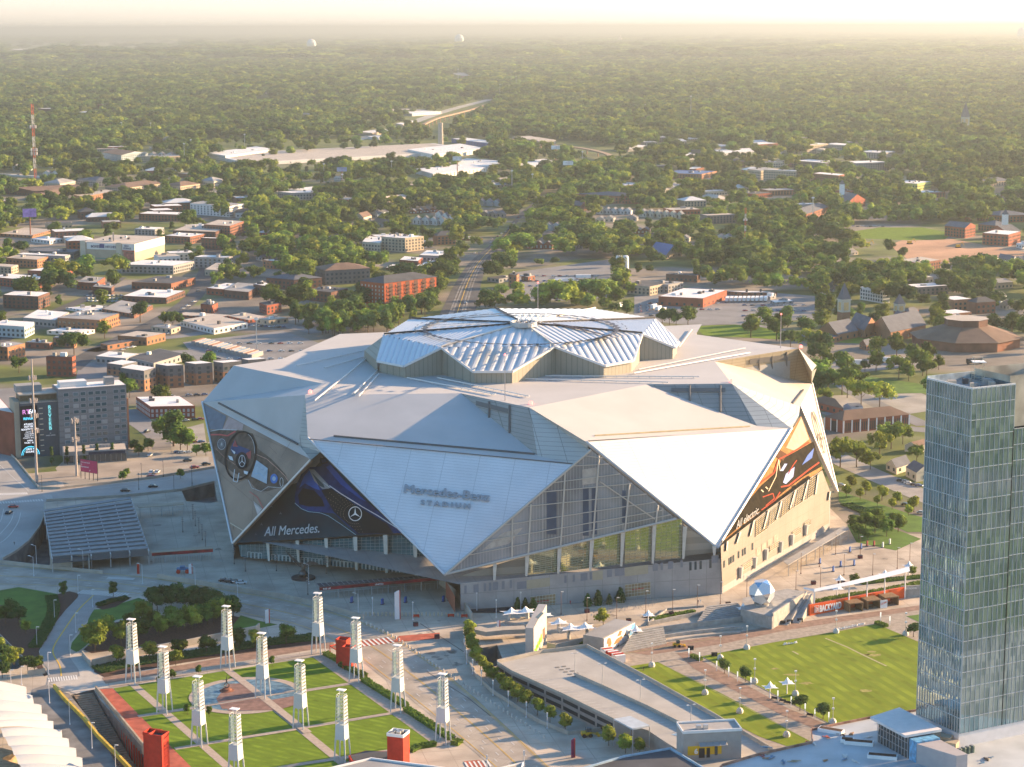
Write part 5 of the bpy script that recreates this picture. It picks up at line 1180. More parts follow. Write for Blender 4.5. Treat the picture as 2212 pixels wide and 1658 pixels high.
for s in [
(0,0,(380,1580),(520,1592),(660,1565),48,'cream','grey','hip'),(0,0,(670,1552),(830,1566),(1040,1556),50,'grey','slate','hip'),(0,0,(910,1612),(1100,1625),(1430,1582),45,'tan','brown','hip'),(0,0,(1720,1560),(1850,1572),(1950,1555),55,'cream','grey','hip'),
(0,0,(1430,1600),(1560,1612),(1730,1590),50,'tan','brown','hip'),(0,0,(2070,1550),(2110,1560),(2150,1550),40,'orange','tan','flat'),(0,0,(0,1640),(300,1655),(800,1630),40,'dbrick','brown','gable'),(0,1,(0,70),(70,90),(140,65),40,'orange','tan','flat'),
(0,1,(290,30),(420,45),(560,10),30,'orange','brown','gable'),(0,1,(640,30),(720,45),(1000,-5),45,'orange','tan','flat'),(0,0,(880,1320),(1050,1345),(1280,1325),55,'blue','brown','gable'),(0,0,(1210,1352),(1420,1358),(1660,1345),55,'tan','grey','flat'),
(0,0,(1790,1322),(1950,1350),(2380,1290),45,'white','white','flat'),(0,0,(-40,1500),(190,1512),(420,1530),16,'white','white','flat'),(0,0,(570,1330),(620,1345),(680,1330),35,'white','grey','gable'),(0,0,(410,1390),(450,1398),(500,1392),55,'white','white','flat'),
(0,0,(1540,1500),(1640,1510),(1790,1500),35,'orange','tan','flat'),(0,0,(1480,1455),(1560,1462),(1640,1450),22,'blue','grey','flat'),(0,0,(300,940),(480,945),(655,940),45,'dbrick','white','flat'),(0,0,(845,905),(1000,915),(1140,915),40,'brick','grey','flat'),
(0,0,(680,970),(750,978),(810,970),18,'white','white','flat'),(0,0,(1210,915),(1300,925),(1420,925),18,'grey','white','flat'),(0,0,(420,635),(560,640),(720,632),12,'white','white','flat'),(0,0,(740,632),(850,636),(990,628),10,'tan','tan','flat'),
(0,0,(1110,388),(1300,392),(1530,384),12,'white','white','flat'),(0,0,(0,430),(300,435),(620,425),10,'tan','white','flat'),(0,0,(250,455),(350,462),(470,450),28,'orange','tan','flat'),(0,0,(620,430),(720,436),(900,425),12,'tan','white','flat'),(0,0,(0,455),(60,465),(170,455),25,'cream','tan','flat'),
(1,0,(1310,1292),(1530,1338),(1990,1282),42,'white','white','flat'),(1,0,(1380,1462),(1530,1505),(1990,1450),38,'white','white','flat'),(1,0,(1640,1412),(2000,1440),(2180,1395),26,'white','white','flat'),(1,0,(880,1142),(1000,1152),(1210,1125),24,'tan','white','flat'),
(1,0,(965,1182),(1060,1192),(1140,1180),20,'white','white','flat'),(1,0,(1690,1200),(2070,1250),(2180,1238),36,'navy','white','flat'),(1,0,(2080,1240),(2130,1248),(2280,1225),48,'white','white','flat'),(1,0,(190,1645),(500,1652),(800,1620),30,'white','white','flat'),
(1,0,(675,1528),(760,1534),(820,1528),42,'white','tan','flat'),(1,0,(1290,1052),(1330,1058),(1385,1050),28,'white','white','flat'),(1,0,(1210,1070),(1270,1080),(1310,1070),26,'cream','white','flat'),(1,0,(900,955),(1100,965),(1500,950),10,'tan','tan','flat'),
(1,0,(1190,975),(1350,985),(1600,965),22,'white','white','flat'),(1,0,(80,795),(220,806),(350,815),18,'white','white','flat'),(1,0,(405,978),(500,985),(595,985),28,'white','tan','flat'),(1,0,(1750,585),(1780,590),(1820,585),25,'orange','white','flat'),(1,0,(1620,640),(1800,660),(1995,645),20,'brick','grey','flat'),
(1,0,(1990,1585),(2080,1600),(2175,1595),25,'tan','white','flat'),(1,0,(915,1515),(950,1522),(985,1510),20,'white','white','flat'),(1,0,(50,328),(90,332),(140,328),28,'cream','tan','flat'),(1,0,(450,362),(510,366),(565,358),20,'cream','white','flat'),(1,0,(680,368),(800,374),(930,366),12,'white','white','flat'),(1,0,(800,330),(830,334),(880,328),16,'tan','white','flat'),
(2,0,(0,1185),(230,1222),(380,1212),42,'grey','tan','flat'),(2,0,(900,1282),(1000,1292),(1190,1262),24,'dgrey','white','flat'),(2,0,(1320,1322),(1480,1345),(2330,1295),40,'white','white','flat'),(2,0,(1410,1195),(1540,1205),(1650,1200),12,'tan','white','flat'),
(2,0,(1640,1262),(1760,1272),(1900,1258),35,'grey','white','flat'),(2,0,(1950,1245),(2080,1256),(2300,1240),40,'brick','white','flat'),(2,0,(1300,1498),(1640,1508),(1770,1480),45,'orange','blue','flat'),(2,0,(1430,1455),(1560,1465),(1660,1450),30,'brick','white','flat'),(2,0,(810,1592),(960,1608),(1140,1590),24,'brick','white','flat'),
(2,0,(2030,1465),(2150,1480),(2300,1462),75,'tan','grey','flat'),(2,0,(1210,1625),(1300,1645),(1490,1610),26,'grey','grey','gable'),(2,0,(380,1575),(450,1582),(560,1565),20,'tan','tan','flat'),(2,0,(0,1410),(120,1445),(400,1405),30,'white','white','flat'),(2,0,(480,632),(600,640),(750,640),14,'tan','white','flat'),(2,0,(880,1365),(960,1372),(1040,1362),22,'brick','grey','flat'),(2,0,(1090,1480),(1130,1490),(1290,1540),18,'brick','grey','flat'),
(3,0,(175,1250),(335,1262),(520,1245),70,'tan','white','flat'),(3,0,(520,1250),(690,1262),(750,1250),72,'grey','white','flat'),(3,0,(200,1198),(290,1204),(340,1190),45,'tan','tan','flat'),(3,0,(735,1185),(785,1190),(832,1178),48,'cream','tan','flat'),(3,0,(715,1312),(1020,1325),(1100,1310),50,'grey','white','flat'),
(3,0,(220,1390),(480,1412),(620,1400),80,'dgrey','white','flat'),(3,0,(620,1400),(760,1415),(1045,1405),75,'grey','white','flat'),(3,0,(-40,1470),(240,1484),(390,1484),95,'tan','white','flat'),(3,0,(390,1502),(610,1522),(660,1510),85,'brick','white','flat'),(3,0,(1660,1572),(1790,1584),(2100,1560),42,'tan','slate','hip'),(3,0,(420,1290),(480,1298),(525,1290),45,'cream','tan','flat'),(3,0,(2170,1330),(2200,1336),(2300,1330),60,'red','tan','flat'),(3,0,(250,1345),(300,1350),(360,1345),18,'white','white','flat'),(3,0,(1400,1112),(1440,1116),(1490,1108),12,'white','white','flat'),(3,0,(0,1305),(60,1312),(150,1300),22,'blue','white','flat'),
(1,1,(190,0),(300,12),(590,5),60,'grey','white','flat'),(1,1,(720,62),(800,72),(850,55),40,'orange','tan','flat'),(1,1,(1030,72),(1080,84),(1560,22),42,'cream','tan','gable'),(1,1,(920,432),(1075,445),(1110,395),75,'cream','white','flat'),(1,1,(1085,392),(1290,405),(1450,385),118,'tan','white','flat'),
(1,1,(1410,548),(1640,558),(1700,515),48,'grey','white','flat'),(1,1,(1240,588),(1400,602),(1440,570),45,'red','white','flat'),(1,1,(1385,640),(1480,655),(1600,605),38,'red','white','flat'),(1,1,(1120,655),(1280,675),(1330,645),16,'brick','white','flat'),(1,1,(510,650),(600,685),(985,662),125,'dgrey','brown','hip'),
(1,1,(90,742),(330,762),(570,742),85,'dbrick','slate','hip'),(1,1,(460,850),(650,872),(795,835),90,'dbrick','dark','flat'),(1,1,(-20,800),(95,818),(150,798),92,'dbrick','white','flat'),(1,1,(30,960),(95,985),(220,962),78,'red','dark','flat'),(1,1,(60,590),(150,600),(270,595),70,'orange','white','flat'),(1,1,(0,1095),(110,1110),(280,1090),45,'tan','tan','flat'),(1,1,(0,350),(150,365),(215,350),28,'red','white','flat'),
(1,1,(370,385),(440,400),(480,385),25,'blue','slate','gable'),(1,1,(650,390),(700,408),(765,390),28,'cream','brown','hip'),(1,1,(850,210),(930,225),(1000,205),40,'cream','brown','gable'),(1,1,(1000,260),(1090,275),(1190,270),30,'grey','brown','gable'),(1,1,(985,180),(1050,190),(1150,170),40,'blue','slate','gable'),(1,1,(0,560),(50,570),(110,555),30,'grey','slate','hip'),
(1,1,(1770,405),(1860,412),(1955,400),12,'red','white','flat'),(1,1,(1720,80),(1750,90),(1780,80),30,'blue','slate','gable'),(1,1,(2000,740),(2100,755),(2230,735),35,'grey','dark','flat'),
(2,1,(550,20),(890,38),(1200,40),65,'brick','slate','hip'),(2,1,(490,110),(590,125),(660,110),45,'dbrick','slate','gable'),(2,1,(1600,45),(1770,70),(1885,60),35,'cream','tan','hip'),(2,1,(1980,10),(2100,22),(2250,10),35,'red','dark','flat'),(2,1,(1190,545),(1320,575),(1330,560),40,'x','x','x'),
(2,1,(950,800),(1190,822),(1365,785),78,'tan','dark','flat'),(2,1,(1330,712),(1600,728),(1625,712),58,'dbrick','dark','flat'),(2,1,(1200,795),(1350,805),(1480,780),75,'grey','grey','flat'),(2,1,(1850,860),(2020,872),(2290,870),30,'brick','white','flat'),(2,1,(-30,715),(40,725),(62,712),110,'orange','dark','flat'),(2,1,(80,730),(140,738),(200,725),40,'brick','tan','flat'),
(3,1,(160,180),(330,195),(520,130),55,'brick','slate','gable'),(3,1,(500,85),(570,95),(690,80),30,'brick','slate','gable'),(3,1,(1120,-5),(1300,10),(1530,5),45,'brick','white','flat'),(3,1,(1525,295),(1700,315),(1790,295),88,'red','slate','gable'),(3,1,(1850,358),(2075,375),(2180,345),98,'red','white','flat'),(3,1,(1805,190),(2000,208),(2290,200),60,'brick','slate','hip'),(3,1,(1815,280),(1960,295),(2100,285),55,'brick','slate','hip'),(3,1,(1700,218),(1740,222),(1760,215),40,'brick','slate','hip'),
(3,1,(1820,580),(1960,610),(1990,590),62,'white','slate','gable'),(3,1,(1985,580),(2110,605),(2150,590),62,'white','slate','gable'),(3,1,(2115,590),(2210,605),(2300,590),60,'grey','slate','gable'),(3,1,(1130,590),(1300,620),(1490,590),70,'brick','tan','flat'),(3,1,(350,440),(460,480),(580,465),22,'white','brown','gable'),(3,1,(540,500),(600,545),(780,520),25,'tan','tan','flat'),(3,1,(415,840),(490,860),(545,830),28,'white','slate','gable'),(3,1,(545,835),(610,855),(720,850),25,'white','brown','gable'),
(3,1,(800,745),(860,755),(1030,720),60,'tan','white','flat'),(3,1,(1165,1030),(1220,1040),(1300,1020),45,'red','slate','hip'),(3,1,(1930,900),(2010,915),(2060,900),45,'blue','slate','gable'),(3,1,(2000,970),(2060,985),(2140,965),40,'tan','brown','gable'),(3,1,(2145,445),(2190,455),(2290,440),38,'white','white','flat'),(3,1,(1860,30),(1930,40),(2020,30),30,'brick','white','flat'),(3,1,(0,900),(20,912),(70,900),25,'grey','white','flat'),(3,1,(20,940),(60,958),(220,945),25,'grey','white','flat'),(3,1,(450,285),(530,292),(608,285),25,'white','white','flat'),
(3,2,(410,130),(440,165),(650,220),60,'red','brown','hip'),(3,2,(650,190),(720,205),(820,200),15,'white','grey','gable'),(3,2,(1180,530),(1290,545),(1400,520),55,'cream','brown','gable'),(3,2,(1020,690),(1110,730),(1230,690),55,'cream','slate','gable'),(3,2,(1190,720),(1280,770),(1420,750),80,'cream','slate','gable')]:
 c,r,rl,rc,rr,hp,wl,rf,kd=s
 if wl=='x': continue
 far=T(c,r,*rc)[1]<330
 TB(c,r,rl,rc,rr,hp,wl,rf,kd,cols=(0 if T(c,r,*rc)[1]<200 else None),rows=(0 if T(c,r,*rc)[1]<200 else None),units=(0 if far else None))
 # big white warehouse
bq((450,333),(530,352),(1040,325),7,'white','tan',label='long white warehouse roof with two small roof towers',units=0,cols=14,rows=1)
for x,y in ((580,317),(650,315)):
 pass
TB(2,1,(1265,905),(1650,925),(1855,850),78,'red','white',label='white roofed brick factory with loading bays',units=7,cols=6,rows=1)
TB(3,1,(795,822),(990,856),(1050,850),110,'white','white',label='white four storey townhouses with open roof terraces',cols=9,rows=3,units=3)
TB(3,2,(490,285),(650,320),(1215,265),108,'red','brown','hip',label='long brick hall with white pilasters and brown hipped roof',name='brick_hall',cols=0,rows=0)
hall=[o for o in COL.objects if o.name.startswith('brick_hall')][0]
hw=[G(*T(3,2,x,y)) for x,y in ((490,393),(650,428),(1215,373))]; hh=108/4*1200/FPX
for i in range(9): onwall(hall,hw[1],hw[2],i/8-.008,i/8+.012,0,hh,'pilaster',white_p,.25)
for i in range(8):
 for k in (.3,.55,.78): onwall(hall,hw[1],hw[2],(i+k)/8-.006,(i+k)/8+.008,hh*.12,hh*.8,'window',glass_d,.15)
for i in range(4): onwall(hall,hw[0],hw[1],i/3-.02,i/3+.03,0,hh,'pilaster',white_p,.25)
onwall(hall,hw[0],hw[1],.35,.66,0,hh*.85,'porch',dark_metal,.15)
TB(3,0,(1010,1575),(1290,1592),(1410,1572),60,'lime','white',label='lime green unfinished building with white roof boxes',units=9)
# red brick apartment block with balconies
WM['vivid']=mat('vivid_brick',(.34,.08,.035),.9,var=.15,scale=.15); WNM['vivid']='red brick'
apt,(a,b,c,e,h)=TB(1,1,(905,772),(1112,797),(1560,735),215,'vivid','dark','hip',label='large red brick apartment block with dark hipped roof and balconies',name='apartment_block',cols=0,rows=0)
facade(apt,a,b,h,7,6,1.0,1.6,'w');
facade(apt,b,c,h,12,6,.9,1.7,'d')
bal=MB(); bal.box(-1.6,-1.6,0,1.6,0,.15); [bal.tube((x,-1.55,0),(x,-1.55,1.1),.05,n=3) for x in (-1.6,-.8,0,.8,1.6)]; bal.tube((-1.6,-1.55,1.1),(1.6,-1.55,1.1),.06,n=3); balm=bal.mesh('balcony',dark_metal)
dd=(c-b); yw=math.atan2(dd.y,dd.x)
for i in range(6):
 u=.12+i*.16; onwall(apt,b,c,u-.035,u+.035,h*.1,h*.97,'balcony_bay',WM['dbrick'],.15)
 for f in range(6): p=b+dd*u; place('balcony',balm,apt,(p.x-apt.location.x+dd.normalized().y*.2,p.y-apt.location.y-.1,2.0+f*(h-3)/6),yw)
 # rows of gabled town homes
for (c_,r_,x0,y0,x1,y1,n,hp,wl) in ((2,1,730,160,1030,165,5,30,'white'),(2,1,1100,180,1480,200,6,34,'cream'),(1,1,1325,170,1560,150,4,24,'brick'),(1,1,1355,240,1640,250,4,40,'white'),(1,1,1550,190,1720,235,3,26,'white'),(2,1,120,450,350,455,3,40,'red'),(2,1,275,290,420,290,2,45,'blue'),(1,1,1910,90,2110,95,3,30,'blue'),(1,1,1940,190,2150,190,3,30,'grey'),(2,1,1380,400,1530,400,2,30,'cream'),(2,1,1700,390,1890,385,3,38,'white'),(2,1,490,470,610,460,2,30,'grey'),(0,0,1200,1340,1580,1345,5,20,'blue'),(0,0,110,1450,270,1450,3,25,'blue'),(2,1,720,240,880,230,2,30,'cream'),(2,1,990,225,1080,225,1,25,'grey'),(2,1,1050,330,1180,330,2,35,'brick'),(0,0,370,1500,580,1500,3,14,'white')):
 for i in range(n):
  xa,xb=x0+(x1-x0)*i/n,x0+(x1-x0)*(i+1)/n; ya,yb=y0+(y1-y0)*i/n,y0+(y1-y0)*(i+1)/n
  TB(c_,r_,(xa,ya),(xb-3,yb+4),(xb+12,yb-8),hp,wl,'slate','gable',desc=WNM[wl]+' gabled town home',name='town_home',cat='house',cols=2,rows=2,group='rows of gabled town homes',units=0,win='w' if wl in ('blue','brick','red') else 'd',ridge='r')
LAND['the steepled church']=(1850,705)
# chapel
TB(2,1,(1180,520),(1330,548),(1465,520),36,'tan','blue','gable',label='tan chapel with blue roof and round window',name='chapel',cat='chapel',ridge='l',cols=3,rows=1)
# church with two steeples
def spire(x,y,w_,h1,h2,tr,label=None,mt=WM['tan'],group=None):
 p=G(x,y); t=thing('church_tower',label,'tower',p,math.radians(20)); s=w_/2
 mb=MB(); mb.box(-s,-s,0,s,s,h1*.55); mb.build('brick_base',WM['orange'],t)
 mb=MB(); mb.box(-s,-s,h1*.55,s,s,h1); mb.build('belfry',WM['cream'],t)
 for k in range(4):
  mb=MB(); mb.box(-s*.55,-s-.12,h1*.62,s*.55,-s+.05,h1*.92); o=mb.build('louvre',mat('warm_louvre',(.55,.36,.16),.7,var=.1),t); o.rotation_euler=(0,0,k*math.pi/2)
 mb=MB(); mb.box(-s*1.15,-s*1.15,h1,s*1.15,s*1.15,h1+.8); mb.build('cornice',WM['cream'],t)
 mb=MB(); b_=[(-s*1.1,-s*1.1,h1+.8),(s*1.1,-s*1.1,h1+.8),(s*1.1,s*1.1,h1+.8),(-s*1.1,s*1.1,h1+.8)]
 for i in range(4): mb.face([b_[i],b_[(i+1) % 4],(0,0,h1+h2)])
 mb.build('spire',RM['slate'],t); return t
spire(1822,705,7.5,21,14,0,'tan church bell tower with slate spire, the taller one')
spire(1942,690,6.5,12,9,0,'short tan church cupola with slate cap')
spire(2084,292,13,38,34,0,'distant pale church tower with tiered spire amid forest')
TB(3,0,(1555,1140),(1680,1165),(1700,1150),25,'white','slate','gable',desc='white church nave with slate roof',name='church_nave',cat='church')
for (rl,rc,rr,hp,lb) in (((440,1195),(600,1235),(775,1200),60,'near left wing of the brick church with slate gable'),((700,1150),(830,1200),(945,1160),70,'middle wing of the brick church with tan gable'),((905,1150),(1060,1215),(1360,1150),85,'main nave of the brick church with long slate roof'),((410,1240),(500,1275),(620,1245),50,'front brick porch of the church with flat pale roof'),((1060,1090),(1180,1140),(1290,1120),60,'rear transept of the brick church with round window'),((790,1310),(850,1330),(930,1310),45,'small gabled outbuilding before the church')):
 TB(3,1,rl,rc,rr,hp,'orange','slate','gable' if 'flat' not in lb else 'flat',label=lb,name='church_wing',cat='church',cols=3,rows=1,units=0)
 # octagonal hall
oc=G(2085,745); t=thing('octagonal_hall','octagonal brown hall with faceted roof and raised lantern','hall',oc)
def ngon(r,n=8,ph=.39): return [(r*math.cos(2*math.pi*i/n+ph),r*math.sin(2*math.pi*i/n+ph)) for i in range(n)]
MB().prism(ngon(40),0,7).build('wall',WM['brick'],t)
mb=MB(); o8,i8=ngon(42),ngon(16)
for i in range(8): j=(i+1) % 8; mb.face([(*o8[i],7),(*o8[j],7),(*i8[j],15),(*i8[i],15)])
mb.build('roof',RM['brown'],t); MB().prism(ngon(16),14,20).build('lantern',WM['dbrick'],t); MB().poly([(x,y,20.1) for x,y in ngon(17)]).build('lantern_roof',RM['tan'],t)
FOOT.append([(x+oc.x,y+oc.y) for x,y in ngon(44)])
# college hall with cupola
TB(3,1,(560,60),(690,95),(840,70),55,'red','slate','gable',label='red brick college hall with white cupola and dormers',name='college_hall',cols=5,rows=2)
TB(3,1,(1900,340),(2060,350),(2180,340),60,'red','slate','gable',label='brick college hall under the white cupola by the earth site',name='college_hall',cols=5,rows=2)
for x,y,h0,lb in ((1818,444,22,'white cupola on the red brick college hall'),(2170,505,16,'white cupola on the college by the earth site')):
 t=thing('cupola',lb,'cupola',G(x,y)); mb=MB(); mb.box(-3,-3,0,3,3,h0+6); mb.build('drum',white_p,t); mb=MB()
 for i in range(4): a_=[(-3.4,-3.4),(3.4,-3.4),(3.4,3.4),(-3.4,3.4)]; mb.face([(*a_[i],h0+6),(*a_[(i+1) % 4],h0+6),(0,0,h0+12)])
 mb.build('cap',RM['slate'],t)
 # silos
for i,(x,lb) in enumerate(((1337,'left one of the twin white silos'),(1351,'right one of the twin white silos'))):
 t=thing('silo',lb,'silo',G(x,593)); mb=MB(); mb.lathe([(3.2,0),(3.2,16),(2.4,18),(.2,18.4)],16); mb.build('tank',white_p,t); mb=MB(); mb.tube((3.3,0,0),(3.3,0,19),.15,n=4); mb.build('ladder',steel,t)
for k in range(5):
 x=1110; x,y=1533+k*7.5,673-k*.3
 x,y=2040-580+400+k*14-280,642
for k in range(10):
 x,y=1571+k*9.2,652-k*0.1; p=G(x,y); t=thing('trailer',None,'trailer',p,math.radians(80),'white trailers lined up by the factory'); mb=MB(); mb.box(-6.5,-1.3,1,6.5,1.3,4); mb.build('box',white_p,t); mb=MB(); [mb.tube((a_,-1.2,.5),(a_,1.2,.5),.5,n=7) for a_ in (-5,-4,5)]; mb.build('wheel_set',black_r,t); auto(t,'white box trailer',(x,y))
for x,y,yw_,L_ in ((1220,610,0,18),(1260,603,0,14),(1205,613,0,9),(1412,668,1.2,10),(1422,672,1.2,10),(1432,676,1.2,10),(1340,665,1.2,9),(2105,787,.3,12),(1935,785,-.3,20),(1848,790,0,9)):
 t=thing('trailer',None,'trailer',G(x,y),yw_,'box trailers in parking yards'); mb=MB(); mb.box(-L_/2,-1.4,1,L_/2,1.4,4); mb.build('box',white_p if x != 2105 else dark_metal,t); mb=MB(); [mb.tube((a_,-1.2,.5),(a_,1.2,.5),.5,n=7) for a_ in (-L_/2+1,L_/2-1)]; mb.build('wheel_set',black_r,t); auto(t,('white' if x != 2105 else 'black')+' parked trailer',(x,y))
 # elevated railway
rail=thing('elevated_railway','elevated railway viaduct curving towards the brick mill','railway',G(960,262))
def via(pts,z,wd,nm,par,mt,step=40):
 P=smooth([G(x,y,z) for x,y in pts]); mb=MB(); mb.strip(P,wd); mb.wall([p-Vector((0,0,2.5)) for p in P],wd,2.4,0); mb.build(nm,mt,par,world=True)
 pc=MB(); acc=0
 for a_,b_2 in zip(P,P[1:]):
  acc+=(b_2-a_).length
  if acc>step: acc=0; pc.tube((a_.x,a_.y,0),(a_.x,a_.y,z-2),1.5,n=6)
 pc.build('pier',mt,par,world=True)
railm=mat('viaduct_pale',(.33,.22,.14),.8,var=.1)
via([(915,268),(945,254),(985,245),(1030,233),(1060,222)],14,8,'deck',rail,railm)
r2=thing('elevated_railway','curving pale railway viaduct right of the station roof','railway',G(1250,340))
via([(1100,300),(1180,312),(1250,318),(1300,328),(1326,338),(1290,352),(1230,362)],10,10,'deck',r2,railm)
ch=thing('concrete_stack','tall pale concrete stack beside the long warehouse','chimney',G(952,316)); mb=MB(); mb.lathe([(5.5,0),(4.6,46),(.1,46)],14); mb.build('shaft',concrete,ch)
# water towers and distant markers
for x,y,h_,lb in ((673,118,32,'left white water tower in the far forest'),(992,108,32,'middle white water tower in the far forest'),(2206,102,40,'white water tower at the right edge of the forest')):
 t=thing('water_tower',lb,'water tower',G(x,y)); s=math.hypot(G(x,y).y,235)/10000*1.3; mb=MB(); [mb.tube((12*s*math.cos(a_),12*s*math.sin(a_),0),(9*s*math.cos(a_),9*s*math.sin(a_),h_*s),1.5*s,n=5) for a_ in (0,1.57,3.14,4.71)]; mb.build('leg',white_p,t); mb=MB(); mb.lathe([(3*s,h_*s*.7),(17*s,h_*s),(18*s,h_*s*1.3),(12*s,h_*s*1.65),(1,h_*s*1.8)],14); mb.build('tank',white_p,t)
t=thing('distant_tower','pale tapering tower far off near the horizon','tower',G(1339,100)); mb=MB(); mb.lathe([(30,0),(26,95),(12,98),(11,135),(.1,140)],8); mb.build('shaft',WM['cream'],t)
# masts
def mast(x,y,h,label,r=.8,red=True,cat='mast',plat=()):
 t=thing('radio_mast',label,cat,G(x,y)); n=7
 for k in range(n):
  mb=MB(); z0,z1=h*k/n,h*(k+1)/n
  for a_ in (0,2.09,4.19): mb.tube((r*math.cos(a_),r*math.sin(a_),z0),(r*math.cos(a_),r*math.sin(a_),z1),.16+r*.12,n=4,cap=False)
  m_=max(2,int((z1-z0)/(r*3)))
  for i in range(m_):
   za,zb=z0+(z1-z0)*i/m_,z0+(z1-z0)*(i+1)/m_
   for a_ in (0,2.09,4.19): mb.tube((r*math.cos(a_),r*math.sin(a_),za),(r*math.cos(a_+2.09),r*math.sin(a_+2.09),zb),.1+r*.06,n=3,cap=False)
  mb.build('mast_section',mat('mast_red',(.45,.1,.05),.6,var=0) if (k % 2==0 and red) else mat('mast_white',(.5,.48,.46),.6,var=0),t)
 for z in plat:
  mb=MB()
  for a_ in range(6): mb.obox((2.2*r*math.cos(a_),2.2*r*math.sin(a_)),r*.8,r*.8,z,z+r*2.4,a_)
  mb.build('antenna_ring',mat('mast_white',(.5,.48,.46)),t)
 return t
mast(76,388,118,'tall red and white lattice radio mast at far left',2.0,plat=(38,44,80)); mast(1609,538,44,'red and white radio mast above the trees on the right',.9,plat=(30,));
for i,(x,y,h_) in enumerate(((1492,264,65),(23,155,60),(210,158,60),(263,293,30),(326,292,28),(413,338,32),(399,362,42),(529,322,30),(1115,200,60),(990,205,90),(1258,365,30),(1755,490,36),(555,760,26),(1688,752,2),(1394,245,25),(1080,215,50),(1106,420,35),(1150,420,30),(846,385,28),(700,388,26),(740,410,24))):
 if h_>5:
  t=thing('pole',None,'pole',G(x,y),0,'slender poles above the trees'); mb=MB(); r_=.35+h_*.006; mb.tube((0,0,0),(0,0,h_),r_,r_*.6,n=5); mb.build('shaft',steel,t); mb=MB(); mb.box(-r_*3,-.4,h_-2.5,r_*3,.4,h_-1); mb.build('antenna',white_p,t); auto(t,'slender grey pole',(x,y))
  # roadside billboards on poles
def polebb(x,y,h,w_,bh,colr,label,yaw=0.2):
 t=thing('billboard',label,'billboard',G(x,y),yaw); mb=MB(); mb.tube((0,0,0),(0,0,h),.7,n=7); mb.build('pole',mat('rust_pole',(.25,.1,.06),.8),t); mb=MB(); mb.box(-w_/2,-.5,h-.5,w_/2,.5,h+bh); mb.build('panel',mat('bb_'+label[:12],colr,.5,var=.25,scale=.25),t)
polebb(66,514,24,15,9,(.35,.2,.5),'pink and blue billboard on tall rusty pole'); polebb(988,395,34,14,6,(.6,.6,.6),'white blank billboard behind the freeway'); polebb(739,402,22,15,6,(.2,.25,.4),'blue billboard facing the freeway')
polebb(1200,355,26,15,6,(.55,.6,.65),'pale billboard beside the curved viaduct'); polebb(1227,390,24,16,6,(.6,.62,.66),'white lettered billboard on rusty pole'); polebb(1318+530-345,355,18,16,7,(.1,.1,.1),'dark billboard behind the white depot')
# ------------------------------------------------------------------ foreground
def P2(pts,z=0.0): return [(q.x,q.y) for q in D(pts,z)]
def loc(x,y,z=0.0): return G(x,y,z)
# ---- hotel
ht=thing('hotel','grey hotel slab with dark sign tower, glowing screen and roof terrace','hotel',G(131,985))
hgrey=lines_mat('hotel_cladding',(0.185,0.185,0.19),(0.15,0.15,0.155),(0,0,1),3.3,.25,rough=.7,var=.04)
hdark=mat('sign_tower_cladding',(0.075,0.085,0.1),.6,var=.08)
a,b=G(131,985),G(277.5,973); dv=(b-a).normalized(); nb=Vector((-dv.y,dv.x,0)); H=37.5
def hb(a,b,dep,z0,z1,nm,mt,par=ht):
 d=(b-a).normalized(); n=Vector((-d.y,d.x,0))*dep; return MB().prism([(p.x,p.y) for p in (a,b,b+n,a+n)],z0,z1,True,True).build(nm,mt,par,world=True)
hb(a,b,18,0,H,'main_block',hgrey); hb(a+nb*.6+dv*.6,b+nb*.6-dv*.6,16.5,H,H+.12,'roof',RM['white']); hb(b-dv*.2+nb*6,b+dv*2.2+nb*6,12,0,H-9,'brick_end',WM['orange'])
hb(a+nb*5+dv*2,a+nb*5+dv*17,8,H,H+3,'plant_screen',RM['white']); hb(b+nb*3-dv*11,b+nb*3-dv*6,6,H,H+4.2,'stair_head',WM['grey'])
winh={}
def hw_(k,w_=2.6,h_=1.75):
 if k not in winh: mb=MB(); mb.box(-w_/2,-.1,0,w_/2,.02,h_); winh[k]=mb.mesh('window',{'d': mat('hotel_glass',(.03,.075,.09),.1,var=0,spec=1),'b': mat('hotel_glass_pale',(.12,.17,.19),.15,var=0),'w': mat('hotel_blind',(.33,.33,.32),.5,var=0)}[k])
 return winh[k]
fr_mb=MB(); fr_mb.box(-1.55,-.06,-.2,1.55,.01,1.95); frm=fr_mb.mesh('window_frame',mat('hotel_frame',(.33,.33,.34),.5,var=0))
RR_=random.Random(5); yh=math.atan2(dv.y,dv.x); Lh=(b-a).length
for r in range(10):
 for u in (.115,.255,.36,.475,.575,.665,.845,.945) if r>0 else (.36,.475,.575,.845,.945):
  p=a+dv*(u*Lh); z=3.2+r*3.35
  w0=place('window',hw_(RR_.choice('dddbbbw')),ht,(p.x-a.x-nb.x*.1,p.y-a.y-nb.y*.1,z),yh); place('window_frame',frm,w0,(0,.07,0),0)
ta,tb=G(47,990),G(134,983); td=(tb-ta).normalized(); tn=Vector((-td.y,td.x,0)); HT=30.5
hb(ta,tb,20,0,HT,'sign_tower',hdark); hb(ta+td*.5,tb-td*.5,18,HT,HT+.4,'terrace_floor',RM['tan'])
hb(ta+td*1+tn*5,tb-td*1+tn*5,13,HT+.4,HT+4.2,'terrace_wall',mat('terrace_brown',(.2,.14,.09),.7,var=.2,scale=.5)); hb(ta+td*.2+tn*1.5,tb-td*.0+tn*1.5,17,HT+4.2,HT+4.9,'terrace_roof',RM['tan']); hb(ta+tn*9,ta+td*14+tn*9,9,HT+4.9,HT+8.5,'lift_house',WM['grey'])
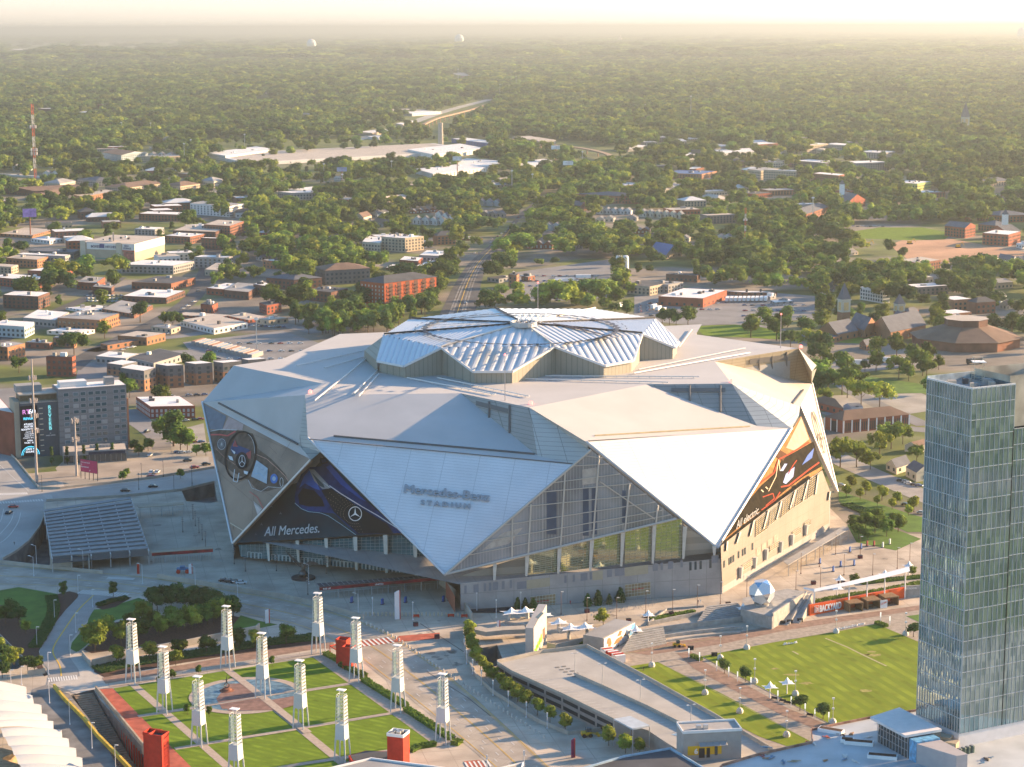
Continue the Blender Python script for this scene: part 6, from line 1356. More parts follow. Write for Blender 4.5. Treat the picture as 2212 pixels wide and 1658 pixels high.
rl_=MB(); [rl_.tube(ta+td*k+Vector((0,0,HT+.3)),ta+td*k+Vector((0,0,HT+1.6)),.06,n=3) for k in range(0,int((tb-ta).length),1)]; rl_.tube(ta+Vector((0,0,HT+1.6)),tb+Vector((0,0,HT+1.6)),.08,n=4); rl_.build('terrace_rail',mat('olive_rail',(.12,.14,.08),.5),ht,world=True)
hb(ta-td*2.5+tn*1.2,ta+tn*1.2,19,0,HT+1,'side_block',WM['tan'])
for k in range(9): hb(ta+td*10.6-tn*.2,ta+td*12.6-tn*.2,.3,3+k*3.0,3.5+k*3.0,'fin_light',mat('fin_cream',(.45,.4,.3),.6))
def onf(u0,u1,z0,z1,nm,mt,off=.15):
 p,q=ta+td*u0-tn*off,ta+td*u1-tn*off; return MB().face([(p.x,p.y,z0),(q.x,q.y,z0),(q.x,q.y,z1),(p.x,p.y,z1)]).build(nm,mt,ht,world=True)
TL=(tb-ta).length; us=TL/87.0
scr_=onf(.3*us,38*us,.8,29.2,'led_screen',mat('led_black',(.008,.008,.015),.3,var=0),.3)
def ledt(s,u,z,size,mt,bold=.0,xs=1.0):
 t_=text_mb(s,size,(0,0,0),td,(0,0,1),align='CENTER',xs=xs,bold=bold); p=ta+td*(u*us)-tn*.5+Vector((0,0,z)); o=MB(); o.v=[tuple(Vector(v)+p) for v in t_.v]; o.f=t_.f; o.mi=t_.mi; return o.build('screen_text',mt,ht,world=True)
ledw=mat('led_white',(.85,.85,.9),.4,var=0,emit=.35); ledc=mat('led_cyan',(.1,.6,.8),.4,var=0,emit=.5); ledp=mat('led_pink',(.7,.25,.6),.4,var=0,emit=.35)
ledt('RT',13.5,24.6,3.6,ledp); ledt('60',26,24.6,3.9,ledw,.02); ledt('REVERB',19.5,21.4,1.9,ledc,.02)
for i,(s,z) in enumerate((('ATLANTA',18.4),('HOTTEST',17.0),('ROOFTOP BAR',15.5))): ledt(s,19,z,1.45,ledw,.02,.9)
for s,z in (('LIVE MUSIC',14.1),('COLD DRINKS',13.0),('VIEWS OF THE',11.9),('ATLANTA SKYLINE',10.8)): ledt(s,19,z,1.0,ledw,.0,.85)
ledt('OPEN',19,9.2,1.2,ledw,.015); ledt('THURS - SUN',19,8.0,1.2,ledw,.015,.9); ledt('SAFE +',19,4.2,1.5,ledw,.015); ledt('SOUND',19,2.8,1.5,ledw,.015)
ar=MB()
for r0,r1 in ((4.6,4.95),(3.9,4.1)):
 for k in range(22):
  a0,a1=math.pi*k/22,math.pi*(k+1)/22; q=[(r,t) for r,t in ((r0,a0),(r1,a0),(r1,a1),(r0,a1))]
  ar.face([tuple(ta+td*(19*us+r*math.cos(t))-tn*.5+Vector((0,0,1.5+r*math.sin(t)))) for r,t in q])
ar.build('screen_ring',ledc,ht,world=True)
cyan=mat('sign_cyan',(.2,.62,.62),.4,var=0,emit=.25)
for i,ch in enumerate('REVERB'): ledt(ch,64,26.6-i*2.35,2.9,cyan,.04)
ledt('BY',64,12.6,.8,white_p); ledt('HARD ROCK',64,11.4,.9,white_p,.02)
pa,pb=G(137,1003),G(274,996); pd=(pb-pa).normalized(); pn=Vector((-pd.y,pd.x,0))
hb(pa,pb,17,0,6.5,'podium',WM['grey']); hb(pa+pd*.5+pn*.5,pb-pd*.5+pn*.5,16,6.5,6.6,'podium_roof',RM['tan'])
mb=MB(); Lp=(pb-pa).length
for k in range(12): p=pa+pd*(Lp*(k+.5)/12)-pn*.15; mb=MB(); mb.obox((p.x,p.y),Lp/14,.2,.4,4.4,math.atan2(pd.y,pd.x)); mb.build('shopfront',glass_d,ht,world=True)
hb(pa+pd*Lp*.4-pn*.4,pa+pd*Lp*.98-pn*.4,.4,4.5,6.0,'dark_fascia',mat('navy_fascia',(.02,.03,.06),.4))
for k in range(7): p=pa+pd*(Lp*(.45+k*.05))+pn*9; mb=MB(); mb.obox((p.x,p.y),1.6,1.6,6.6,8.2,.2); mb.build('roof_unit',RM['grey'],ht,world=True)
FOOT.append([(p.x,p.y) for p in (ta-td*5,pb,b+nb*20,ta+tn*24)])
wq=[G(17,960),G(44,985),G(47,905),G(22,880)]
t=thing('brick_wing','red brick wing with white roof left of the grey hotel','building',wq[1]);
w0=ta-td*2.7+tn*4; w1=w0-td*10; MB().prism([(p.x,p.y) for p in (w1+tn*18,w0,w0+tn*75,w1+tn*75)],0,25).build('wall',WM['red'],t,world=True); MB().prism([(p.x,p.y) for p in (w1+tn*18.5+td*.5,w0-td*.5+tn,w0+tn*74-td*.5,w1+tn*74+td*.5)],25,25.2).build('roof',RM['white'],t,world=True)
facade(t,w1+tn*75,w1+tn*18,25,12,6,1.6,1.8)
for x,y in ((112,1001),(146,1000),(182,997),(210,994),(243,992)): tree(x,y+4,11,'column',0,'slim cypress trees before the hotel')
# ---- brick hall opposite the hotel
TB(0,2,(1178,112),(1300,200),(1688,192),105,'red','white',label='two storey red brick loft beside the stadium left edge',name='brick_loft',cols=10,rows=2,win='w',units=4)
# ---- shaded solar canopy
cz=7.0; q=D([(95,1102),(282,1074),(322,1189),(113,1206)],cz)
cp_=thing('parking_canopy','slatted dark canopy over the sunken parking ramp','canopy',(q[3]+q[2])/2)
n=14; slat=mat('canopy_slat',(.2,.205,.21),.5,.2,var=.15,scale=.3)
for i in range(n):
 t0,t1=(i+.05)/n,(i+.5)/n; L0,L1=q[0].lerp(q[3],t0),q[0].lerp(q[3],t1); R0,R1=q[1].lerp(q[2],t0),q[1].lerp(q[2],t1); up_=Vector((0,0,.25))
 mb=MB(); mb.face([L1,R1,R0+up_,L0+up_]); mb.face([L1-Vector((0,0,.3)),R1-Vector((0,0,.3)),R1,L1]); mb.face([L0+up_*.9,R0+up_*.9,R1-Vector((0,0,.1)),L1-Vector((0,0,.1))]); mb.build('slat',slat,cp_,world=True)
for k in range(6):
 u=k/5; p0,p1=q[0].lerp(q[1],u)-Vector((0,0,.6)),q[3].lerp(q[2],u)-Vector((0,0,.6)); mb=MB(); mb.tube(p0,p1,.3,n=4); [mb.tube(p0.lerp(p1,s),Vector((*p0.lerp(p1,s).to_2d(),0)),.3,n=5) for s in (.02,.33,.66,.98)]; mb.build('truss',steel,cp_,world=True)
MB().face([q[0]-Vector((0,0,2.5)),q[1]-Vector((0,0,2.5)),q[2]-Vector((0,0,2.5)),q[3]-Vector((0,0,2.5))]).build('shade_sheet',dark_metal,cp_,world=True)  # dark sheet standing in for the shade below the slats
# concrete walls around
def wallth(name,pts,h,wd,label,mt=concrete,z=0.0,cat='wall',z0=0.0,group=None):
 P=D(pts,z); t=MB(); t.wall(P,wd,h,z0); o=bpy.data.objects.new(name,t.mesh(name,mt,P[0])); COL.objects.link(o); o.location=P[0]; tag(o,label,cat,group); return o
wallth('concrete_wall',[(97,1104),(103,1140),(112,1228),(155,1232)],4.5,.6,'concrete wall along the left and front of the slatted parking canopy')
wallth('concrete_wall',[(155,1234),(155,1222),(193,1222),(193,1236)],5,.5,'concrete guard booth wall before the slatted canopy'); wallth('parapet_wall',[(-60,1213),(0,1217),(60,1224),(150,1233),(222,1240)],1.5,.5,'long pale parapet along the upper edge of the main street')
wallth('parapet_wall',[(340,1250),(420,1262),(500,1276),(560,1286),(612,1293),(700,1315),(786,1339)],2.2,.5,'concrete parapet between main street and shaded plaza'); wallth('parapet_wall',[(-20,950),(30,990),(84,1056),(130,1057),(230,1046),(330,1034),(463,1012)],1.2,.4,'curved parapet of the viaduct under the hotel')
wallth('parapet_wall',[(100,1084),(270,1074),(392,1061),(463,1044)],1.3,.5,'parapet of the viaduct beside the slatted canopy'); wallth('parapet_wall',[(97,1112),(86,1140),(62,1172),(34,1194),(6,1210)],1.2,.5,'curved parapet above the dark underpass',z=.1)
wallth('retaining_wall',[(199,1440),(300,1416),(400,1397),(553,1366),(560,1360)],2.6,.6,'long retaining wall between tree grove and planting bed'); wallth('retaining_wall',[(178,1418),(197,1443)],2.2,.5,'short sloped wall at the driveway bend')
wallth('retaining_wall',[(60,1461),(98,1455)],2,.5,'low wall by the driveway on the left'); wallth('retaining_wall',[(1001,1362),(1004,1400),(1010,1428),(1028,1462),(1062,1496),(1106,1524),(1160,1560),(1228,1588),(1275,1583),(1345,1572)],1.4,.6,'curved concrete wall beside the row of round trees')
wallth('retaining_wall',[(949,1262),(985,1290),(1012,1330),(1020,1342)],3.4,.5,'sloping concrete wall beside the brown welcome panel'); wallth('yellow_rail_wall',[(117,1487),(140,1515),(180,1555),(212,1595),(245,1628),(283,1668)],1.6,.8,'bright yellow wall beside the sunken steps',mat('yellow_wall',(.55,.36,.05),.7,var=.2))
mb=MB(); p,q_=G(963,1290),G(983,1325)
ob=MB().face([(p.x,p.y,0),(q_.x,q_.y,0),(q_.x,q_.y,7),(p.x,p.y,7)]).build('welcome_panel',mat('rust_panel',(.3,.09,.05),.7,var=.1)); tag(ob,'rust brown welcome panel at the stadium corner','panel')
dkr=D([(1000,1307),(1100,1295),(1152,1312),(1110,1325),(1020,1325)]); sheet('dark_roof_mat',dkr,.3,mat('dark_roof_mat',(.02,.022,.028),.8))
# ---- pink billboard, monopoles
t=thing('billboard','pink roadside billboard on dark posts before the hotel','billboard',G(188,1034)); a_,b_2=G(175,1034),G(211,1040);
def up3(p,z): return Vector((p.x,p.y,z))
MB().face([up3(a_,4),up3(b_2,4),up3(b_2,10.5),up3(a_,10.5)]).build('panel',mat('hot_pink',(.42,.035,.1),.6,var=.05),t,world=True); mb=MB(); mb.wall([a_+Vector((.15,.5,0)),b_2+Vector((.15,.5,0))],.5,10.6,3.8); [mb.tube(up3(a_.lerp(b_2,k/4),0),up3(a_.lerp(b_2,k/4)+Vector((0,.6,0)),4),.2,n=5) for k in range(5)]; mb.build('frame',dark_metal,t,world=True)
dn=(b_2-a_).normalized()
for s,z,sz in (('Don\'t be left behind!',8.8,1.0),('Be',7.6,1.0),('hopeconnected',6.4,1.15),('gov',4.9,.9)): tb_=text_mb(s,sz,a_+dn*(.5 if s != 'gov' else 6.5)+Vector((0,0,z))-Vector((-dn.y,dn.x,0))*.2,dn,(0,0,1),bold=.02,xs=.8); tb_.build('lettering',white_p,t,world=True)
for x,y,h,lb,plats in ((80,1044,66,'taller white monopole with antenna rings before the hotel',(28,36,44,56)),(166,1029,32,'shorter white monopole with antenna crown before the hotel',(20,30))):
 t=thing('monopole',lb,'mast',G(x,y)); mb=MB(); mb.tube((0,0,0),(0,0,h),.75,.35,10); mb.build('shaft',mat('pole_white',(.34,.3,.28),.5,var=0),t)
 for z in plats:
  for k in range(9): a_=k*.698; mb=MB(); mb.obox((2*math.cos(a_),2*math.sin(a_)),.4,.4,z-1.1,z+1.1,a_); mb.tube((0,0,z),(2*math.cos(a_),2*math.sin(a_),z),.08,n=3); mb.build('antenna',mat('pole_white',(.34,.3,.28)),t)
  # ---- security canopies
def canopy(pts,z,label,posts=6,mt=steel,banner=None,name='gate_canopy',bh=1.4,sl=.0):
 P=D(pts,z); t=thing(name,label,'canopy',up3((P[2]+P[3])/2,0)); mb=MB(); mb.prism([(p.x,p.y) for p in P],z,z+.25,True,True); mb.build('roof',mt,t,world=True)
 for k in range(posts): p=P[3].lerp(P[2],(k+.1)/(posts-.8)); mb=MB(); mb.tube(up3(p,0),up3(p,z),.16,n=5); mb.build('post',steel,t,world=True)
 if banner: p,q_=P[3]+Vector((0,-.3,0)),P[2]+Vector((0,-.3,0)); MB().face([up3(p,z-bh),up3(q_,z-bh),up3(q_,z),up3(p,z)]).build('banner',banner,t,world=True)
 fn=MB(); n=26
 for k in range(n): p=P[3].lerp(P[2],k/(n-1))+Vector((0,.5,0)); fn.tube(up3(p,0),up3(p,2.6),.05,n=3,cap=False)
 fn.tube(up3(P[3],2.6)+Vector((0,.5,0)),up3(P[2],2.6)+Vector((0,.5,0)),.07,n=3); fn.build('fence',steel,t,world=True); return t,P
rbm=mat('banner_red_black',(.22,.015,.02),.6,var=.9,scale=.12)
gt,GP=canopy([(682,1262),(945,1243),(949,1247),(690,1269)],5.2,'long entrance gate canopy with red and black banners',8,mat('gate_panel',(.06,.07,.085),.4,.2,var=.2,scale=.5),rbm)
gs=MB(); [gs.tube(GP[0].lerp(GP[1],k/24)+Vector((0,0,.3)),GP[3].lerp(GP[2],k/24)+Vector((0,0,.3)),.09,n=3) for k in range(25)]; gs.build('roof_rib',steel,gt,world=True)
for s,u in (('RISE UP',.03),('UNITED',.46)): p=GP[3].lerp(GP[2],u)+Vector((0,-.5,-1.1)); text_mb(s,1.0,p,(GP[2]-GP[3]),(0,0,1),bold=.03).build('lettering',white_p,gt,world=True)
canopy([(296,1093),(395,1086),(398,1091),(300,1098)],5,'tan gate canopy beside the slatted parking roof',5,WM['tan'])
canopy([(322,1190),(458,1181),(460,1186),(328,1195)],5,'gate canopy with red banners by the upper plaza',6,WM['tan'],rbm)
cn_,CP_=canopy([(1692,1214),(1822,1138),(1834,1144),(1702,1222)],5,'long grey gate canopy along the golden stadium side',8,RM['grey'])
# ---- bird statue
t=thing('bird_statue','dark bronze bird statue with spread wings on a round plinth','statue',G(655,1250)); mb=MB(); mb.lathe([(5.2,0),(5.2,.7),(4.9,.8),(.1,.8)],28); mb.build('plinth',mat('black_stone',(.03,.03,.035),.3,var=.1),t)
br=mat('bronze',(.09,.09,.085),.35,.7,var=.4,scale=.8); mb=MB(); mb.lathe([(.3,.8),(1.7,1.2),(2.1,2.2),(1.5,3.3),(.3,3.6)],12); mb.build('ball',br,t)
mb=MB(); sec=[((0,0,3.4),.6),((.1,.1,4.6),.9),((-.1,.1,5.8),.75),((-.4,0,6.6),.42),((-.6,-.05,7.0),.4),((-1.0,-.05,6.9),.12)]
for (p,r),(q_,s) in zip(sec,sec[1:]): mb.tube(p,q_,r,s,8,True)
mb.build('body',br,t)
for nm_pts in ([(0,0,5.6),(-2,.1,7.3),(-4.5,.2,9.6),(-7.6,.3,12.6),(-5.2,.3,9.0),(-3.4,.2,7.0),(-1.8,.1,5.4),(-.2,0,4.6)],[(0,0,5.7),(1.4,.1,7.0),(3.2,.2,7.6),(5.2,.3,7.2),(7.8,.4,5.6),(5.4,.3,5.9),(3.0,.2,5.6),(1.2,.1,4.8)]):
 mb=MB(); f=[(x,y-.12,z) for x,y,z in nm_pts]; k=[(x,y+.3,z) for x,y,z in nm_pts]; mb.poly(f); mb.poly(k[::-1]); n=len(f)
 for i in range(n): mb.face([f[i],k[i],k[(i+1) % n],f[(i+1) % n]])
 mb.build('wing',br,t)
for s in (-.5,.5): mb=MB(); mb.tube((s,0,4.4),(s*1.4,-.2,3.0),.22,.14,6); mb.build('leg',br,t)
# ---- light towers
wt=mat('tower_white',(.5,.52,.52),.5,.1,var=.03)
def lat_tower():
 t=thing('light_tower',None,'light tower',(0,0,0),0,'white lattice light towers of the lawn plaza')
 for sx,sy in ((-1,-1),(1,-1),(1,1),(-1,1)): mb=MB(); mb.tube((sx*2.0,sy*2.0,0),(sx*1.55,sy*1.55,8.0),.2,.32,6); mb.build('leg',wt,t)
 mb=MB(); lo=[(-1.75,-1.75,7.4),(1.75,-1.75,7.4),(1.75,1.75,7.4),(-1.75,1.75,7.4)]; hi=[(x*.9,y*.9,12.4) for x,y,z in lo]
 for i in range(4): j=(i+1) % 4; mb.face([lo[i],lo[j],hi[j],hi[i]])
 mb.face(hi); mb.face(lo[::-1]); mb.build('clad_box',wt,t)
 mb=MB(); n=8; w_=lambda z: 1.5-(z-12.4)*.028
 for sx,sy in ((-1,-1),(1,-1),(1,1),(-1,1)): mb.tube((sx*w_(12.4),sy*w_(12.4),12.4),(sx*w_(22.4),sy*w_(22.4),22.4),.11,n=4)
 for k in range(n+1):
  z=12.4+10*k/n; r=w_(z); c_=[(-r,-r),(r,-r),(r,r),(-r,r)]
  for i in range(4): mb.tube((*c_[i],z),(*c_[(i+1) % 4],z),.08,n=3)
  if k<n:
   for i in range(4): z2=z+10/n; r2=w_(z2); d_=[(-r2,-r2),(r2,-r2),(r2,r2),(-r2,r2)]; mb.tube((*c_[i],z),(*d_[(i+1) % 4],z2),.06,n=3,cap=False); mb.tube((c_[i][0]*.4,c_[i][1],z),(d_[i][0]*.4,d_[i][1],z2),.05,n=3,cap=False)
 mb.build('lattice',wt,t)
 mb=MB()
 for k in range(8): z=13+1.2*k; mb.box(1.4,-1.3,z,1.5,1.3,z+.5); mb.tube((1.4,0,z),(2.2,0,z+.2),.05,n=3)
 mb.build('light_bar',wt,t); mb=MB(); [mb.box(-1.1,-1.3+k*.33,13,-1.05,-1.1+k*.33,21.6) for k in range(8)]; mb.build('glass_fin',mat('pale_green_glass',(.2,.29,.3),.4,var=.1),t)
 mb=MB(); [mb.tube((sx*.6,0,22.4),(sx*.6,0,23.8),.07,n=4) for sx in (-1,1)]; mb.build('mast_stub',wt,t); mb=MB(); mb.box(-1.4,-1.0,23.8,1.4,1.0,24.05); mb.build('top_plate',white_p,t); return t
lt0=lat_tower(); kids=list(lt0.children)
TW=sorted([(288,1475),(356,1540),(431,1611),(511,1688),(492,1444),(568,1508),(650,1573),(740,1643),(688,1413),(770,1472),(860,1537),(957,1605)])
for i,(x,y) in enumerate(TW):
 t=lt0 if i==0 else lt0.copy()
 if i: COL.objects.link(t); [(lambda c_: (COL.objects.link(c_),setattr(c_,'parent',t)))(k.copy()) for k in kids]
 t.location=G(x,y); t.rotation_euler=(0,0,math.radians(-22)); t['label']='white lattice light tower on the lawn plaza, '+ordl(i)
 # ---- fountain statue
t=thing('ring_statue','dark ring sculpture with reaching figure in the round fountain','statue',G(490,1494)); mb=MB(); mb.lathe([(2.6,0),(2.6,.4),(1.8,.5),(1.6,1.1),(.8,1.3),(.1,1.3)],16); mb.build('plinth',WM['brick'],t)
mb=MB(); [mb.tube((.9*math.cos(a0),0,2.3+.9*math.sin(a0)),(.9*math.cos(a0+.53),0,2.3+.9*math.sin(a0+.53)),.18,n=5) for a0 in [k*.524 for k in range(12)]]; mb.build('ring',br,t)
mb=MB(); [mb.tube(*s) for s in (((0,0,3.2),(0,0,4.6),.3,.25),((0,0,4.6),(.05,0,5.1),.2,.16),((0,0,4.4),(-1.4,0,4.2),.13,.07),((0,0,4.4),(.3,0,6.4),.13,.05),((0,0,4.4),(1.5,0,4.9),.13,.07))]; mb.build('figure',br,t)
mb=MB(); p=G(490,1494)
# ---- red shafts
def shaft(x0,x1,y,w_,d_,h,label,top=None,yaw=-.35):
 p=G((x0+x1)/2,y); t=thing('red_shaft',label,'shaft',p,yaw); mb=MB(); mb.box(-w_/2,-d_/2,0,w_/2,d_/2,h-.9); mb.build('wall',red_p,t)
 mb=MB(); mb.wall([(-w_/2,-d_/2,0),(w_/2,-d_/2,0),(w_/2,d_/2,0),(-w_/2,d_/2,0),(-w_/2,-d_/2,0)],.35,h,h-1.0); mb.build('rim',red_p if not top else white_p,t)
 mb=MB(); mb.box(-w_/2+.3,-d_/2+.3,h-.9,w_/2-.3,d_/2-.3,h-.8); mb.build('top_grille',dark_metal,t)
 if top: [(lambda m: (m.obox((random.uniform(-2,2),random.uniform(-1.5,1.5)),1.4,1,h-.8,h+.2),m.build('roof_fan',steel,t)))(MB()) for _ in range(5)]
 return t
shaft(319,347,1690,4.4,4,17,'rear one of the two tall red ventilation shafts'); shaft(332,362,1712,4.6,4.4,19.5,'front one of the two tall red ventilation shafts')
shaft(729,755,1432,4.2,4,9.5,'taller red shaft at the plaza entrance'); shaft(744,764,1443,3.8,3.6,8.5,'lower red shaft beside the plaza entrance tower'); shaft(839,883,1652,5.6,5.2,11.2,'large red box tower with rooftop fans on the lawn edge',True)
t=thing('red_pergola','open red steel frame at the plaza entrance','pergola',G(725,1425)); mb=MB(); q=D([(713,1416),(735,1428)]); [mb.tube(up3(p,0),up3(p,4.2),.18,n=4) for p in q]; r_=D([(713,1396),(735,1410),(748,1402),(728,1392)],4.2); [mb.tube(r_[i],r_[(i+1) % 4],.22,n=4) for i in range(4)]; mb.build('frame',red_p,t,world=True); MB().poly([v-Vector((0,0,.1)) for v in r_]).build('cover',RM['brown'],t,world=True)
t=thing('low_dark_roof','low dark roof with red edge beside the large red box','roof',G(820,1650)); q=D([(753,1643),(790,1632),(850,1634),(872,1640),(840,1656),(760,1655)]); MB().prism([(p.x,p.y) for p in q],0,1.6).build('edge',red_p,t,world=True); MB().poly([(p.x,p.y,1.65) for p in [((q[0]+q[3])/2).lerp(p,.93) for p in q]]).build('top',RM['dark'],t,world=True)
# ---- terrace building: parapet and red columns over the sunken steps
t=thing('terrace_building','long low building under the red terrace with red columns','building',G(260,1570)); e0,e1_=G(202,1491),G(350,1672); dd=(e1_-e0); mb=MB(); mb.wall([e0+Vector((.8,.3,0)),e1_+Vector((.8,.3,0))],.6,1.5,-2.2); mb.build('parapet_band',mat('tan_band',(.36,.28,.2),.8,var=.2,scale=.4),t,world=True)
for k in range(22): p=e0+dd*(.22+k*.035)+Vector((.3,-.2,0)); mb=MB(); mb.box(p.x-.25,p.y-.25,-8.8,p.x+.25,p.y+.25,-2.3); mb.build('red_column',red_p,t,world=True)
t=MB(); s0,s1=G(165,1500),G(212,1500); s2=G(305,1640)
st_=MB(); ax=(G(262,1600)-G(180,1498)); Ls=ax.length; ax.normalize(); sd=Vector((-ax.y,ax.x,0)); o0=G(181,1499)
for i in range(36):
 c_=o0+ax*(i*Ls*1.15/36); z=-.1-i*.24; q_=[c_-sd*3.6,c_+sd*3.2,c_+ax*(Ls*1.15/36)+sd*3.2,c_+ax*(Ls*1.15/36)-sd*3.6]; st_.prism([(p.x,p.y) for p in q_],z-.3,z,True)
o=st_.build('stairs',mat('brown_steps',(.22,.16,.11),.9,var=.2)); tag(o,'broad brown stairs descending beside the yellow wall','stairs')
# ---- white tent roofs at lower left
def tent(edge,inner,z,label,n=5):
 E,I=D(edge,z),D(inner,z+3); t=thing('tent_roof',label,'tent roof',up3(E[0],0)); mb=MB(); R=12; C_=8*n
 grid=[]
 def at(P,u): k=u*(len(P)-1); i=min(int(k),len(P)-2); return P[i].lerp(P[i+1],k-i)
 for i in range(C_+1):
  u=i/C_; s=abs(math.sin(math.pi*u*n)); row=[]
  for j in range(R+1):
   v=j/R; p=at(E,u).lerp(at(I,u),v); inn=(at(I,u)-at(E,u)).normalized()*((1-v)*(1-s)*.9); row.append(tuple(p+inn+Vector((0,0,1.0*s*(1-v*.9)+3.5*math.sin(math.pi*v*.5)-.8*(1-s)))))
  grid.append(row)
 for i in range(C_):
  for j in range(R): mb.face([grid[i][j],grid[i+1][j],grid[i+1][j+1],grid[i][j+1]])
 mb.build('fabric',mat('tent_fabric',(.34,.35,.36),.6,var=.05,scale=.1),t,world=True,smooth=True)
 for k in range(n): p=at(E,(k+.5)/n); mb=MB(); mb.tube(up3(p,0),up3(p,z+1),.25,n=5); mb.build('post',white_p,t,world=True)
 return t
tent([(50,1482),(64,1504),(88,1530),(104,1556),(120,1571)],[(-60,1482),(-60,1510),(-50,1540),(-30,1575),(-10,1590)],11,'rear white scalloped tent roof at the lower left')
tent([(125,1576),(143,1598),(163,1624),(180,1650),(200,1680)],[(0,1592),(10,1615),(26,1640),(38,1665),(50,1690)],11,'front white scalloped tent roof at the lower left')
t=thing('stone_block','tan stone blocks in the bottom left corner','block',G(10,1690));
for k,(x,y) in enumerate(((0,1625),(14,1650),(30,1675),(-8,1660))): p=G(x,y,8); mb=MB(); mb.obox((p.x,p.y),9,6,0,8-k*.6,-.6); mb.build('block',mat('tan_stone',(.36,.27,.17),.8,var=.25,scale=.5),t,world=True)
# ---- bottom edge roofs
def roofslab(nm,pts,z,label,mt,edge=white_p,h=1.2):
 P=D(pts,z); t=thing(nm,label,'building',up3(P[0],0)); MB().prism([(p.x,p.y) for p in P],0,z).build('wall',WM['grey'],t,world=True); c_=sum(P,Vector())/len(P); MB().poly([c_+(p-c_)*.96+Vector((0,0,.1)) for p in P]).build('roof',mt,t,world=True); mb=MB(); mb.wall([p for p in P]+[P[0]],.5,.6,-.4); mb.build('coping',edge,t,world=True); FOOT.append([(p.x,p.y) for p in P]); return t
roofslab('low_building',[(1240,1668),(1350,1636),(1448,1619),(1530,1668),(1500,1720),(1280,1720)],10,'dark flat roof with pale coping at the bottom centre',RM['dark'],mat('blue_coping',(.3,.4,.48),.5))
roofslab('low_building',[(690,1668),(802,1641),(960,1662),(960,1720),(700,1720)],8,'grey flat roof at the bottom edge under the lawn',RM['grey'])
roofslab('low_building',[(1040,1672),(1130,1650),(1115,1700),(1060,1700)],4,'small pale roof corner at the bottom edge',RM['tan'])
# ---- parking deck
ZK=6.0
dk_=thing('parking_deck','large concrete parking deck with rooftop stalls and side openings','parking deck',G(1330,1560,0))
DK=D([(1074,1433),(1172,1412),(1200,1410),(1268,1400),(1400,1470),(1540,1548),(1664,1622),(1720,1665),(1560,1720),(1500,1640),(1440,1605),(1400,1578),(1326,1557),(1215,1502),(1106,1453)],ZK)
dm=mat('deck_concrete',(.36,.335,.30),.85,var=.1,scale=.12,detail=8)
sd_=MB(); sd_.prism([(p.x,p.y) for p in DK],0,ZK-.05,True); sd_.build('side_wall',mat('deck_side',(.30,.25,.22),.85,var=.08),dk_,world=True)
MB().poly([p for p in DK]).build('roof',dm,dk_,world=True)
L_=[DK[0],DK[14],DK[13],DK[12]]
for za,zb in ((.9,2.3),(3.6,4.9)):
 for i in range(3):
  a_,b_2=L_[i],L_[i+1]; n=2 if i==0 else 3
  for k in range(n):
   p,q_=a_.lerp(b_2,(k+.06)/n),a_.lerp(b_2,(k+.94)/n); nn=Vector(((q_-p).y,-(q_-p).x,0)).normalized()*.12; MB().face([up3(p+nn,za),up3(q_+nn,za),up3(q_+nn,zb),up3(p+nn,zb)]).build('opening',dark_metal,dk_,world=True)
def dwall(pts,h,nm='parapet',wd=.35): mb=MB(); mb.wall(D(pts,ZK),wd,h,0); mb.build(nm,concrete,dk_,world=True)
dwall([(1074,1433),(1172,1411),(1200,1408),(1268,1399),(1400,1469),(1540,1547),(1664,1621),(1720,1664)],1.3); dwall([(1074,1434),(1106,1454),(1215,1503),(1326,1558)],1.0); dwall([(1242,1461),(1300,1486),(1400,1532),(1470,1567),(1520,1592)],1.3)
stl=MB()
for k in range(34): a_=G(1282+k*10.4,1413+k*5.85,ZK+.06); b_2=G(1282+k*10.4-24,1413+k*5.85+2.5,ZK+.06); stl.strip([a_,b_2],.14)
for k in range(26): a_=G(1240+k*10.8,1465+k*5.3,ZK+.06); b_2=G(1240+k*10.8-24,1465+k*5.3+3,ZK+.06); stl.strip([a_,b_2],.14)
for k in range(22): a_=G(1110+k*10,1447+k*4.9,ZK+.06); b_2=G(1110+k*10+26,1447+k*4.9-3,ZK+.06); stl.strip([a_,b_2],.14)
stl.build('stall_line',white_line,dk_,world=True)
gr=MB()
for i in range(5):
 for j in range(2): p=G(1199+i*9+j*14,1441+i*5-j*2,ZK+.08); q_=[p,p+Vector((1.5,.3,0)),p+Vector((1.7,-.9,0)),p+Vector((.2,-1.2,0))]; gr.face(q_[::-1])
gr.build('vent_grate',mat('grate',(.15,.14,.13),.8),dk_,world=True)
mb=MB(); mb.poly(D([(1450,1587),(1475,1580),(1510,1592),(1490,1600)],ZK+.05)); mb.build('accessible_bay',mat('bay_blue',(.2,.3,.4),.8,var=.2),dk_,world=True)
for x,y in ((1242,1461),(1301,1485),(1383,1521),(1492,1577)): lamp(x,y,8.5,'double','lamp posts on the parking deck','grey twin lamp',ZK,steel,.4)
mb=MB(); q=D([(1326,1556),(1362,1550),(1403,1570),(1367,1578)],9); t=thing('pay_canopy','white flat canopy over the deck pay booths','canopy',G(1360,1600)); MB().prism([(p.x,p.y) for p in q],9,9.5,True,True).build('roof',mat('blue_white_roof',(.4,.44,.47),.5,var=.1),t,world=True); [MB().tube(up3(p,0),up3(p,9),.15,n=5).build('post',steel,t,world=True) for p in q]
# box with the yellow 6
bx=thing('lift_lobby','concrete lift lobby with yellow doors and number six','lobby',G(1530,1660)); q=D([(1474,1648),(1532,1655),(1601,1642),(1590,1625),(1500,1628)]); a_,b_2=G(1478,1668),G(1601,1643); d_=(b_2-a_).normalized(); n_2=Vector((-d_.y,d_.x,0)); ZB=13.0
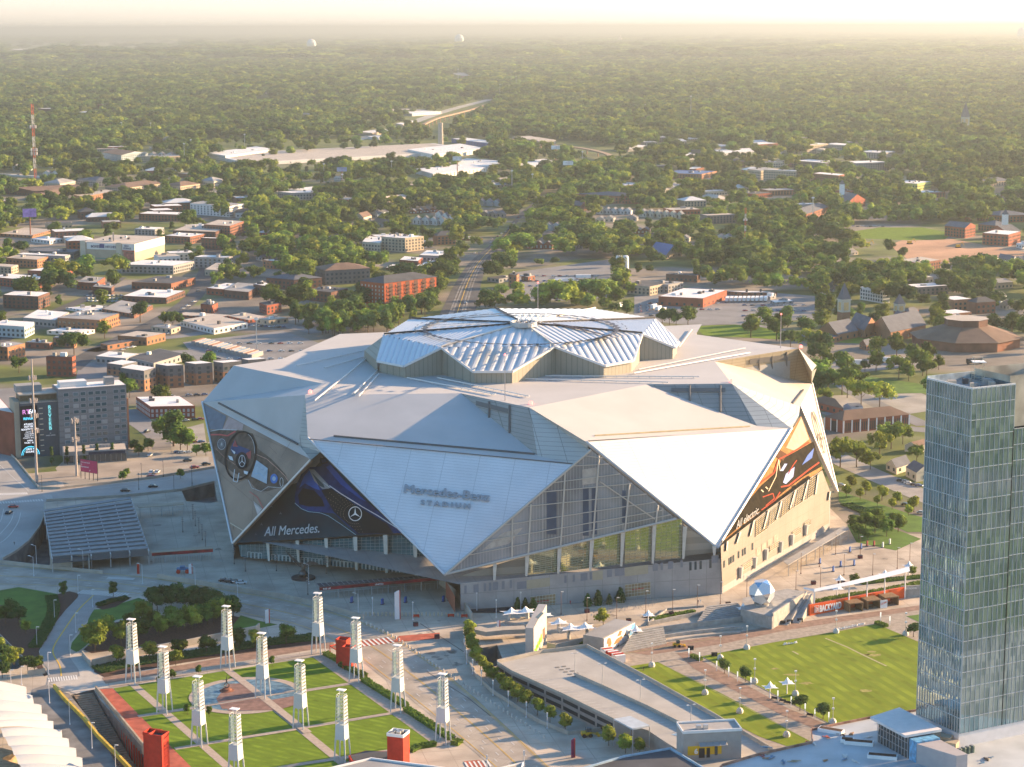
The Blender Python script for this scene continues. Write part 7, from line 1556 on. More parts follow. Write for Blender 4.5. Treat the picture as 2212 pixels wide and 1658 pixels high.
# (placed on the deck edge)
a_,b_2=up3(G(1475,1646,6),0),up3(G(1601,1639,6),0); d_=(b_2-a_).normalized(); n_2=Vector((-d_.y,d_.x,0)); Lb=(b_2-a_).length
MB().prism([(p.x,p.y) for p in (a_,b_2,b_2+n_2*9,a_+n_2*9)],0,9.5).build('wall',mat('grey_plaster',(.33,.31,.29),.8,var=.06),bx,world=True)
mb=MB(); mb.wall([a_,b_2,b_2+n_2*9,a_+n_2*9,a_],.35,10.1,9.2); mb.build('parapet',white_p,bx,world=True)
def bxf(u0,u1,z0,z1,nm,mt,off=.12): p,q_=a_+d_*u0*Lb-n_2*off,a_+d_*u1*Lb-n_2*off; MB().face([(p.x,p.y,z0),(q_.x,q_.y,z0),(q_.x,q_.y,z1),(p.x,p.y,z1)]).build(nm,mt,bx,world=True)
yel=mat('yellow_panel',(.62,.38,.02),.6,var=.05); bxf(.08,.66,2.0,5.0,'yellow_panel',yel); bxf(.27,.37,1.0,4.2,'door',dark_metal,.2); bxf(.40,.46,1.0,4.2,'door',dark_metal,.2); bxf(.54,.59,1.6,4.6,'door',glass_d,.2)
text_mb('6',2.4,a_+d_*Lb*.19-n_2*.3+Vector((0,0,2.5)),d_,(0,0,1),bold=.05).build('number',white_p,bx,world=True)
mb=MB(); p=a_+d_*Lb*.26; [mb.tube(p+d_*k*2.2+Vector((0,0,6.6)),p+d_*k*2.2-n_2*2.5+Vector((0,0,5.6)),.1,n=3) for k in range(5)]; mb.tube(p-n_2*2.5+Vector((0,0,5.6)),p+d_*8.8-n_2*2.5+Vector((0,0,5.6)),.1,n=3); mb.face([p-n_2*2.5+Vector((0,0,5.5)),p+d_*8.8-n_2*2.5+Vector((0,0,5.5)),p+d_*8.8-n_2*.4+Vector((0,0,6.2)),p-n_2*.4+Vector((0,0,6.2))]); mb.build('awning',steel,bx,world=True)
for k in (.3,.42): p=a_+d_*Lb*k+n_2*3; mb=MB(); mb.obox((p.x,p.y),1.5,1.3,9.5,10.8,.1); mb.build('roof_fan',steel,bx,world=True)
bx.location.z+=6.0
# ---- wedge stair tower, overpass and tensile canopies
wg_=thing('stair_tower','pale wedge shaped stair tower with green printed base','tower',G(1150,1420)); a_,b_2,c_=G(1135,1420),G(1153,1421),G(1181,1384)
MB().prism([(p.x,p.y) for p in (a_,b_2,c_,c_+(a_-b_2))],0,[11.5,11.5,14.5,14.5]).build('wall',mat('tower_plaster',(.42,.385,.35),.8,var=.05),wg_,world=True)
dr_=c_-b_2; nr=Vector((dr_.y,-dr_.x,0)).normalized()*.15
def wf(u0,u1,z0,z1,nm,mt): p,q_=b_2+dr_*u0+nr,b_2+dr_*u1+nr; MB().face([up3(p,z0),up3(q_,z0),up3(q_,z1),up3(p,z1)]).build(nm,mt,wg_,world=True)
grn=mat('leaf_green',(.2,.5,.03),.5,var=.3); wf(.68,.84,2.5,6.5,'doorway',RM['brown'])
for k in range(5): wf(.04+k*.12,.12+k*.12,.8+k*.4,3.0+k*.6,'green_print',grn)
MB().poly([tuple(v) for v in D([(1156,1334),(1168,1323),(1176,1324),(1163,1338)],14.8)]).build('skylight',mat('hotel_glass_pale',(.12,.17,.19)),wg_,world=True)
wallth('overpass',[(1027,1378),(1052,1384),(1088,1380),(1134,1378)],4.2,5.0,'concrete overpass leading to the wedge tower',z=0,z0=2.4,cat='overpass')
wallth('ramp_wall',[(1182,1400),(1200,1404),(1260,1390),(1305,1381)],2.2,.5,'low ramp wall between wedge tower and mural building'); wallth('ramp_wall',[(1100,1345),(1130,1352),(1140,1340)],1.2,6.0,'stepped plaza wall behind the wedge tower')
fab=mat('tensile_white',(.74,.72,.7),.5,var=.03)
def tensile(cx,cy,w_,d_,h,label,peaks=1,yaw=0.25,thick_post=True):
 t=thing('tensile_canopy',label,'canopy',G(cx,cy),yaw); mb=MB(); n=6*peaks; rows=6; g=[]
 for i in range(n+1):
  u=i/n; row=[]
  for j in range(rows+1):
   v=j/rows; pk=max(0,1-abs(((u*peaks) % 1.0001)-.5)*2.2)*max(0,1-abs(v-.5)*2.2); sx=1-.22*math.sin(math.pi*v); sy=1-.22*abs(math.sin(math.pi*u*peaks))
   row.append(((u-.5)*w_*sx,(v-.5)*d_*sy,h+2.2*pk ** 1.3))
  g.append(row)
 for i in range(n):
  for j in range(rows): mb.face([g[i][j],g[i+1][j],g[i+1][j+1],g[i][j+1]])
 mb.build('fabric',fab,t)
 for k in range(peaks): x=((k+.5)/peaks-.5)*w_; mb=MB(); mb.tube((x,0,0),(x,0,h+(1.6 if not thick_post else .3)),.7 if thick_post else .22,.7 if thick_post else .16,6); mb.build('column',pyl if thick_post else white_p,t)
 return t
tensile(1120,1344,15,6,4.2,'large twin peaked white canopy behind the wedge tower',2); tensile(1171,1348,9,4.5,3.6,'white canopy half hidden by the wedge tower'); tensile(1207,1366,8,4.5,3.8,'single peaked white canopy right of the wedge tower'); tensile(1248,1380,15,6,4.4,'twin peaked white canopy on two concrete piers',2)
for x,y,lb in ((1400,1351,'white umbrella canopy behind the mural building'),(1374,1385,'white umbrella canopy beside the mural wall'),(1605,1336,'white umbrella canopy left of the mirrored ball'),(1814,1273,'white umbrella canopy behind the orange wall'),(1808,1293,'small white umbrella canopy among shrubs over the orange wall'),(1911,1262,'white umbrella canopy over the long beam canopy'),(1663,1509,'left one of two canopies beside the field'),(1700,1500,'right one of two canopies beside the field'),(1963,1243,'white umbrella canopy near the glass tower edge')): tensile(x,y,5.2,4.2,4.2,lb,1,.2,False)
# ---- mural building
mu=thing('mural_building','low building with white, brown and blue painted mural wall','building',G(1330,1400)); a_,b_2=G(1304,1414),G(1371,1378); d_=b_2-a_; nr=Vector((d_.y,-d_.x,0)).normalized(); ba=-nr*9
MB().prism([(p.x,p.y) for p in (a_,b_2,b_2+ba,a_+ba)],0,[6.2,6.2,6.2,6.2]).build('wall',mat('board_concrete',(.3,.27,.24),.85,var=.1),mu,world=True); MB().prism([(p.x,p.y) for p in (a_+ba*.05,b_2+ba*.05,b_2+ba*.95,a_+ba*.95)],6.2,6.35).build('roof',RM['grey'],mu,world=True)
def muf(pts,nm,mt,off=.15): MB().poly([tuple(a_+d_*u+nr*off+Vector((0,0,z*6.2))) for u,z in pts]).build(nm,mt,mu,world=True)
muf([(0,0),(1,.1),(1,1),(0,1)],'mural_ground',mat('mural_white',(.62,.6,.58),.6),.1)
for pts in ([(.08,.1),(.2,.2),(.24,.5),(.2,.85),(.12,.9),(.08,.6),(.14,.5)],[(.3,.3),(.45,.25),(.6,.45),(.55,.6),(.4,.55)],[(.42,.7),(.52,.65),(.58,.9),(.5,.98)],[(.62,.5),(.72,.45),(.7,.7)],[(.4,.05),(.46,.02),(.48,.2)]): muf(pts,'mural_figure',mat('mural_brown',(.26,.15,.06),.6),.2)
for pts in ([(.8,.3),(1,.3),(1,.95),(.9,.95),(.84,.6)],[(.55,.6),(.66,.75),(.6,.8)]): muf(pts,'mural_sky',mat('mural_blue',(.12,.3,.55),.6),.18)
FOOT.append([(p.x,p.y) for p in (a_,b_2,b_2+ba,a_+ba)])
# ---- ramps and seat steps towards the ball
rmp=mat('ramp_concrete',(.3,.285,.265),.85,var=.15,scale=.5)
for i,(pts,h) in enumerate((([(1400,1352),(1480,1336),(1560,1322),(1610,1318)],1.6),([(1395,1372),(1480,1360),(1560,1350),(1600,1344),(1640,1336)],2.4),([(1388,1386),(1480,1372),(1590,1360),(1604,1362)],1.3),([(1384,1396),(1500,1378),(1600,1368)],.8),([(1400,1350),(1440,1318),(1520,1312)],.8))): wallth('ramp_wall',pts,h,.7,'pale switchback ramp wall before the ball plaza, '+['second from the top','tallest, in the middle','second from the bottom','lowest','topmost'][i],rmp)
def steps(nm,pts_lo,pts_hi,n,h,label,mt=rmp):
 A,B=D(pts_lo),D(pts_hi); mb=MB()
 for i in range(n):
  t0=i/n; q_=[A[0].lerp(B[0],t0),A[1].lerp(B[1],t0),B[1],B[0]]; mb.prism([(p.x,p.y) for p in q_],0,h*(i+1)/n)
 o=bpy.data.objects.new(nm,mb.mesh(nm,mt,A[0])); COL.objects.link(o); o.location=A[0]; return tag(o,label,'steps')
steps('seat_steps',[(1338,1413),(1440,1392)],[(1372,1384),(1432,1374)],9,4.2,'stone seat steps at the foot of the mural wall'); steps('seat_steps',[(1500,1352),(1620,1336)],[(1528,1322),(1592,1314)],10,2.5,'wide concrete seat steps before the mirrored ball')
wd_=thing('stair_wedge','high concrete stair wedge beside the orange wall','stairs',G(1668,1359))
def wedge(p0,p1,h0,h1,wd,nm):
 a_,b_2=G(*p0),G(*p1); d_=(b_2-a_).normalized(); n_=Vector((-d_.y,d_.x,0))*wd/2; MB().prism([(p.x,p.y) for p in (a_-n_,b_2-n_,b_2+n_,a_+n_)],0,[h0,h1,h1,h0]).build(nm,rmp,wd_,world=True)
wedge((1668,1359),(1735,1316),6.5,7.0,.8,'cheek_wall'); wedge((1704,1350),(1740,1312),.8,6.8,.8,'cheek_wall'); wedge((1728,1346),(1752,1318),.8,6.8,.8,'cheek_wall'); wedge((1692,1351),(1738,1314),.2,5.5,3.6,'flight'); wedge((1718,1347),(1746,1314),.2,5.5,3.6,'flight')
q=D([(1600,1316),(1668,1333),(1738,1289),(1752,1281),(1700,1272),(1605,1292)],5.2); MB().prism([(p.x,p.y) for p in q],0,5.2).build('platform',rmp,wd_,world=True)
# ---- mirrored ball
ball=thing('mirror_ball','giant faceted mirror ball sculpture on the plaza edge','sculpture',G(1645,1308,5.2))
ph=(1+5 ** .5)/2; iv=[Vector(v).normalized() for v in [(0,s,t_*ph) for s in (-1,1) for t_ in (-1,1)]+[(s,t_*ph,0) for s in (-1,1) for t_ in (-1,1)]+[(s*ph,0,t_) for s in (-1,1) for t_ in (-1,1)]]
bm=bmesh.new()
for i in range(12):
 for j in range(i):
  if (iv[i]-iv[j]).length<1.1: bm.verts.new((iv[i]+iv[j]).normalized())
bmesh.ops.convex_hull(bm,input=bm.verts[:]); bmesh.ops.dissolve_limit(bm,angle_limit=.02,verts=bm.verts[:],edges=bm.edges[:])
mb=MB(); bm.verts.index_update(); rot=Matrix.Rotation(.5,3,'X') @ Matrix.Rotation(.3,3,'Z'); mb.v=[tuple(rot @ v.co*5.4+Vector((0,0,5.6))) for v in bm.verts]; mb.f=[tuple(v.index for v in f.verts) for f in bm.faces]; mb.mi=[0]*len(mb.f); bm.free()
mb.mi=[0 if len(f)==5 else 1 for f in mb.f]; mb.build('mirror_shell',[mat('mirror_pale',(.62,.66,.7),.35,.35,var=0),mat('mirror',(.8,.83,.88),.12,1.0,var=0)],ball); mb=MB(); mb.lathe([(6,3.2),(6,5.3),(5.5,5.4),(.1,5.4)] if False else [(3,0),(3,.9),(.1,.9)],20); mb.build('plinth',rmp,ball)
# ---- orange wall with lettering, beam canopy and sheds
ow=thing('orange_wall','bright orange wall lettered BACKYARD under the beam canopy','wall',G(1750,1331)); a_,b_2=G(1749,1331),G(1955,1292); d_=(b_2-a_); nr=Vector((d_.y,-d_.x,0)).normalized(); L0=d_.length
MB().prism([(p.x,p.y) for p in (a_,b_2,b_2-nr,a_-nr)],0,4.6).build('wall',mat('orange_paint',(.68,.1,.02),.5,var=.04),ow,world=True)
text_mb('BACKYARD',3.9,a_+d_*.095+nr*.25+Vector((0,0,.95)),d_,(0,0,1),bold=.04,xs=.56).build('lettering',white_p,ow,world=True)
def owf(u0,u1,z0,z1,nm,mt,off=.2): p,q_=a_+d_*u0+nr*off,a_+d_*u1+nr*off; MB().face([up3(p,z0),up3(q_,z0),up3(q_,z1),up3(p,z1)]).build(nm,mt,ow,world=True)
owf(.045,.088,1.0,3.9,'logo_plate',white_p,.2); owf(.05,.083,1.15,3.75,'logo_square',mat('orange_paint',(.68,.1,.02)),.26)
lx=(a_+d_*.052+nr*.34); [text_mb(s,1.0,lx+Vector((0,0,z)),(d_.normalized()+Vector((0,0,.35))),(Vector((0,0,1))-d_.normalized()*.35),bold=.03,xs=.62).build('logo_text',white_p,ow,world=True) for s,z in (('THE',2.5),('HOME',1.75),('DEPOT',1.05))]
bc=thing('beam_canopy','long white curved beam canopy on slim white columns','canopy',G(1755,1331)); pts=smooth([G(1741,1318,6.5),G(1790,1310,7.2),G(1850,1298,8.0),G(1930,1280,8.6),G(1962,1270,9.5)]); mb=MB()
hold=[G(x,y,0) for x,y in ((1741,1322),(1756,1332),(1832,1328),(1871,1322),(1909,1315),(1948,1308))]
P=[up3(G(1735,1318),9.0),up3(G(1758,1328),9.8),up3(G(1833,1316),10.6),up3(G(1872,1309),11.0),up3(G(1910,1302),11.4),up3(G(1962,1292),12.2)]
wds=[.6,2.0,4.2,4.8,5.2,5.6]; LL=[]
for i,p in enumerate(P): LL.append((p+Vector((-.2,-wds[i]/2,0)),p+Vector((.2,wds[i]/2,.5)),p+Vector((0,0,1.0 if i else .2))))
for i in range(5): A_,B_=LL[i],LL[i+1]; mb.face([A_[0],B_[0],B_[2],A_[2]]); mb.face([A_[2],B_[2],B_[1],A_[1]]); mb.face([A_[1],B_[1],B_[0],A_[0]])
mb.build('membrane',fab,bc,world=True);
for i in range(1,6): p=P[i].lerp(P[i-1],.0 if i<5 else .15); mb=MB(); mb.tube(up3(p,0),up3(p,p.z),.28,n=7); mb.build('column',white_p,bc,world=True)
for i,(x,y) in enumerate(((1849,1322),(1888,1316),(1926,1309))):
 t=thing('timber_kiosk','brown timber kiosk under the beam canopy, '+ordl(i),'kiosk',G(x,y),.32,'timber kiosks'); tm=mat('timber',(.2,.12,.06),.8,var=.25,scale=2); mb=MB(); mb.box(-3.2,-.2,0,-2.6,6,3.4); mb.build('side_wall',tm,t); mb=MB(); mb.box(2.6,-.2,0,3.2,6,3.4); mb.build('side_wall',tm,t); mb=MB(); mb.box(-3.3,-.4,3.4,3.3,6.2,3.8); mb.build('roof',tm,t); mb=MB(); mb.box(-1.6,1.2,.7,1.6,2,.8); mb.box(-.1,1.4,0,.1,1.8,.7); mb.build('table',tm,t)
 if i==1: mb=MB(); mb.box(2.4,-.9,.2,5.6,-.7,3.6); mb.build('sign_panel',white_p,t); text_mb('HOME',1.0,(2.6,-.95,1.6),(1,0,.3),(-.3,0,1),bold=.03).build('lettering',mat('orange_paint',(.68,.1,.02)),t)
rw=thing('restroom_wall','blue restroom sign wall at the end of the orange wall','wall',G(1960,1290)); mb=MB(); p=G(1975,1290); mb.obox((p.x,p.y),12,.6,0,5,.15); mb.build('wall',rmp,rw,world=True); mb=MB(); mb.obox((p.x-1.5,p.y-.45),6,.1,3.2,4.7,.15); mb.build('sign',mat('sign_blue',(.03,.04,.3),.5,var=0),rw,world=True); text_mb('RESTROOMS',1.0,(p.x-4.2,p.y-.95,3.5),(1,.15,0),(0,0,1),bold=.02,xs=.9).build('lettering',white_p,rw,world=True)
for i,(x,y) in enumerate(((1690,1349),(1706,1347),(1728,1344),(1492,1404),(1543,1418))): t=thing('bin','black litter bin by the stair wedge and ball plaza, '+ordl(i),'bin',G(x,y),0,'black litter bins'); mb=MB(); mb.box(-1.1,-.5,0,1.1,.5,1.3); mb.build('box',dark_metal,t); mb=MB(); mb.box(-1.15,-.55,1.3,1.15,.55,1.45); mb.build('lid',black_r,t)
# ---- glass tower
GT=thing('glass_tower','tall glass curtain wall tower rising from the white podium','tower',G(2073,1609,14).copy())
GT.location.z=0; F0=G(2072,1609,14); L0_=G(1979,1566,14); r_dir=(F0-L0_);
def hz(x,y,P): return onplane(x,y,P,Vector((0,1,0))).z
ZT=hz(2103,839,F0); ZG=hz(2073,1586,F0)
nrmL=Vector((r_dir.y,-r_dir.x,0)).normalized(); rd=Vector((-r_dir.y,r_dir.x,0)).normalized()
if rd.x<0: rd=-rd
def v2(p,z): return (p.x,p.y,z)
Wl=r_dir.length; Wr1=17.0; Wr=44.0
F1=F0+rd*Wr1; F2=F0+rd*Wr; L1=L0_+rd*Wr
gm_=mat('curtain_glass',(.03,.055,.065),.04,.0,var=.3,scale=.05,spec=1.0)
N_=gm_.node_tree; bb=N_.nodes['Principled BSDF']; bb.inputs['Metallic'].default_value=.72; bb.inputs['Base Color'].links and N_.links.remove(bb.inputs['Base Color'].links[0]); bb.inputs['Base Color'].default_value=(.30,.42,.45,1)
nz_=N_.nodes.new('ShaderNodeTexNoise'); nz_.inputs['Scale'].default_value=.35; tc_=N_.nodes.new('ShaderNodeTexCoord'); mp_=N_.nodes.new('ShaderNodeMapping'); mp_.inputs['Scale'].default_value=(1,1,.12); N_.links.new(tc_.outputs['Object'],mp_.inputs[0]); N_.links.new(mp_.outputs[0],nz_.inputs['Vector']); bp_=N_.nodes.new('ShaderNodeBump'); bp_.inputs['Strength'].default_value=.5; bp_.inputs['Distance'].default_value=.3; N_.links.new(nz_.outputs['Fac'],bp_.inputs['Height']); N_.links.new(bp_.outputs[0],bb.inputs['Normal'])
sn_=N_.nodes.new('ShaderNodeVectorMath'); sn_.operation='SNAP'; sn_.inputs[1].default_value=(1.7,1.7,4.4); wn_=N_.nodes.new('ShaderNodeTexWhiteNoise'); cr_=N_.nodes.new('ShaderNodeValToRGB'); cr_.color_ramp.elements[0].color=(.17,.29,.33,1); cr_.color_ramp.elements[1].color=(.38,.52,.56,1); cr_.color_ramp.elements[0].position=.1; N_.links.new(tc_.outputs['Object'],sn_.inputs[0]); N_.links.new(sn_.outputs[0],wn_.inputs['Vector']); N_.links.new(wn_.outputs['Value'],cr_.inputs[0]); N_.links.new(cr_.outputs[0],bb.inputs['Base Color'])
ZM=hz(2107,938,F0)
def gbox(pts,z0,z1,nm,mt): return MB().prism([(p.x,p.y) for p in pts],z0,z1,False).build(nm,mt,GT,world=True)
gbox([L0_,F0,F1,L0_+rd*Wr1],ZG,ZT,'curtain_wall',gm_); gbox([L0_+rd*(Wr1+.02),F1+rd*.02,F2,L1],ZG,ZM,'curtain_wall',gm_)
gbox([L0_+rd*(Wr1+.1)+(F0-L0_)*.1,F1+rd*.1-(F0-L0_)*.12,F2-(F0-L0_)*.12,L1+(F0-L0_)*.1],ZM,ZT+2,'concrete_core',mat('raw_concrete',(.36,.33,.27),.85,var=.3,scale=.15));
gbox([L0_-nrmL*-.3,F0+nrmL*.3,F2+nrmL*.3,L1],0,ZG,'white_base',mat('base_white',(.62,.6,.6),.6,var=.05))
MB().poly([v2(p,ZT-1.6) for p in (L0_,F0,F1,L0_+rd*Wr1)]).build('roof',RM['grey'],GT,world=True)
mu_=mat('curtain_mullion',(.5,.52,.53),.4,.2,var=0)
def mgrid(A,B,z0,z1,nx,nz,nm='mullion'):
 mb=MB(); n_=Vector(((B-A).y,-(B-A).x,0)).normalized()*.12
 if n_.dot(-A)<0: n_=-n_
 for i in range(nx+1): p=A.lerp(B,i/nx)+n_; mb.tube(v2(p,z0),v2(p,z1),.1,n=4,cap=False)
 for i in range(nz+1): z=z0+(z1-z0)*i/nz; mb.tube(v2(A+n_,z),v2(B+n_,z),.11,n=4,cap=False)
 mb.build(nm,mu_,GT,world=True)
mgrid(L0_,F0,ZG,ZT,17,22); mgrid(F0,F1,ZG,ZT,9,22); mgrid(F1,F2,ZG,ZM,16,19)
for p_,q_2 in ((L0_,L0_+rd*Wr1),(L0_+rd*Wr1,L1)): mb=MB(); mb.wall([v2(p_,0),v2(q_2,0)],.3,ZT+.6,ZT-3.2); mb.build('rear_parapet',mat('pale_glass_panel',(.4,.45,.46),.4,var=.3,scale=.4),GT,world=True)
mb=MB(); mb.wall([v2(L0_,0),v2(F0,0),v2(F1,0)],.3,ZT+.15,ZT-.4); mb.build('coping',white_p,GT,world=True)
cr0=(L0_+F1)/2; RR2=random.Random(3)
for k in range(12): p=L0_.lerp(F0,RR2.uniform(.15,.85))+rd*RR2.uniform(3,15); mb=MB(); mb.obox((p.x,p.y),RR2.uniform(.8,3),RR2.uniform(.8,2.5),ZT-1.6,ZT+RR2.uniform(-1,.6),0); mb.build('roof_gear',RM[RR2.choice(['dark','grey','white','tan'])],GT,world=True)
sc_2=thing('scaffold_tower','steel scaffold tower standing on the glass tower roof','scaffold',v2(L0_.lerp(F0,.35)+rd*14,ZT-1.6)); mb=MB(); [mb.tube((x,y,0),(x,y,8),.09,n=3) for x in (-1.6,1.6) for y in (-1.6,1.6)]; [mb.tube((-1.6,-1.6,z),(1.6,-1.6,z),.07,n=3) for z in range(0,9,2)]; [mb.tube((-1.6,1.6,z),(1.6,1.6,z),.07,n=3) for z in range(0,9,2)]; [mb.tube((-1.6,-1.6,z),(1.6,-1.6,z+2),.06,n=3) for z in range(0,8,2)]; mb.build('frame',mat('scaffold_tan',(.4,.38,.3),.5),sc_2); mb=MB(); mb.box(-2,-2,6.6,2,2,6.8); mb.build('plank_deck',white_p,sc_2)
# podium
ZP=13.0
pd_=thing('podium','wide pale podium roof under the glass tower with building debris','building',G(1754,1600)); PQ=D([(1530,1690),(1560,1656),(1640,1632),(1756,1606),(1752,1579),(1874,1554),(1980,1537),(2300,1470),(2300,1800),(1500,1800)],ZP)
MB().prism([(p.x,p.y) for p in PQ],0,ZP-.05).build('wall',mat('podium_wall',(.5,.42,.34),.8),pd_,world=True); MB().poly(PQ).build('roof',mat('wet_membrane',(.40,.42,.43),.55,var=.16,scale=.08,detail=9),pd_,world=True)
mb=MB(); mb.wall(D([(1530,1690),(1560,1656),(1640,1632),(1756,1606),(1752,1579),(1874,1554),(1980,1537)],ZP),.3,.8,0); mb.build('parapet',mat('rust_edge',(.28,.16,.12),.8,var=.5,scale=.4),pd_,world=True)
hr2=random.Random(8); dcol=[(.3,.18,.1),(.6,.58,.55),(.05,.05,.06),(.1,.2,.3),(.35,.3,.22),(.4,.1,.08)]
for i in range(34):
 x,y=hr2.choice([(hr2.uniform(1640,1870),hr2.uniform(1598,1650)),(hr2.uniform(1900,1960),hr2.uniform(1560,1590)),(hr2.uniform(2010,2200),hr2.uniform(1630,1656)),(hr2.uniform(1770,1880),hr2.uniform(1575,1600))])
 p=G(x,y,ZP); k=hr2.randint(0,5); t=MB(); yw=hr2.uniform(0,3)
 for j in range(hr2.randint(2,5)): t.obox((hr2.uniform(-.8,.8),hr2.uniform(-.5,.5)),hr2.uniform(.8,3.4),hr2.uniform(.15,.7),.02+j*.14,.14+j*.14,hr2.uniform(-.4,.4))
 o=bpy.data.objects.new('material_pile',t.mesh('material_pile',mat('debris_%d' % k,dcol[k],.8,var=.3,scale=1.5))); COL.objects.link(o); o.location=p; o.rotation_euler=(0,0,yw); o['category']='pile'; o['group']='building material on the podium roof'; o['label']=['rust brown','white','black','blue','tan','red'][k]+' stack of building material on the podium roof, '+ordl(i)
for i,(x,y,l_) in enumerate(((1795,1582,8),(1830,1603,4),(1855,1608,9),(1906,1638,9))): t=thing('planter','white rooftop planter trough with dark soil, '+ordl(i),'planter',G(x,y,ZP),-.25 if i else-.5,'rooftop planters'); mb=MB(); mb.box(-l_/2,-1.4,0,l_/2,1.4,1.1); mb.build('trough',white_p,t); mb=MB(); mb.box(-l_/2+.3,-1.1,1.1,l_/2-.3,1.1,1.16); mb.build('soil',mulch,t)
for o in [o for o in COL.objects if o.name.startswith('planter')]: pass
pv=thing('glass_pavilion','rooftop pavilion with glazed front and white flat roof','pavilion',G(1895,1605,0)); a_,b_2=G(1895,1604,ZP),G(1960,1640,ZP); d_=b_2-a_; nn=Vector((-d_.y,d_.x,0)).normalized()
if nn.x<0: nn=-nn
ZV=ZP+7.2; MB().prism([(p.x,p.y) for p in (a_+nn*.3,b_2+nn*.3,b_2+nn*12,a_+nn*12)],ZP,ZV).build('glazing',glass_d,pv,world=True)
mb=MB()
for k in range(11): p=a_.lerp(b_2,k/10); mb.tube(v2(p,ZP),v2(p,ZV),.12,n=4)
for z in (ZP+2.6,ZP+5,ZV): mb.tube(v2(a_,z),v2(b_2,z),.1,n=4)
mb.build('mullion',steel,pv,world=True); rp_=[a_-d_*.12-nn*1.6,b_2+d_*.04-nn*1.6,b_2+d_*.04+nn*12,a_-d_*.35+nn*12,a_-d_*.35-nn*1.6]; MB().prism([(p.x,p.y) for p in rp_[:4]],ZV+.02,ZV+.8,True,True).build('roof',mat('canopy_white',(.62,.57,.55),.6,var=.06),pv,world=True)
MB().prism([(p.x,p.y) for p in (b_2+nn*.3+d_*.02,b_2+d_*.25+nn*.3,b_2+d_*.25+nn*9,b_2+d_*.02+nn*9)],ZP,ZV-.5).build('blue_wall',mat('blue_sheathing',(.12,.32,.5),.6,var=.4,scale=.8),pv,world=True)
MB().prism([(p.x,p.y) for p in (b_2+d_*.26+nn*.3,b_2+d_*1.1+nn*5,b_2+d_*1.1+nn*9,b_2+d_*.26+nn*9)],ZP,ZV-1).build('grey_wall',mat('grey_sheathing',(.36,.33,.33),.7,var=.05),pv,world=True)
for i in range(6): p=G(1990+i*13,1580+i*8,ZP); t=thing('air_handler','tan rooftop air handler at the glass tower foot, '+ordl(i),'air handler',p,-.5,'air handlers'); mb=MB(); mb.box(-1.9,-1.8,0,1.9,1.8,3.4-(i % 2)*.6); mb.build('casing',WM['tan'],t); mb=MB(); mb.box(-1.5,-1.9,.5,1.5,-1.79,2.2); mb.build('grille',steel,t)
for i in range(5): t=thing('condenser','small dark green condenser drum at the tower foot, '+ordl(i),'condenser',G(2063+i*9,1634-i*2.2,ZP),0,'condensers'); mb=MB(); mb.lathe([(.9,0),(.9,2.0),(.7,2.2),(.1,2.2)],10); mb.build('drum',mat('drum_green',(.06,.1,.09),.5),t); mb=MB(); mb.lathe([(.5,2.2),(.5,2.35),(.1,2.35)],8); mb.build('fan',steel,t)
# ---- hedges
def hedge(pts,w_,h,label,mt=leaf,name='hedge'):
 P=smooth(D(pts),1); mb=MB(); R=random.Random(len(label)); Lg=sum((b_2-a_).length for a_,b_2 in zip(P,P[1:])); n=int(Lg*42)
 mb.wall(P,w_*.85,h*.85,0)
 for i in range(n):
  k=R.random()*(len(P)-1); j=min(int(k),len(P)-2); c_=P[j].lerp(P[j+1],k-j); d_=(P[j+1]-P[j]).normalized(); nn=Vector((-d_.y,d_.x,0)); q_=c_+nn*R.uniform(-.5,.5)*w_+Vector((0,0,R.choice([h*R.uniform(.85,1.08),h*R.uniform(.1,1)]))); s=R.uniform(.15,.32); u=Vector((R.uniform(-1,1),R.uniform(-1,1),R.uniform(-.6,.6))).normalized(); v=u.orthogonal().normalized(); mb.face([q_-u*s-v*s,q_+u*s-v*s,q_+u*s+v*s,q_-u*s+v*s])
 o=bpy.data.objects.new(name,mb.mesh(name,mt,P[0])); COL.objects.link(o); o.location=P[0]; return tag(o,label,'hedge')
hedge([(703,1415),(733,1431)],2.6,1.3,'short hedge left of the red pergola'); hedge([(736,1438),(788,1464)],2.8,1.3,'clipped hedge behind the red entrance shafts'); hedge([(786,1472),(830,1500),(876,1528)],3.0,1.3,'long clipped hedge between lawn and main street'); hedge([(878,1536),(925,1566),(976,1600)],3.0,1.3,'long clipped hedge beside the rightmost lawn square')
hedge([(210,1450),(300,1430),(400,1418),(553,1392),(640,1382),(688,1378)],9,.8,'dark planting strip beside the red brick walk',leaf3); hedge([(110,1290),(118,1318),(108,1345),(95,1370),(75,1400)],5,.9,'dark hedge curving along the driveway',leaf3); hedge([(212,1310),(240,1300),(275,1294)],3.5,1,'small dark hedge ring at the driveway mouth',leaf3)
hedge([(886,1626),(900,1618),(930,1612),(940,1610)],2.6,1.2,'short hedge beside the large red box'); hedge([(982,1612),(992,1604)],3,1.3,'round clipped bush at the plaza corner'); hedge([(1494,1420),(1515,1428)],2,1.2,'small hedge box at the field corner'); hedge([(1893,1348),(1915,1356)],2.6,1.2,'small hedge at the field top corner')
hedge([(1202,1398),(1250,1392),(1290,1384)],1.4,.9,'thin hedge on the wall behind the parking deck'); hedge([(1408,1340),(1450,1330),(1500,1322)],2.5,.7,'grass strip above the ramp walls'); hedge([(1790,1298),(1830,1290),(1900,1280),(1990,1262)],3.0,1.2,'shrub strip above the orange wall'); hedge([(1860,1262),(1920,1255),(1990,1248)],4,.9,'shrub bed behind the umbrella canopies'); hedge([(1765,1308),(1790,1303)],3.2,2.2,'dark bushes above the orange wall')
hedge([(1828,1090),(1880,1112),(1940,1140)],7,.7,'low mulched shrubs on the slope right of the stadium',leaf3)
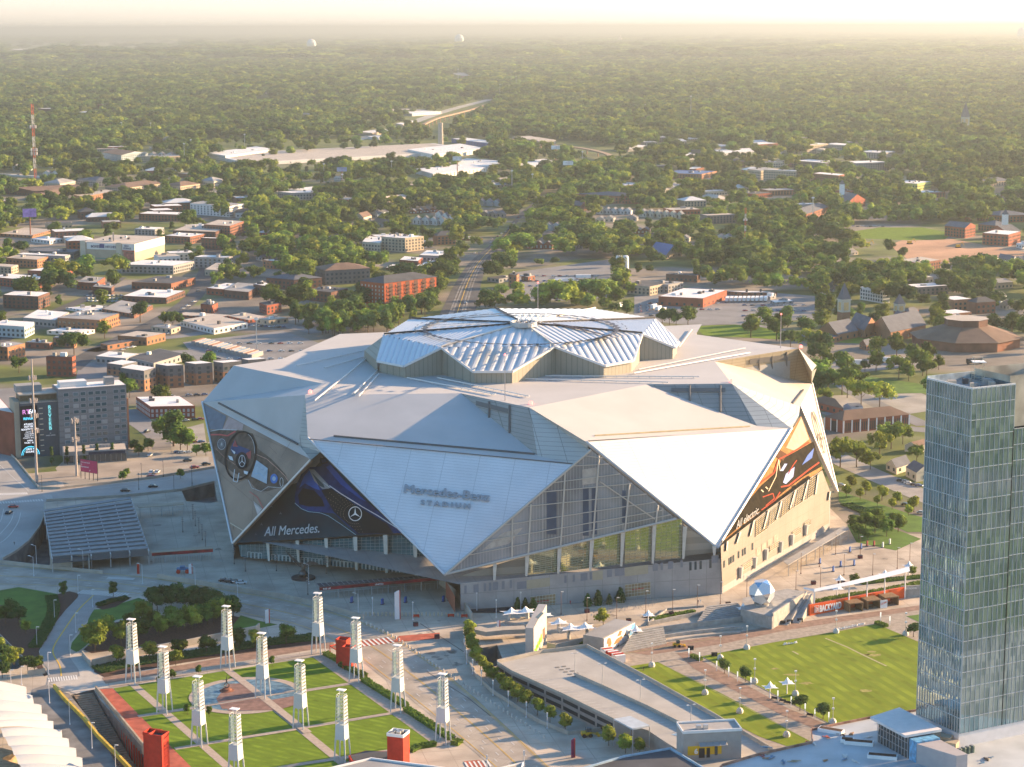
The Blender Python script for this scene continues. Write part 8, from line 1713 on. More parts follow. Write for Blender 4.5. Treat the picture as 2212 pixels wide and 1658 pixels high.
# ---- foreground trees
gv='trees of the shaded grove'; lg_=[(205,1392),(235,1378),(262,1392),(285,1370),(300,1385),(325,1362),(345,1378),(370,1356),(382,1368),(398,1358),(415,1362),(430,1352),(448,1350),(462,1348),(485,1342),(505,1338),(340,1322),(370,1318),(400,1318),(425,1322),(448,1322),(470,1326),(495,1324),(330,1308),(355,1302),(385,1300),(412,1304),(440,1308),(465,1312),(310,1345)]
for i,(x,y) in enumerate(lg_): tree(x,y,8.5 if y<1330 else 9.5,'round',[0,1,1,0][i % 4] if y>1340 else 2,gv,wf=1.05)
tree(206,1406,12,'round',1,gv,wf=1.3)
for x,y,h in ((252,1432,8),(323,1424,8),(387,1418,8),(446,1409,7.5),(512,1395,8),(618,1388,8.5),(552,1398,8),(380,1435,6.5)): tree(x,y+3,h,'small',None,'trees of the planting strip',wf=1.15)
for x,y,h in ((26,1335,9),(40,1352,9),(55,1370,6),(12,1348,8)): tree(x,y,h,'round',None,'trees on the left lawn')
for x,y in ((8,1425),(30,1432),(-5,1410),(15,1445),(60,1450),(75,1452),(5,1462)): tree(x,y+4,7,'wide',None,'trees in the dark hollow at the left')
for x,y in ((137,1290),(245,1290)): tree(x,y,7,'tall',1,'thin saplings at the driveway')
for x,y in ((430,1460),(372,1470),(405,1545),(452,1550),(588,1440),(344,1485)): tree(x,y,4.5,'small',1,'saplings on the lawn plaza',wf=.7)
for x,y in ((1014,1374),(1015,1389),(1018,1402),(1023,1416),(1029,1432),(1038,1450),(1050,1464),(1066,1478),(1082,1490),(1098,1502),(1118,1517),(1138,1530),(1161,1546),(1188,1562),(1221,1580),(1106,1509)): tree(x,y,6.8,'small',0,'row of round street trees by the curved wall',wf=1.05)
for x,y,h in ((1315,1612,7.5),(1351,1628,7),(1382,1630,6)): tree(x,y,h,'small',0,'round trees by the deck entrance')
for x,y,h in ((1565,1456,6.5),(1610,1474,6.5),(1728,1536,6.5),(1778,1555,6.5),(1973,1377,6.5),(1846,1265,5.5),(1303,1352,7.5),(1972,1246,5)): tree(x,y,h,'round',2 if h==6.5 else 1,'round trees around the green',wf=1.05)
for x,y,h in ((1270,1306,6),(1292,1303,7),(1316,1302,5),(1340,1297,7),(1118,1312,5.5),(1135,1313,5.5),(1152,1316,6)): tree(x,y+4,h,'cone',0,'small conifers against the stadium wall')
for x,y,h in ((1845,1150,9),(1870,1145,9.5),(1890,1152,9),(1915,1160,9.5),(1940,1150,9.5),(1895,1135,9),(1855,1165,8),(1875,1168,6),(1930,1140,8)): tree(x,y,h,'round',0,'grove right of the stadium')
for x,y,h in ((1838,1058,8),(1870,1070,8),(1905,1082,8.5),(1937,1092,7.5),(1974,1107,8.5),(1828,1075,7),(1858,1080,6.5),(1895,1094,6),(1927,1102,6.5),(1962,1115,6)): tree(x,y,h,'small',0,'street trees right of the stadium')
for x,y,h in ((1815,1010,17),(1850,1010,15),(1900,985,14),(1925,970,15),(1880,1015,10),(1950,960,12),(1980,1000,10),(1900,880,17),(1860,875,16),(1830,860,14),(1930,950,11)): tree(x,y,h,'wide',1 if x<1910 else 0,'tall trees behind the right street')
for x,y,h in ((375,965,22),(390,975,15),(355,950,15),(405,975,14),(350,875,14),(280,860,14),(270,840,12),(265,1040,6),(300,985,7),(290,975,7),(320,975,8),(275,1030,5),(425,985,7),(445,985,8),(390,1035,6)): tree(x,y,h,'round' if h != 22 else 'tall',1 if h>20 else 0,'trees around the hotel crossing',wf=1.2 if h==22 else 1)
# ---- lamps
pale=mat('lamp_pale',(.55,.54,.55),.5,var=0); YF=math.pi*.9
for x,y,h in ((169,1283,8),(200,1312,7.5),(118,1338,8),(164,1367,8),(80,1398,8),(152,1416,8),(105,1458,8.5),(24,1482,6),(47,1480,7),(107,1520,9),(151,1566,9),(199,1618,9),(250,1668,9)): lamp(x,y,h,'flag','white driveway lamps','white lamp with short arm',.1,pale,0)
for x,y in ((1003,1411),(1008,1435),(1021,1457),(1040,1480),(1065,1503),(1098,1527),(1137,1551),(1182,1575),(1052,1668),(1312-180,1658)): lamp(x,y,5.6,'box','white lamps along the curved wall','short white lamp post',.1,pale)
for x,y in ((514,1303),(422,1268),(79,1220),(180,1230),(774,1328),(667,1262),(73,1245),(308,1262)): lamp(x,y,8.5,'arm','tall street lamps along the main street','tall arm lamp',.1,pale,2.8)
for x,y in ((1212,1328),(1332,1341),(1268,1341),(1395,1326),(1453,1323),(1506,1313),(1556,1306),(1613,1293),(1719,1281),(1772,1272),(1805,1198),(1858,1204),(1730,1240),(1823,1243),(1885,1243),(1938,1229),(1965,1219),(1770,1225)): lamp(x,y,9.5,'flag','slim rusty plaza lamps','slim brown plaza lamp post',.05,mat('rust_post',(.14,.08,.06),.6,var=0))
for x,y in ((417,1122),(422,1137),(430,1152),(437,1167),(444,1182),(506,1219),(597,1234),(530,1235),(705,1240),(665,1285),(395,1150)): lamp(x,y,7.5,'cluster','black clustered lamps on the shaded plaza','black clustered lamp',.05)
for x,y in ((91,1062),(300,1058),(376,1062),(353,1030),(415,1050),(230,985),(306,1035),(415,1045)): lamp(x,y,8,'globe','dark globe lamps on the viaduct','dark globe lamp',.15)
for x,y in ((805,1330),(892,1340),(1030,1320),(1125,1318),(1072,1335)): lamp(x,y,7,'globe','lamps of the sunny forecourt','pale forecourt lamp',.05,pale)
for i,(x,y) in enumerate(sorted(((1613,1403),(1408,1441),(1523,1501),(1598,1541),(1806,1368),(1956,1373),(1718,1503),(1799,1564),(1699,1592),(1556,1425),(1630,1476)))):
 t=thing('field_lamp','stacked floodlight post on a stone block beside the green, '+ordl(i),'lamp post',G(x,y),0,'floodlight posts around the green'); mb=MB(); mb.lathe([(1.2,0),(1.3,.9),(.8,1.8),(.2,2.0)],6); mb.build('stone_base',pyl,t); mb=MB(); mb.tube((0,0,1.8),(0,0,9),.12,.08,6); mb.build('post',steel,t); mb=MB(); [mb.box(-.4,-.3,z,.4,.3,z+.5) for z in (5.2,8.8)]; mb.build('floodlight',white_p,t)
for i,(x,y) in enumerate(sorted(((1488,1422),(1511,1431),(1548,1450),(1574,1463),(1593,1473),(1622,1486),(1680,1515),(1709,1528),(1739,1543),(1760,1554),(1790,1562),(1902,1343),(1922,1352)))):
 t=thing('light_column','slim glowing light column on the promenade, '+ordl(i),'light column',G(x,y),0,'light columns of the promenade'); mb=MB(); mb.tube((0,0,0),(0,0,2),.12,n=5); mb.build('post',white_p,t); mb=MB(); mb.box(-.2,-.2,2,.2,.2,3.8); mb.build('light_box',mat('warm_light',(.75,.7,.6),.5,var=0,emit=.3),t)
 # ---- bollards
bmb=MB(); bmb.lathe([(.34,0),(.3,.7),(.36,.95),(.25,1.25),(.05,1.35)],8); bme=bmb.mesh('bollard',pyl)
pth=D([(792,1350),(820,1364),(854,1380),(884,1401),(913,1422),(968,1460),(1020,1494),(1060,1520),(1100,1546),(1140,1572),(1175,1594)]); segs=[(b_2-a_).length for a_,b_2 in zip(pth,pth[1:])]; tot=sum(segs); nb_=46
def along(P,s):
 for a_,b_2 in zip(P,P[1:]):
  l=(b_2-a_).length
  if s<=l: return a_.lerp(b_2,s/l)
  s -= l
 return P[-1]
for i in range(nb_): p=along(pth,tot*i/(nb_-1)); o=bpy.data.objects.new('bollard',bme); COL.objects.link(o); o.location=p; o['category']='bollard'; o['group']='stone bollards along the street'; o['label']='stone bollard on the street edge line, '+ordl(i)
b2=MB(); b2.lathe([(.2,0),(.2,1.6),(.05,1.75)],8); b2e=b2.mesh('bollard',mat('brass_bollard',(.5,.4,.26),.4,.4,var=0))
for i in range(27): o=bpy.data.objects.new('bollard',b2e); COL.objects.link(o); o.location=G(782+i*8.65,1331+math.sin(i*.1)*.5+(1 if i>20 else 0)); o['category']='bollard'; o['group']='brass bollards across the forecourt'; o['label']='slim brass bollard across the sunny forecourt, '+ordl(i)
# ---- fins, signs, barriers
def fin(x,y,h,w_,label,mt=None,base=None): t=thing('pylon_sign',label,'sign',G(x,y),.3); mb=MB(); mb.prism([(-w_/2,-.3),(w_/2,-.3),(w_/2,.3),(-w_/2,.3)],0,[h*.93,h,h,h*.93]); mb.build('panel',mt or mat('sign_white',(.66,.62,.62),.5,var=0),t); mb=MB(); mb.box(w_/2,-.35,0,w_/2+.35,.35,h); mb.build('red_edge',red_p,t); return t
fin(858,1338,12,1.9,'tall white and red pylon sign on the forecourt'); fin(577,1347,5.8,1.4,'short white and red pylon sign by the street'); fin(1076,1356,2.8,.9,'small white sign board near the curved trees'); fin(1237,1637,6.4,.9,'purple parking pylon at the deck entrance',mat('plum',(.2,.02,.07),.5)); fin(411,1240,4.5,1.2,'white pylon sign before the slatted canopy'); fin(298,1240,4.6,.7,'red slim sign at the ramp mouth',red_p)
for i,(x,y) in enumerate(((899,1334),(974,1333),(1003,1334))): t=thing('barrier','red plastic barrier on the forecourt, '+ordl(i),'barrier',G(x,y),.05,'red barriers'); mb=MB(); mb.box(-1.3,-.25,.3,1.3,.25,1.2); mb.build('panel',red_p,t); mb=MB(); mb.box(-1.2,-.4,0,-.8,.4,.3); mb.build('foot',red_p,t); mb=MB(); mb.box(.8,-.4,0,1.2,.4,.3); mb.build('foot',red_p,t)
for i,(x,y) in enumerate(((898,1353),(944,1380),(1268,1310+14),(1388-30,1345),(1450,1330),(1573,1309),(1719,1283),(1757,1263),(1815,1262),(1820,1263),(1858,1207))): t=thing('planter_box','dark red litter box on the plaza, '+ordl(i),'litter box',G(x,y),.3,'dark plaza litter boxes'); mb=MB(); mb.box(-.9,-.7,0,.9,.7,1.5); mb.build('box',mat('maroon',(.1,.02,.03),.6,var=.1),t); mb=MB(); mb.box(-.95,-.75,1.5,.95,.75,1.6); mb.build('lid',dark_metal,t)
qb=MB(); qb.tube((0,0,0),(0,0,1.3),.07,n=4); qb.tube((-1.4,0,1.2),(1.4,0,1.2),.05,n=3); qb.tube((-1.4,0,.6),(1.4,0,.6),.04,n=3); qme=qb.mesh('queue_rail',steel)
for i in range(46): x=1300+(i % 12)*10+(i // 12)*5; y=1326-(i % 12)*1.4-(i // 12)*5.5; o=bpy.data.objects.new('queue_rail',qme); COL.objects.link(o); o.location=G(x,y); o.rotation_euler=(0,0,.25 if i % 3 else 1.5); o['category']='queue rail'; o['group']='queue rails before the stadium gate'; o['label']='steel queue rail before the stadium gate, '+ordl(i)
for i,(x,y,k) in enumerate(((1845,1222,0),(1836,1193,0),(1860,1186,0),(1800,1235,0),(1873,1180,1),(1888,1180,1),(1816,1224,0),(1771,1218,0),(1907,1183,2),(1922,1176,2),(760,1302,0),(826,1306,0),(876,1302,0),(958,1300,0),(971,1298,0))): t=thing('crowd_stand',['blue','dark red','pale'][k]+' event stand on the plaza, '+ordl(i),'stand',G(x,y),1.2,'event stands'); mb=MB(); mb.box(-.8,-.3,.2,.8,.3,2.4); mb.build('panel',mat('stand_%d' % k,[(.04,.1,.3),(.2,.03,.03),(.5,.5,.5)][k],.6),t); mb=MB(); mb.box(-1,-.6,0,1,.6,.2); mb.build('foot',dark_metal,t)
for i,(x,y) in enumerate(((1673,1512),(1700,1521),(1749,1548),(1690,1517))): t=thing('bench','dark park bench beside the field, '+ordl(i),'bench',G(x,y),-.5,'benches'); mb=MB(); mb.box(-1.2,-.3,.4,1.2,.3,.5); mb.build('seat',dark_metal,t); mb=MB(); mb.box(-1.2,.3,.5,1.2,.38,1.0); mb.build('backrest',dark_metal,t); [(lambda m,s: (m.box(s,-.3,0,s+.1,.3,.4),m.build('leg',dark_metal,t)))(MB(),s) for s in (-1.1,1.0)]
chm=MB(); chm.box(-.3,-.3,.4,.3,.3,.46); chm.box(-.3,.25,.46,.3,.3,1.0); [chm.tube((x,y,0),(x,y,.45),.04,n=3) for x in (-.25,.25) for y in (-.25,.25)]; chme=chm.mesh('chair',white_p)
for i in range(30): x=1812+i*2.6 if i<22 else 1605+i*4; y=1362-(i*.55) if i<22 else 1395-(i-22)*.6; o=bpy.data.objects.new('chair',chme); COL.objects.link(o); o.location=G(x,y); o.rotation_euler=(0,0,i*1.1); o['category']='chair'; o['group']='white lawn chairs along the field edge'; o['label']='white lawn chair along the field edge, '+ordl(i)
# striped tents, loaders
t=thing('market_tent','red and white striped tents behind the deck parapet','tent',G(1328,1425));
for k in range(3): p=G(1312+k*12,1418+k*6); mb=MB(); mb.obox((p.x,p.y),4,4,0,3,.4); mb.build('tent_body',[white_p,red_p,white_p][k],t,world=True); mb=MB(); mb.obox((p.x,p.y),4.2,1.2,3.02,3.2,.4); mb.build('stripe',red_p if k != 1 else white_p,t,world=True)
for x,y,yw,lb in ((1272,1592,.2,'yellow wheel loader at the deck entrance'),(1465,1398,.1,'small yellow sweeper on the brick promenade')):
 s=1.0 if y>1500 else .8; t=thing('loader',lb,'loader',G(x,y),yw); t.scale=(s,s,s); yv=mat('machine_yellow',(.6,.33,.02),.5,var=.05); mb=MB(); mb.box(-2.6,-1,.8,.8,1,1.9); mb.build('body',yv,t); mb=MB(); mb.box(-1,-.8,1.9,.7,.8,3.2); mb.build('cab',glass_d,t); mb=MB(); mb.tube((.8,-.7,1.4),(3,-.7,.7),.15,n=4); mb.tube((.8,.7,1.4),(3,.7,.7),.15,n=4); mb.box(2.8,-1.2,.2,3.5,1.2,1.0); mb.build('bucket',yv,t); [(lambda m,a_,b_2: (m.tube((a_,b_2-.2,.7),(a_,b_2+.2,.7),.7,n=10),m.build('wheel',black_r,t)))(MB(),a_,b_2) for a_ in (-1.8,.4) for b_2 in (-1.1,1.1)]
t=thing('atv','blue and red monster truck display on the shaded plaza','truck',G(395,1238),.1); mb=MB(); mb.box(-2.6,-1.1,1.5,2.6,1.1,2.3); mb.box(-1.2,-1,2.3,1,1,3.1); mb.build('body',mat('truck_blue',(.02,.12,.25),.4),t); [(lambda m,a_,b_2: (m.tube((a_,b_2-.35,.9),(a_,b_2+.35,.9),.9,n=12),m.build('wheel',red_p,t)))(MB(),a_,b_2) for a_ in (-1.9,1.9) for b_2 in (-1.3,1.3)]
# ---- vehicles
AV=math.atan2((G(1080,533)-G(1000,640)).y,(G(1080,533)-G(1000,640)).x)
for i,(x,y,c_) in enumerate(((1006,656,'white'),(1025,548,'white'),(1035,547,'silver'),(1060,525,'white'),(1068,520,'black'),(1075,512,'red'),(1083,506,'white'),(1092,502,'silver'),(1098,497,'black'),(1062,517,'silver'),(1104,492,'red'),(1110,484,'white'),(1120,470,'red'),(1140,455,'black'))): car(x,y,AV,c_,.2,'car on the avenue')
for x,y,c_,yw in ((29,1097,'red',.1),(19,1110,'black',1.4),(271,1062,'black',.1),(331,1053,'black',.1),(325,985,'white',1.4),(327,1022,'white',1.5),(340,1022,'white',1.5),(327,1031,'red',.1),(420,1012,'red',.4),(445,1005,'black',.3),(318,934,'black',1.2),(405,997,'black',.1)): car(x,y,yw,c_,.2,'car',sc=1.15)
for x,y,c_,yw in ((402,910,'white',.2),(421,908,'black',.2),(433,907,'red',.2),(408,855,'silver',.1),(425,855,'black',.1),(442,854,'blue',.1),(352,858,'red',.1),(372,858,'silver',.1)): car(x,y,yw,c_,.2,'car by the brick loft')
for k in range(4): car(484+k*12.5,1256+k*1.8,.1,['black','black','black','white'][k],.1,'display car',sc=1.1)
for x,y,c_ in ((1175,1049,'white'),(1962,1046,'white'),(1957,1043,'silver'),(1975,1049,'black'),(1985,1051,'blue'),(1945,1040,'black'),(1817,1050,'silver'),(1956,1092,'black'),(1990,1110,'silver')):
 if x>1300: car(x,y,-.5,c_,.15,'car on the right street')
for k in range(34): x,y=[(1180+(k % 6)*11,628+(k // 6)*4.5),(1372+(k % 4)*9,660+(k // 4)*2)][k % 2]; car(x+(k % 3),y,.4+k % 2,['white','silver','black','blue','white','red'][k % 6],.15,'car in the yard')
for k in range(26): x,y=190+(k % 9)*9,640+(k // 9)*6; car(x,y,1.3,['white','silver','black','blue','white'][k % 5],.15,'courtyard car')
for k in range(16): car(470+k*9.5,702+k*.4,1.2,['white','silver','black','blue'][k % 4],.15,'car in the rear yard')
for k in range(14): car(620+k*38,412-k*1.6+(k % 2)*3,.0,['white','silver','black','red'][k % 4],.3,'car on the freeway',sc=1.3)
rc_=random.Random(4)
for (x0,y0,x1,y1,n,nm) in ((1120,592,1300,636,34,'small parked car'),(1395,650,1560,690,22,'parked car'),(1600,655,1745,690,18,'parked car'),(440,735,660,785,30,'parked car'),(375,945,440,990,8,'parked car')):
 for k in range(n): c_=int(math.ceil(math.sqrt(n*3))); x,y=x0+(k % c_+.5+rc_.uniform(-.15,.15))*(x1-x0)/c_,y0+(k // c_+.5)*(y1-y0)/max(1,math.ceil(n/c_)); car(x,y,.4,rc_.choice(['white','silver','black','blue','red']),.15,nm)
for k in range(9): car(1835+k*9,489+(k % 3),.1,['white','silver','black'][k % 3],.2,'car')
for x,y in ((228,690),(300,726),(420,653),(428,630),(365,722),(330,742),(250,752),(265,757),(276,753),(288,751),(352,724),(396,668),(406,662)): car(x,y,.8,random.choice(['white','silver','black']),.2,'car in a city street')
for x,y,lb in ((1835,531,'left yellow excavator on the earth site'),(1965,528,'middle yellow excavator on the earth site'),(2070,536,'right yellow excavator on the earth site')):
 t=thing('excavator',lb,'excavator',G(x+40 if x==1835 else x,y),.4); yv=mat('machine_yellow',(.6,.33,.02)); mb=MB(); mb.box(-3,-1.6,0,3,1.6,1.2); mb.build('track',black_r,t); mb=MB(); mb.box(-2.4,-1.4,1.2,1.6,1.4,3.6); mb.build('body',yv,t); mb=MB(); mb.tube((1.5,0,3),(5,0,6),.35,n=5); mb.tube((5,0,6),(7.5,0,2),.3,n=5); mb.build('boom',yv,t)
 # ---- people
def person(x,y,c1,c2,label,yaw=0.0,z=0.05):
 sk=[(0,0,.95),(0,0,1.2),(0,0,1.45),(0,0,1.55),(0,0,1.7),(-.1,0,.88),(-.11,.08,.48),(-.12,-.06,.08),(-.12,.08,.04),(.1,0,.88),(.11,-.1,.48),(.12,-.2,.08),(.12,-.08,.04),(-.2,0,1.42),(-.25,.02,1.14),(-.24,.1,.88),(.2,0,1.42),(.25,.0,1.14),(.24,.1,.9)]
 ed=[(0,1),(1,2),(2,3),(3,4),(0,5),(5,6),(6,7),(7,8),(0,9),(9,10),(10,11),(11,12),(2,13),(13,14),(14,15),(2,16),(16,17),(17,18)]; rr=[.15,.14,.15,.06,.1,.09,.065,.05,.04,.09,.065,.05,.04,.065,.045,.035,.065,.045,.035]
 me=bpy.data.meshes.new('person'); me.from_pydata(sk,ed,[]); o=bpy.data.objects.new('person',me); COL.objects.link(o); md=o.modifiers.new('skin','SKIN'); me.skin_vertices or None
 for i,r in enumerate(rr): me.skin_vertices[0].data[i].radius=(r,r)
 me.skin_vertices[0].data[0].use_root=True; o.modifiers.new('sub','SUBSURF').levels=1; me.materials.append(mat('cloth_'+c1[0],c1[1],.8,var=0)); o.location=G(x,y,z); o.rotation_euler=(0,0,yaw); o['label']=label; o['category']='person'; return o
def has_skin():
 try:
  me=bpy.data.meshes.new('x'); me.from_pydata([(0,0,0),(0,0,1)],[(0,1)],[]); o=bpy.data.objects.new('x',me); COL.objects.link(o); o.modifiers.new('s','SKIN'); r=len(me.skin_vertices)>0; bpy.data.objects.remove(o); return r
 except Exception: return False
if has_skin():
 for x,y,c_,lb in ((1508,1305,('navy',(.04,.05,.1)),'person in dark clothes walking on the front plaza'),(1513,1304,('white',(.6,.6,.6)),'person in white beside the one in dark clothes'),(31,1178,('black',(.03,.03,.03)),'person in black standing on the viaduct curve'),(1032+200,1306,('red',(.4,.05,.05)),'person in red at the left stadium entrance'),(1010+380,1450,('olive',(.15,.14,.08)),'person leaning at the deck parapet'),(983,1600,('grey',(.1,.1,.12)),'person in grey at the plaza corner')):
  person(x,y,c_,None,lb)
  # ------------------------------------------------------------------ trees of the city and the far forest
def clear(P,pad=0.0):
 for pl in FOOT:
  if inside(P[0],P[1],pl): return False
 return True
ROADS=[]
for o in list(COL.objects):
 if o.type=='MESH' and o.get('kind')=='structure' and any(o.name.startswith(k) for k in ('avenue','cross_street','city_street','side_street','right_street','back_street','parking_lot','dirt_site','sports_lawn','driveway_street','rail_street','freeway','plaza_paving','street_lawn')):
  for pg in o.data.polygons: ROADS.append([tuple(o.data.vertices[i].co[:2]) for i in pg.vertices])
RB=[(min(p[0] for p in r),min(p[1] for p in r),max(p[0] for p in r),max(p[1] for p in r),r) for r in ROADS]
FB=[(min(p[0] for p in r)-4,min(p[1] for p in r)-4,max(p[0] for p in r)+4,max(p[1] for p in r)+4,r) for r in FOOT]
def grow(pl,m,front):
 cx=sum(p[0] for p in pl)/len(pl); cy=sum(p[1] for p in pl)/len(pl); out=[]
 for x,y in pl:
  d=math.hypot(x-cx,y-cy) or 1; out.append((x+(x-cx)/d*m,y+(y-cy)/d*m-(front if y<cy else 0)))
 return out
FG=[grow(r,6,max(14,(.058 if r[0][1]<6000 else .12)*r[0][1] if r[0][1]>1500 else 0)) for r in FOOT]
FGB=[(min(p[0] for p in r),min(p[1] for p in r),max(p[0] for p in r),max(p[1] for p in r),r) for r in FG]
def ok(x,y):
 for x0,y0,x1,y1,r in FGB:
  if x0<x<x1 and y0<y<y1 and inside(x,y,r): return False
 for x0,y0,x1,y1,r in RB:
  if x0-3<x<x1+3 and y0-3<y<y1+3 and inside(x,y,r): return False
 return True
RF=random.Random(77); nf=0
for zone,cnt,yw in (([(0,520),(180,470),(540,440),(560,640),(420,760),(250,770),(0,850)],85,20),([(1150,300),(1900,300),(1900,400),(1250,380)],16,12),([(760,480),(1000,440),(960,560),(760,600)],5,25),([(1760,640),(2200,590),(2200,700),(1800,760)],7,30),([(1400,420),(1900,410),(1900,480),(1400,500)],8,18),([(60,300),(420,300),(480,370),(80,400)],10,15)):
 n_t=0; k_=0
 while n_t<cnt and k_<2500:
  k_+=1; x,y=RF.uniform(0,2200),RF.uniform(290,860)
  if not inside(x,y,zone): continue
  c_=G(x,y); far_=c_.y>2200; w_,d_=RF.uniform(14,34)*(1.3 if far_ else 1),RF.uniform(10,22)*(1.4 if far_ else 1); a_=math.radians(yw+RF.uniform(-6,6)); u,v=Vector((math.cos(a_),math.sin(a_),0)),Vector((-math.sin(a_),math.cos(a_),0))
  q=[c_-u*w_/2,c_,c_+u*w_/2,c_+v*d_,c_+v*d_-u*w_/2,c_+v*d_+u*w_/2]
  if not all(ok(p.x,p.y) for p in q) or any(math.hypot(c_.x-r[0][0],c_.y-r[0][1])<27 for r in FOOT): continue
  wl=RF.choice(['brick','red','grey','tan','orange','dbrick','white','cream','dgrey']); rf=RF.choice(['white','white','tan','grey','dark','white'])
  bq(None,None,None,0,wl,rf,'flat' if RF.random()<.75 else 'hip',P=[c_-u*w_*.5,c_+u*w_*.5,c_+u*w_*.5+v*d_],h=RF.uniform(5,11),units=RF.randint(0,3)); n_t+=1
FG=[grow(r,6,max(14,(.058 if r[0][1]<6000 else .12)*r[0][1] if r[0][1]>1500 else 0)) for r in FOOT]; FGB=[(min(p[0] for p in r),min(p[1] for p in r),max(p[0] for p in r),max(p[1] for p in r),r) for r in FG]
GAPS=[([(925,700),(948,655),(972,600),(1005,555),(1078,500),(1118,465),(1195,415),(1215,425),(1125,510),(1078,560),(1052,640),(1045,700)],0),([(900,285),(905,262),(1060,212),(1075,228),(940,300)],0),([(1090,295),(1250,308),(1340,325),(1335,350),(1235,378),(1220,355),(1285,342),(1090,318)],0),
([(440,300),(1060,300),(1060,345),(640,385),(440,350)],.1),([(0,95),(400,92),(400,114),(0,124)],.03),([(440,90),(900,85),(900,100),(440,104)],.3),([(780,240),(1060,200),(1060,235),(960,320),(760,300)],.35),
([(560,372),(1120,372),(1120,412),(560,418)],.25),([(0,445),(130,440),(130,530),(0,530)],.35),([(0,530),(540,440),(560,700),(300,790),(0,1000)],.34),([(130,440),(420,400),(420,480),(180,500)],.75),
([(170,505),(380,500),(380,575),(170,575)],.1),([(1110,320),(1900,310),(1900,362),(1110,372)],.45),([(1650,290),(1950,290),(2020,400),(1660,400)],.45),([(340,640),(700,690),(700,800),(380,800)],.12),
([(1105,560),(1330,560),(1330,650),(1105,650)],.15),([(1330,560),(1760,600),(1760,690),(1370,700)],.25),([(1500,690),(1990,700),(1990,760),(1500,745)],.25),([(1760,640),(2212,650),(2212,760),(1760,760)],.4),
([(1830,485),(2212,485),(2212,590),(1900,585),(1830,520)],.08),([(1290,260),(1420,250),(1420,300),(1290,300)],.5),([(860,520),(1060,500),(1060,560),(860,560)],.4),([(60,330),(380,310),(480,370),(330,440),(60,400)],.5),([(0,380),(480,380),(480,450),(0,450)],.45)]
def dens(x,y):
 d=1.0
 for pl,k in GAPS:
  if inside(x,y,pl): d=min(d,k)
 return d
from mathutils import noise
RT=random.Random(42)
def cands(y0,y1,pitch,dmul):
 out=[]; d0,d1=G(1106,y1).y,G(1106,y0).y; Y=d0
 while Y<d1:
  hw=Y*2320/2/FPX*1.02; X=-hw
  while X<hw:
   x,y=X+RT.uniform(-.45,.45)*pitch,Y+RT.uniform(-.45,.45)*pitch; px,py=proj((x,y,0))
   if RT.random()<dens(px,py)*dmul*(.7+.9*max(0,min(1,.5+noise.noise(Vector((x/160,y/160,1)))))) and ok(x,y): out.append((x,y,px,py))
   X+=pitch
  Y+=pitch
 return out
near=[c_ for c_ in cands(395,800,14.5,.92)]
extra=[(x,y) for x,y in [(RT.uniform(1760,2010),RT.uniform(795,900)) for _ in range(26)]+[(RT.uniform(600,800),RT.uniform(690,755)) for _ in range(40)]]
for x,y in extra:
 p=G(x,y)
 if ok(p.x,p.y): near.append((p.x,p.y,x,y))
def sunk(px,py):
 return inside(px,py-6,[(437,869),(505,790),(612,775),(734,722),(835,718),(884,691),(1069,668),(1286,668),(1431,700),(1516,701),(1659,745),(1725,753),(1753,800),(1809,1062),(1560,1268),(995,1300),(503,1175)])
near=[c_ for c_ in near if not sunk(c_[2],c_[3])]
near.sort(key=lambda c_: c_[1])
n_ind=max(0,300-sum(1 for o in COL.objects if o.name.startswith('tree') and o.parent is None))
for x,y,px,py in near[:n_ind]:
 k=RT.choice(['round','round','wide','wide','tall','round']); tree(px,py,RT.uniform(9,20) if k != 'tall' else RT.uniform(14,21),k,RT.randint(0,3),'trees of the city behind the stadium')
rest=near[n_ind:]
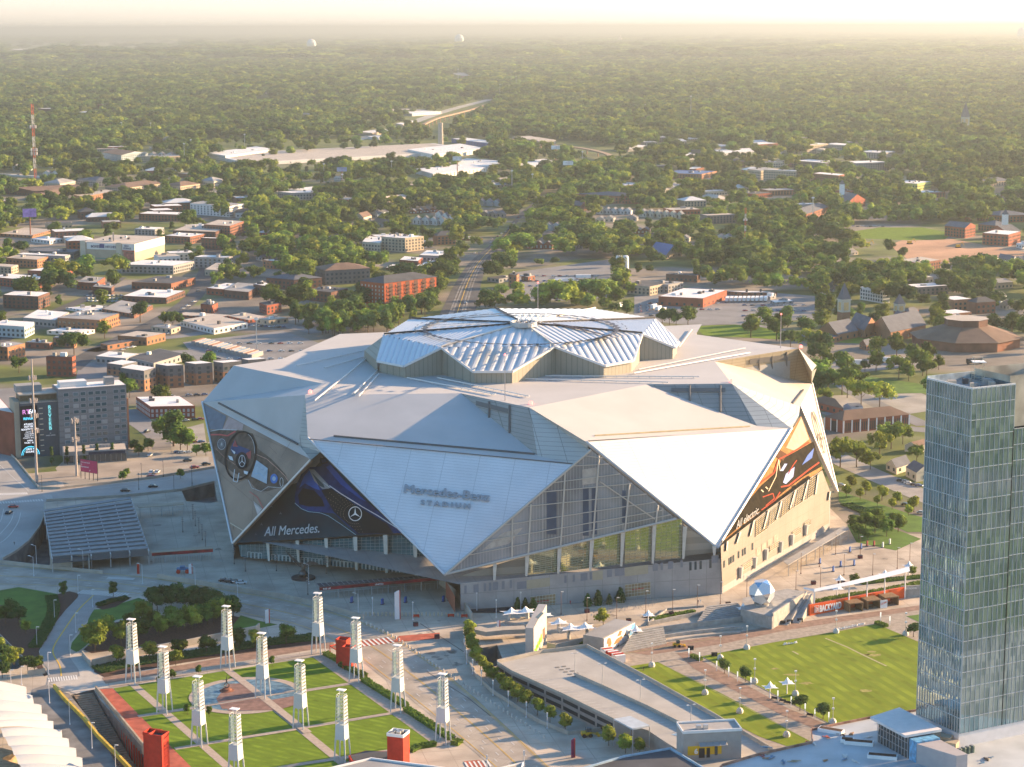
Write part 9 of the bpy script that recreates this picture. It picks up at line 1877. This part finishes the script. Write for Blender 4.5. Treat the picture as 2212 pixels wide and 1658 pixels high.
def forest(name,pts,hr,label,variants,wr=(.95,1.15)):
 "one object that scatters tree crowns over points"
 me=bpy.data.meshes.new(name); me.from_pydata([(x,y,0) for x,y in pts],[],[])
 at=me.attributes.new('sc','FLOAT_VECTOR','POINT'); ar=me.attributes.new('rz','FLOAT','POINT'); ai=me.attributes.new('vi','INT','POINT')
 S_,R_,I_=[],[],[]
 for _ in pts:
  h_=RT.uniform(*hr)*(1+.45*noise.noise(Vector((_[0]/90,_[1]/90,5)))); w_=h_*RT.uniform(*wr); S_+=[w_,w_,h_]; R_.append(RT.uniform(0,6.28)); I_.append(RT.randrange(len(variants)))
 me.attributes['sc'].data.foreach_set('vector',S_); me.attributes['rz'].data.foreach_set('value',R_); me.attributes['vi'].data.foreach_set('value',I_)
 o=bpy.data.objects.new(name,me); COL.objects.link(o); o['kind']='stuff'; o['label']=label; o['category']='forest'
 ng=bpy.data.node_groups.new(name+'_nodes','GeometryNodeTree'); ng.interface.new_socket('Geometry',in_out='INPUT',socket_type='NodeSocketGeometry'); ng.interface.new_socket('Geometry',in_out='OUTPUT',socket_type='NodeSocketGeometry')
 N_=ng.nodes; gi=N_.new('NodeGroupInput'); go=N_.new('NodeGroupOutput'); iop=N_.new('GeometryNodeInstanceOnPoints'); g2i=N_.new('GeometryNodeGeometryToInstance')
 def named(nm,ty): q=N_.new('GeometryNodeInputNamedAttribute'); q.data_type=ty; q.inputs[0].default_value=nm; return q.outputs[0]
 objs=[]
 for v in reversed(variants):
  oi=N_.new('GeometryNodeObjectInfo'); oi.transform_space='ORIGINAL'; oi.inputs['Object'].default_value=v; oi.inputs['As Instance'].default_value=True
  ng.links.new(oi.outputs['Geometry'],g2i.inputs[0]) if False else objs.append(oi)
 for oi in reversed(objs[::-1]): ng.links.new(oi.outputs['Geometry'],g2i.inputs[0])
 ng.links.new(gi.outputs[0],iop.inputs['Points']); ng.links.new(g2i.outputs[0],iop.inputs['Instance']); iop.inputs['Pick Instance'].default_value=True
 ng.links.new(named('vi','INT'),iop.inputs['Instance Index']); ng.links.new(named('sc','FLOAT_VECTOR'),iop.inputs['Scale'])
 cx=N_.new('ShaderNodeCombineXYZ'); ng.links.new(named('rz','FLOAT'),cx.inputs[2]); e2r=N_.new('FunctionNodeEulerToRotation'); ng.links.new(cx.outputs[0],e2r.inputs[0]); ng.links.new(e2r.outputs[0],iop.inputs['Rotation'])
 ng.links.new(iop.outputs[0],go.inputs[0]); md=o.modifiers.new('scatter','NODES'); md.node_group=ng
 return o
VAR=[]
seen=set()
for o in COL.objects:
 if o.name.startswith('crown') and o.data.name not in seen and o.parent and o.parent.name.startswith('tree') and (len(o.data.polygons)>900):
  if any(o.data==cm for kd in ('round','wide','tall') for cm,_,_ in CR[kd]): seen.add(o.data.name); VAR.append(o)
forest('city_trees',[(c_[0],c_[1]) for c_ in rest],(8,22),'continuous belt of smaller trees between the city streets',VAR,(1.0,1.3))
mid=cands(215,395,17.0,.9); forest('woodland',[(c_[0],c_[1]) for c_ in mid],(9,27),'dense green woodland beyond the freeway',VAR,(1.05,1.4))
far=cands(135,215,27.0,1); forest('far_forest',[(c_[0],c_[1]) for c_ in far],(20,38),'hazy forest stretching to the plain',VAR,(1.3,1.9))
vf=cands(66,135,150.0,1.0); forest('horizon_forest',[(c_[0],c_[1]) for c_ in vf],(30,80),'faint forest near the horizon',VAR,(3.0,5.5))
print('trees',len(near),len(mid),len(far),len(vf))
finish_labels()
# ------------------------------------------------------------------ haze
HZ=bpy.data.materials.new('haze'); HZ.use_nodes=True; n_=HZ.node_tree; n_.nodes.clear()
o_=n_.nodes.new('ShaderNodeOutputMaterial'); v_=n_.nodes.new('ShaderNodeVolumePrincipled')
v_.inputs['Color'].default_value=(0.41,0.45,0.46,1); v_.inputs['Density'].default_value=6.2e-5; v_.inputs['Anisotropy'].default_value=0.4
n_.links.new(v_.outputs[0],o_.inputs['Volume'])
mb=MB(); mb.box(-66000,-9000,-12,66000,66000,262); mb.build('haze',HZ,kind='stuff')
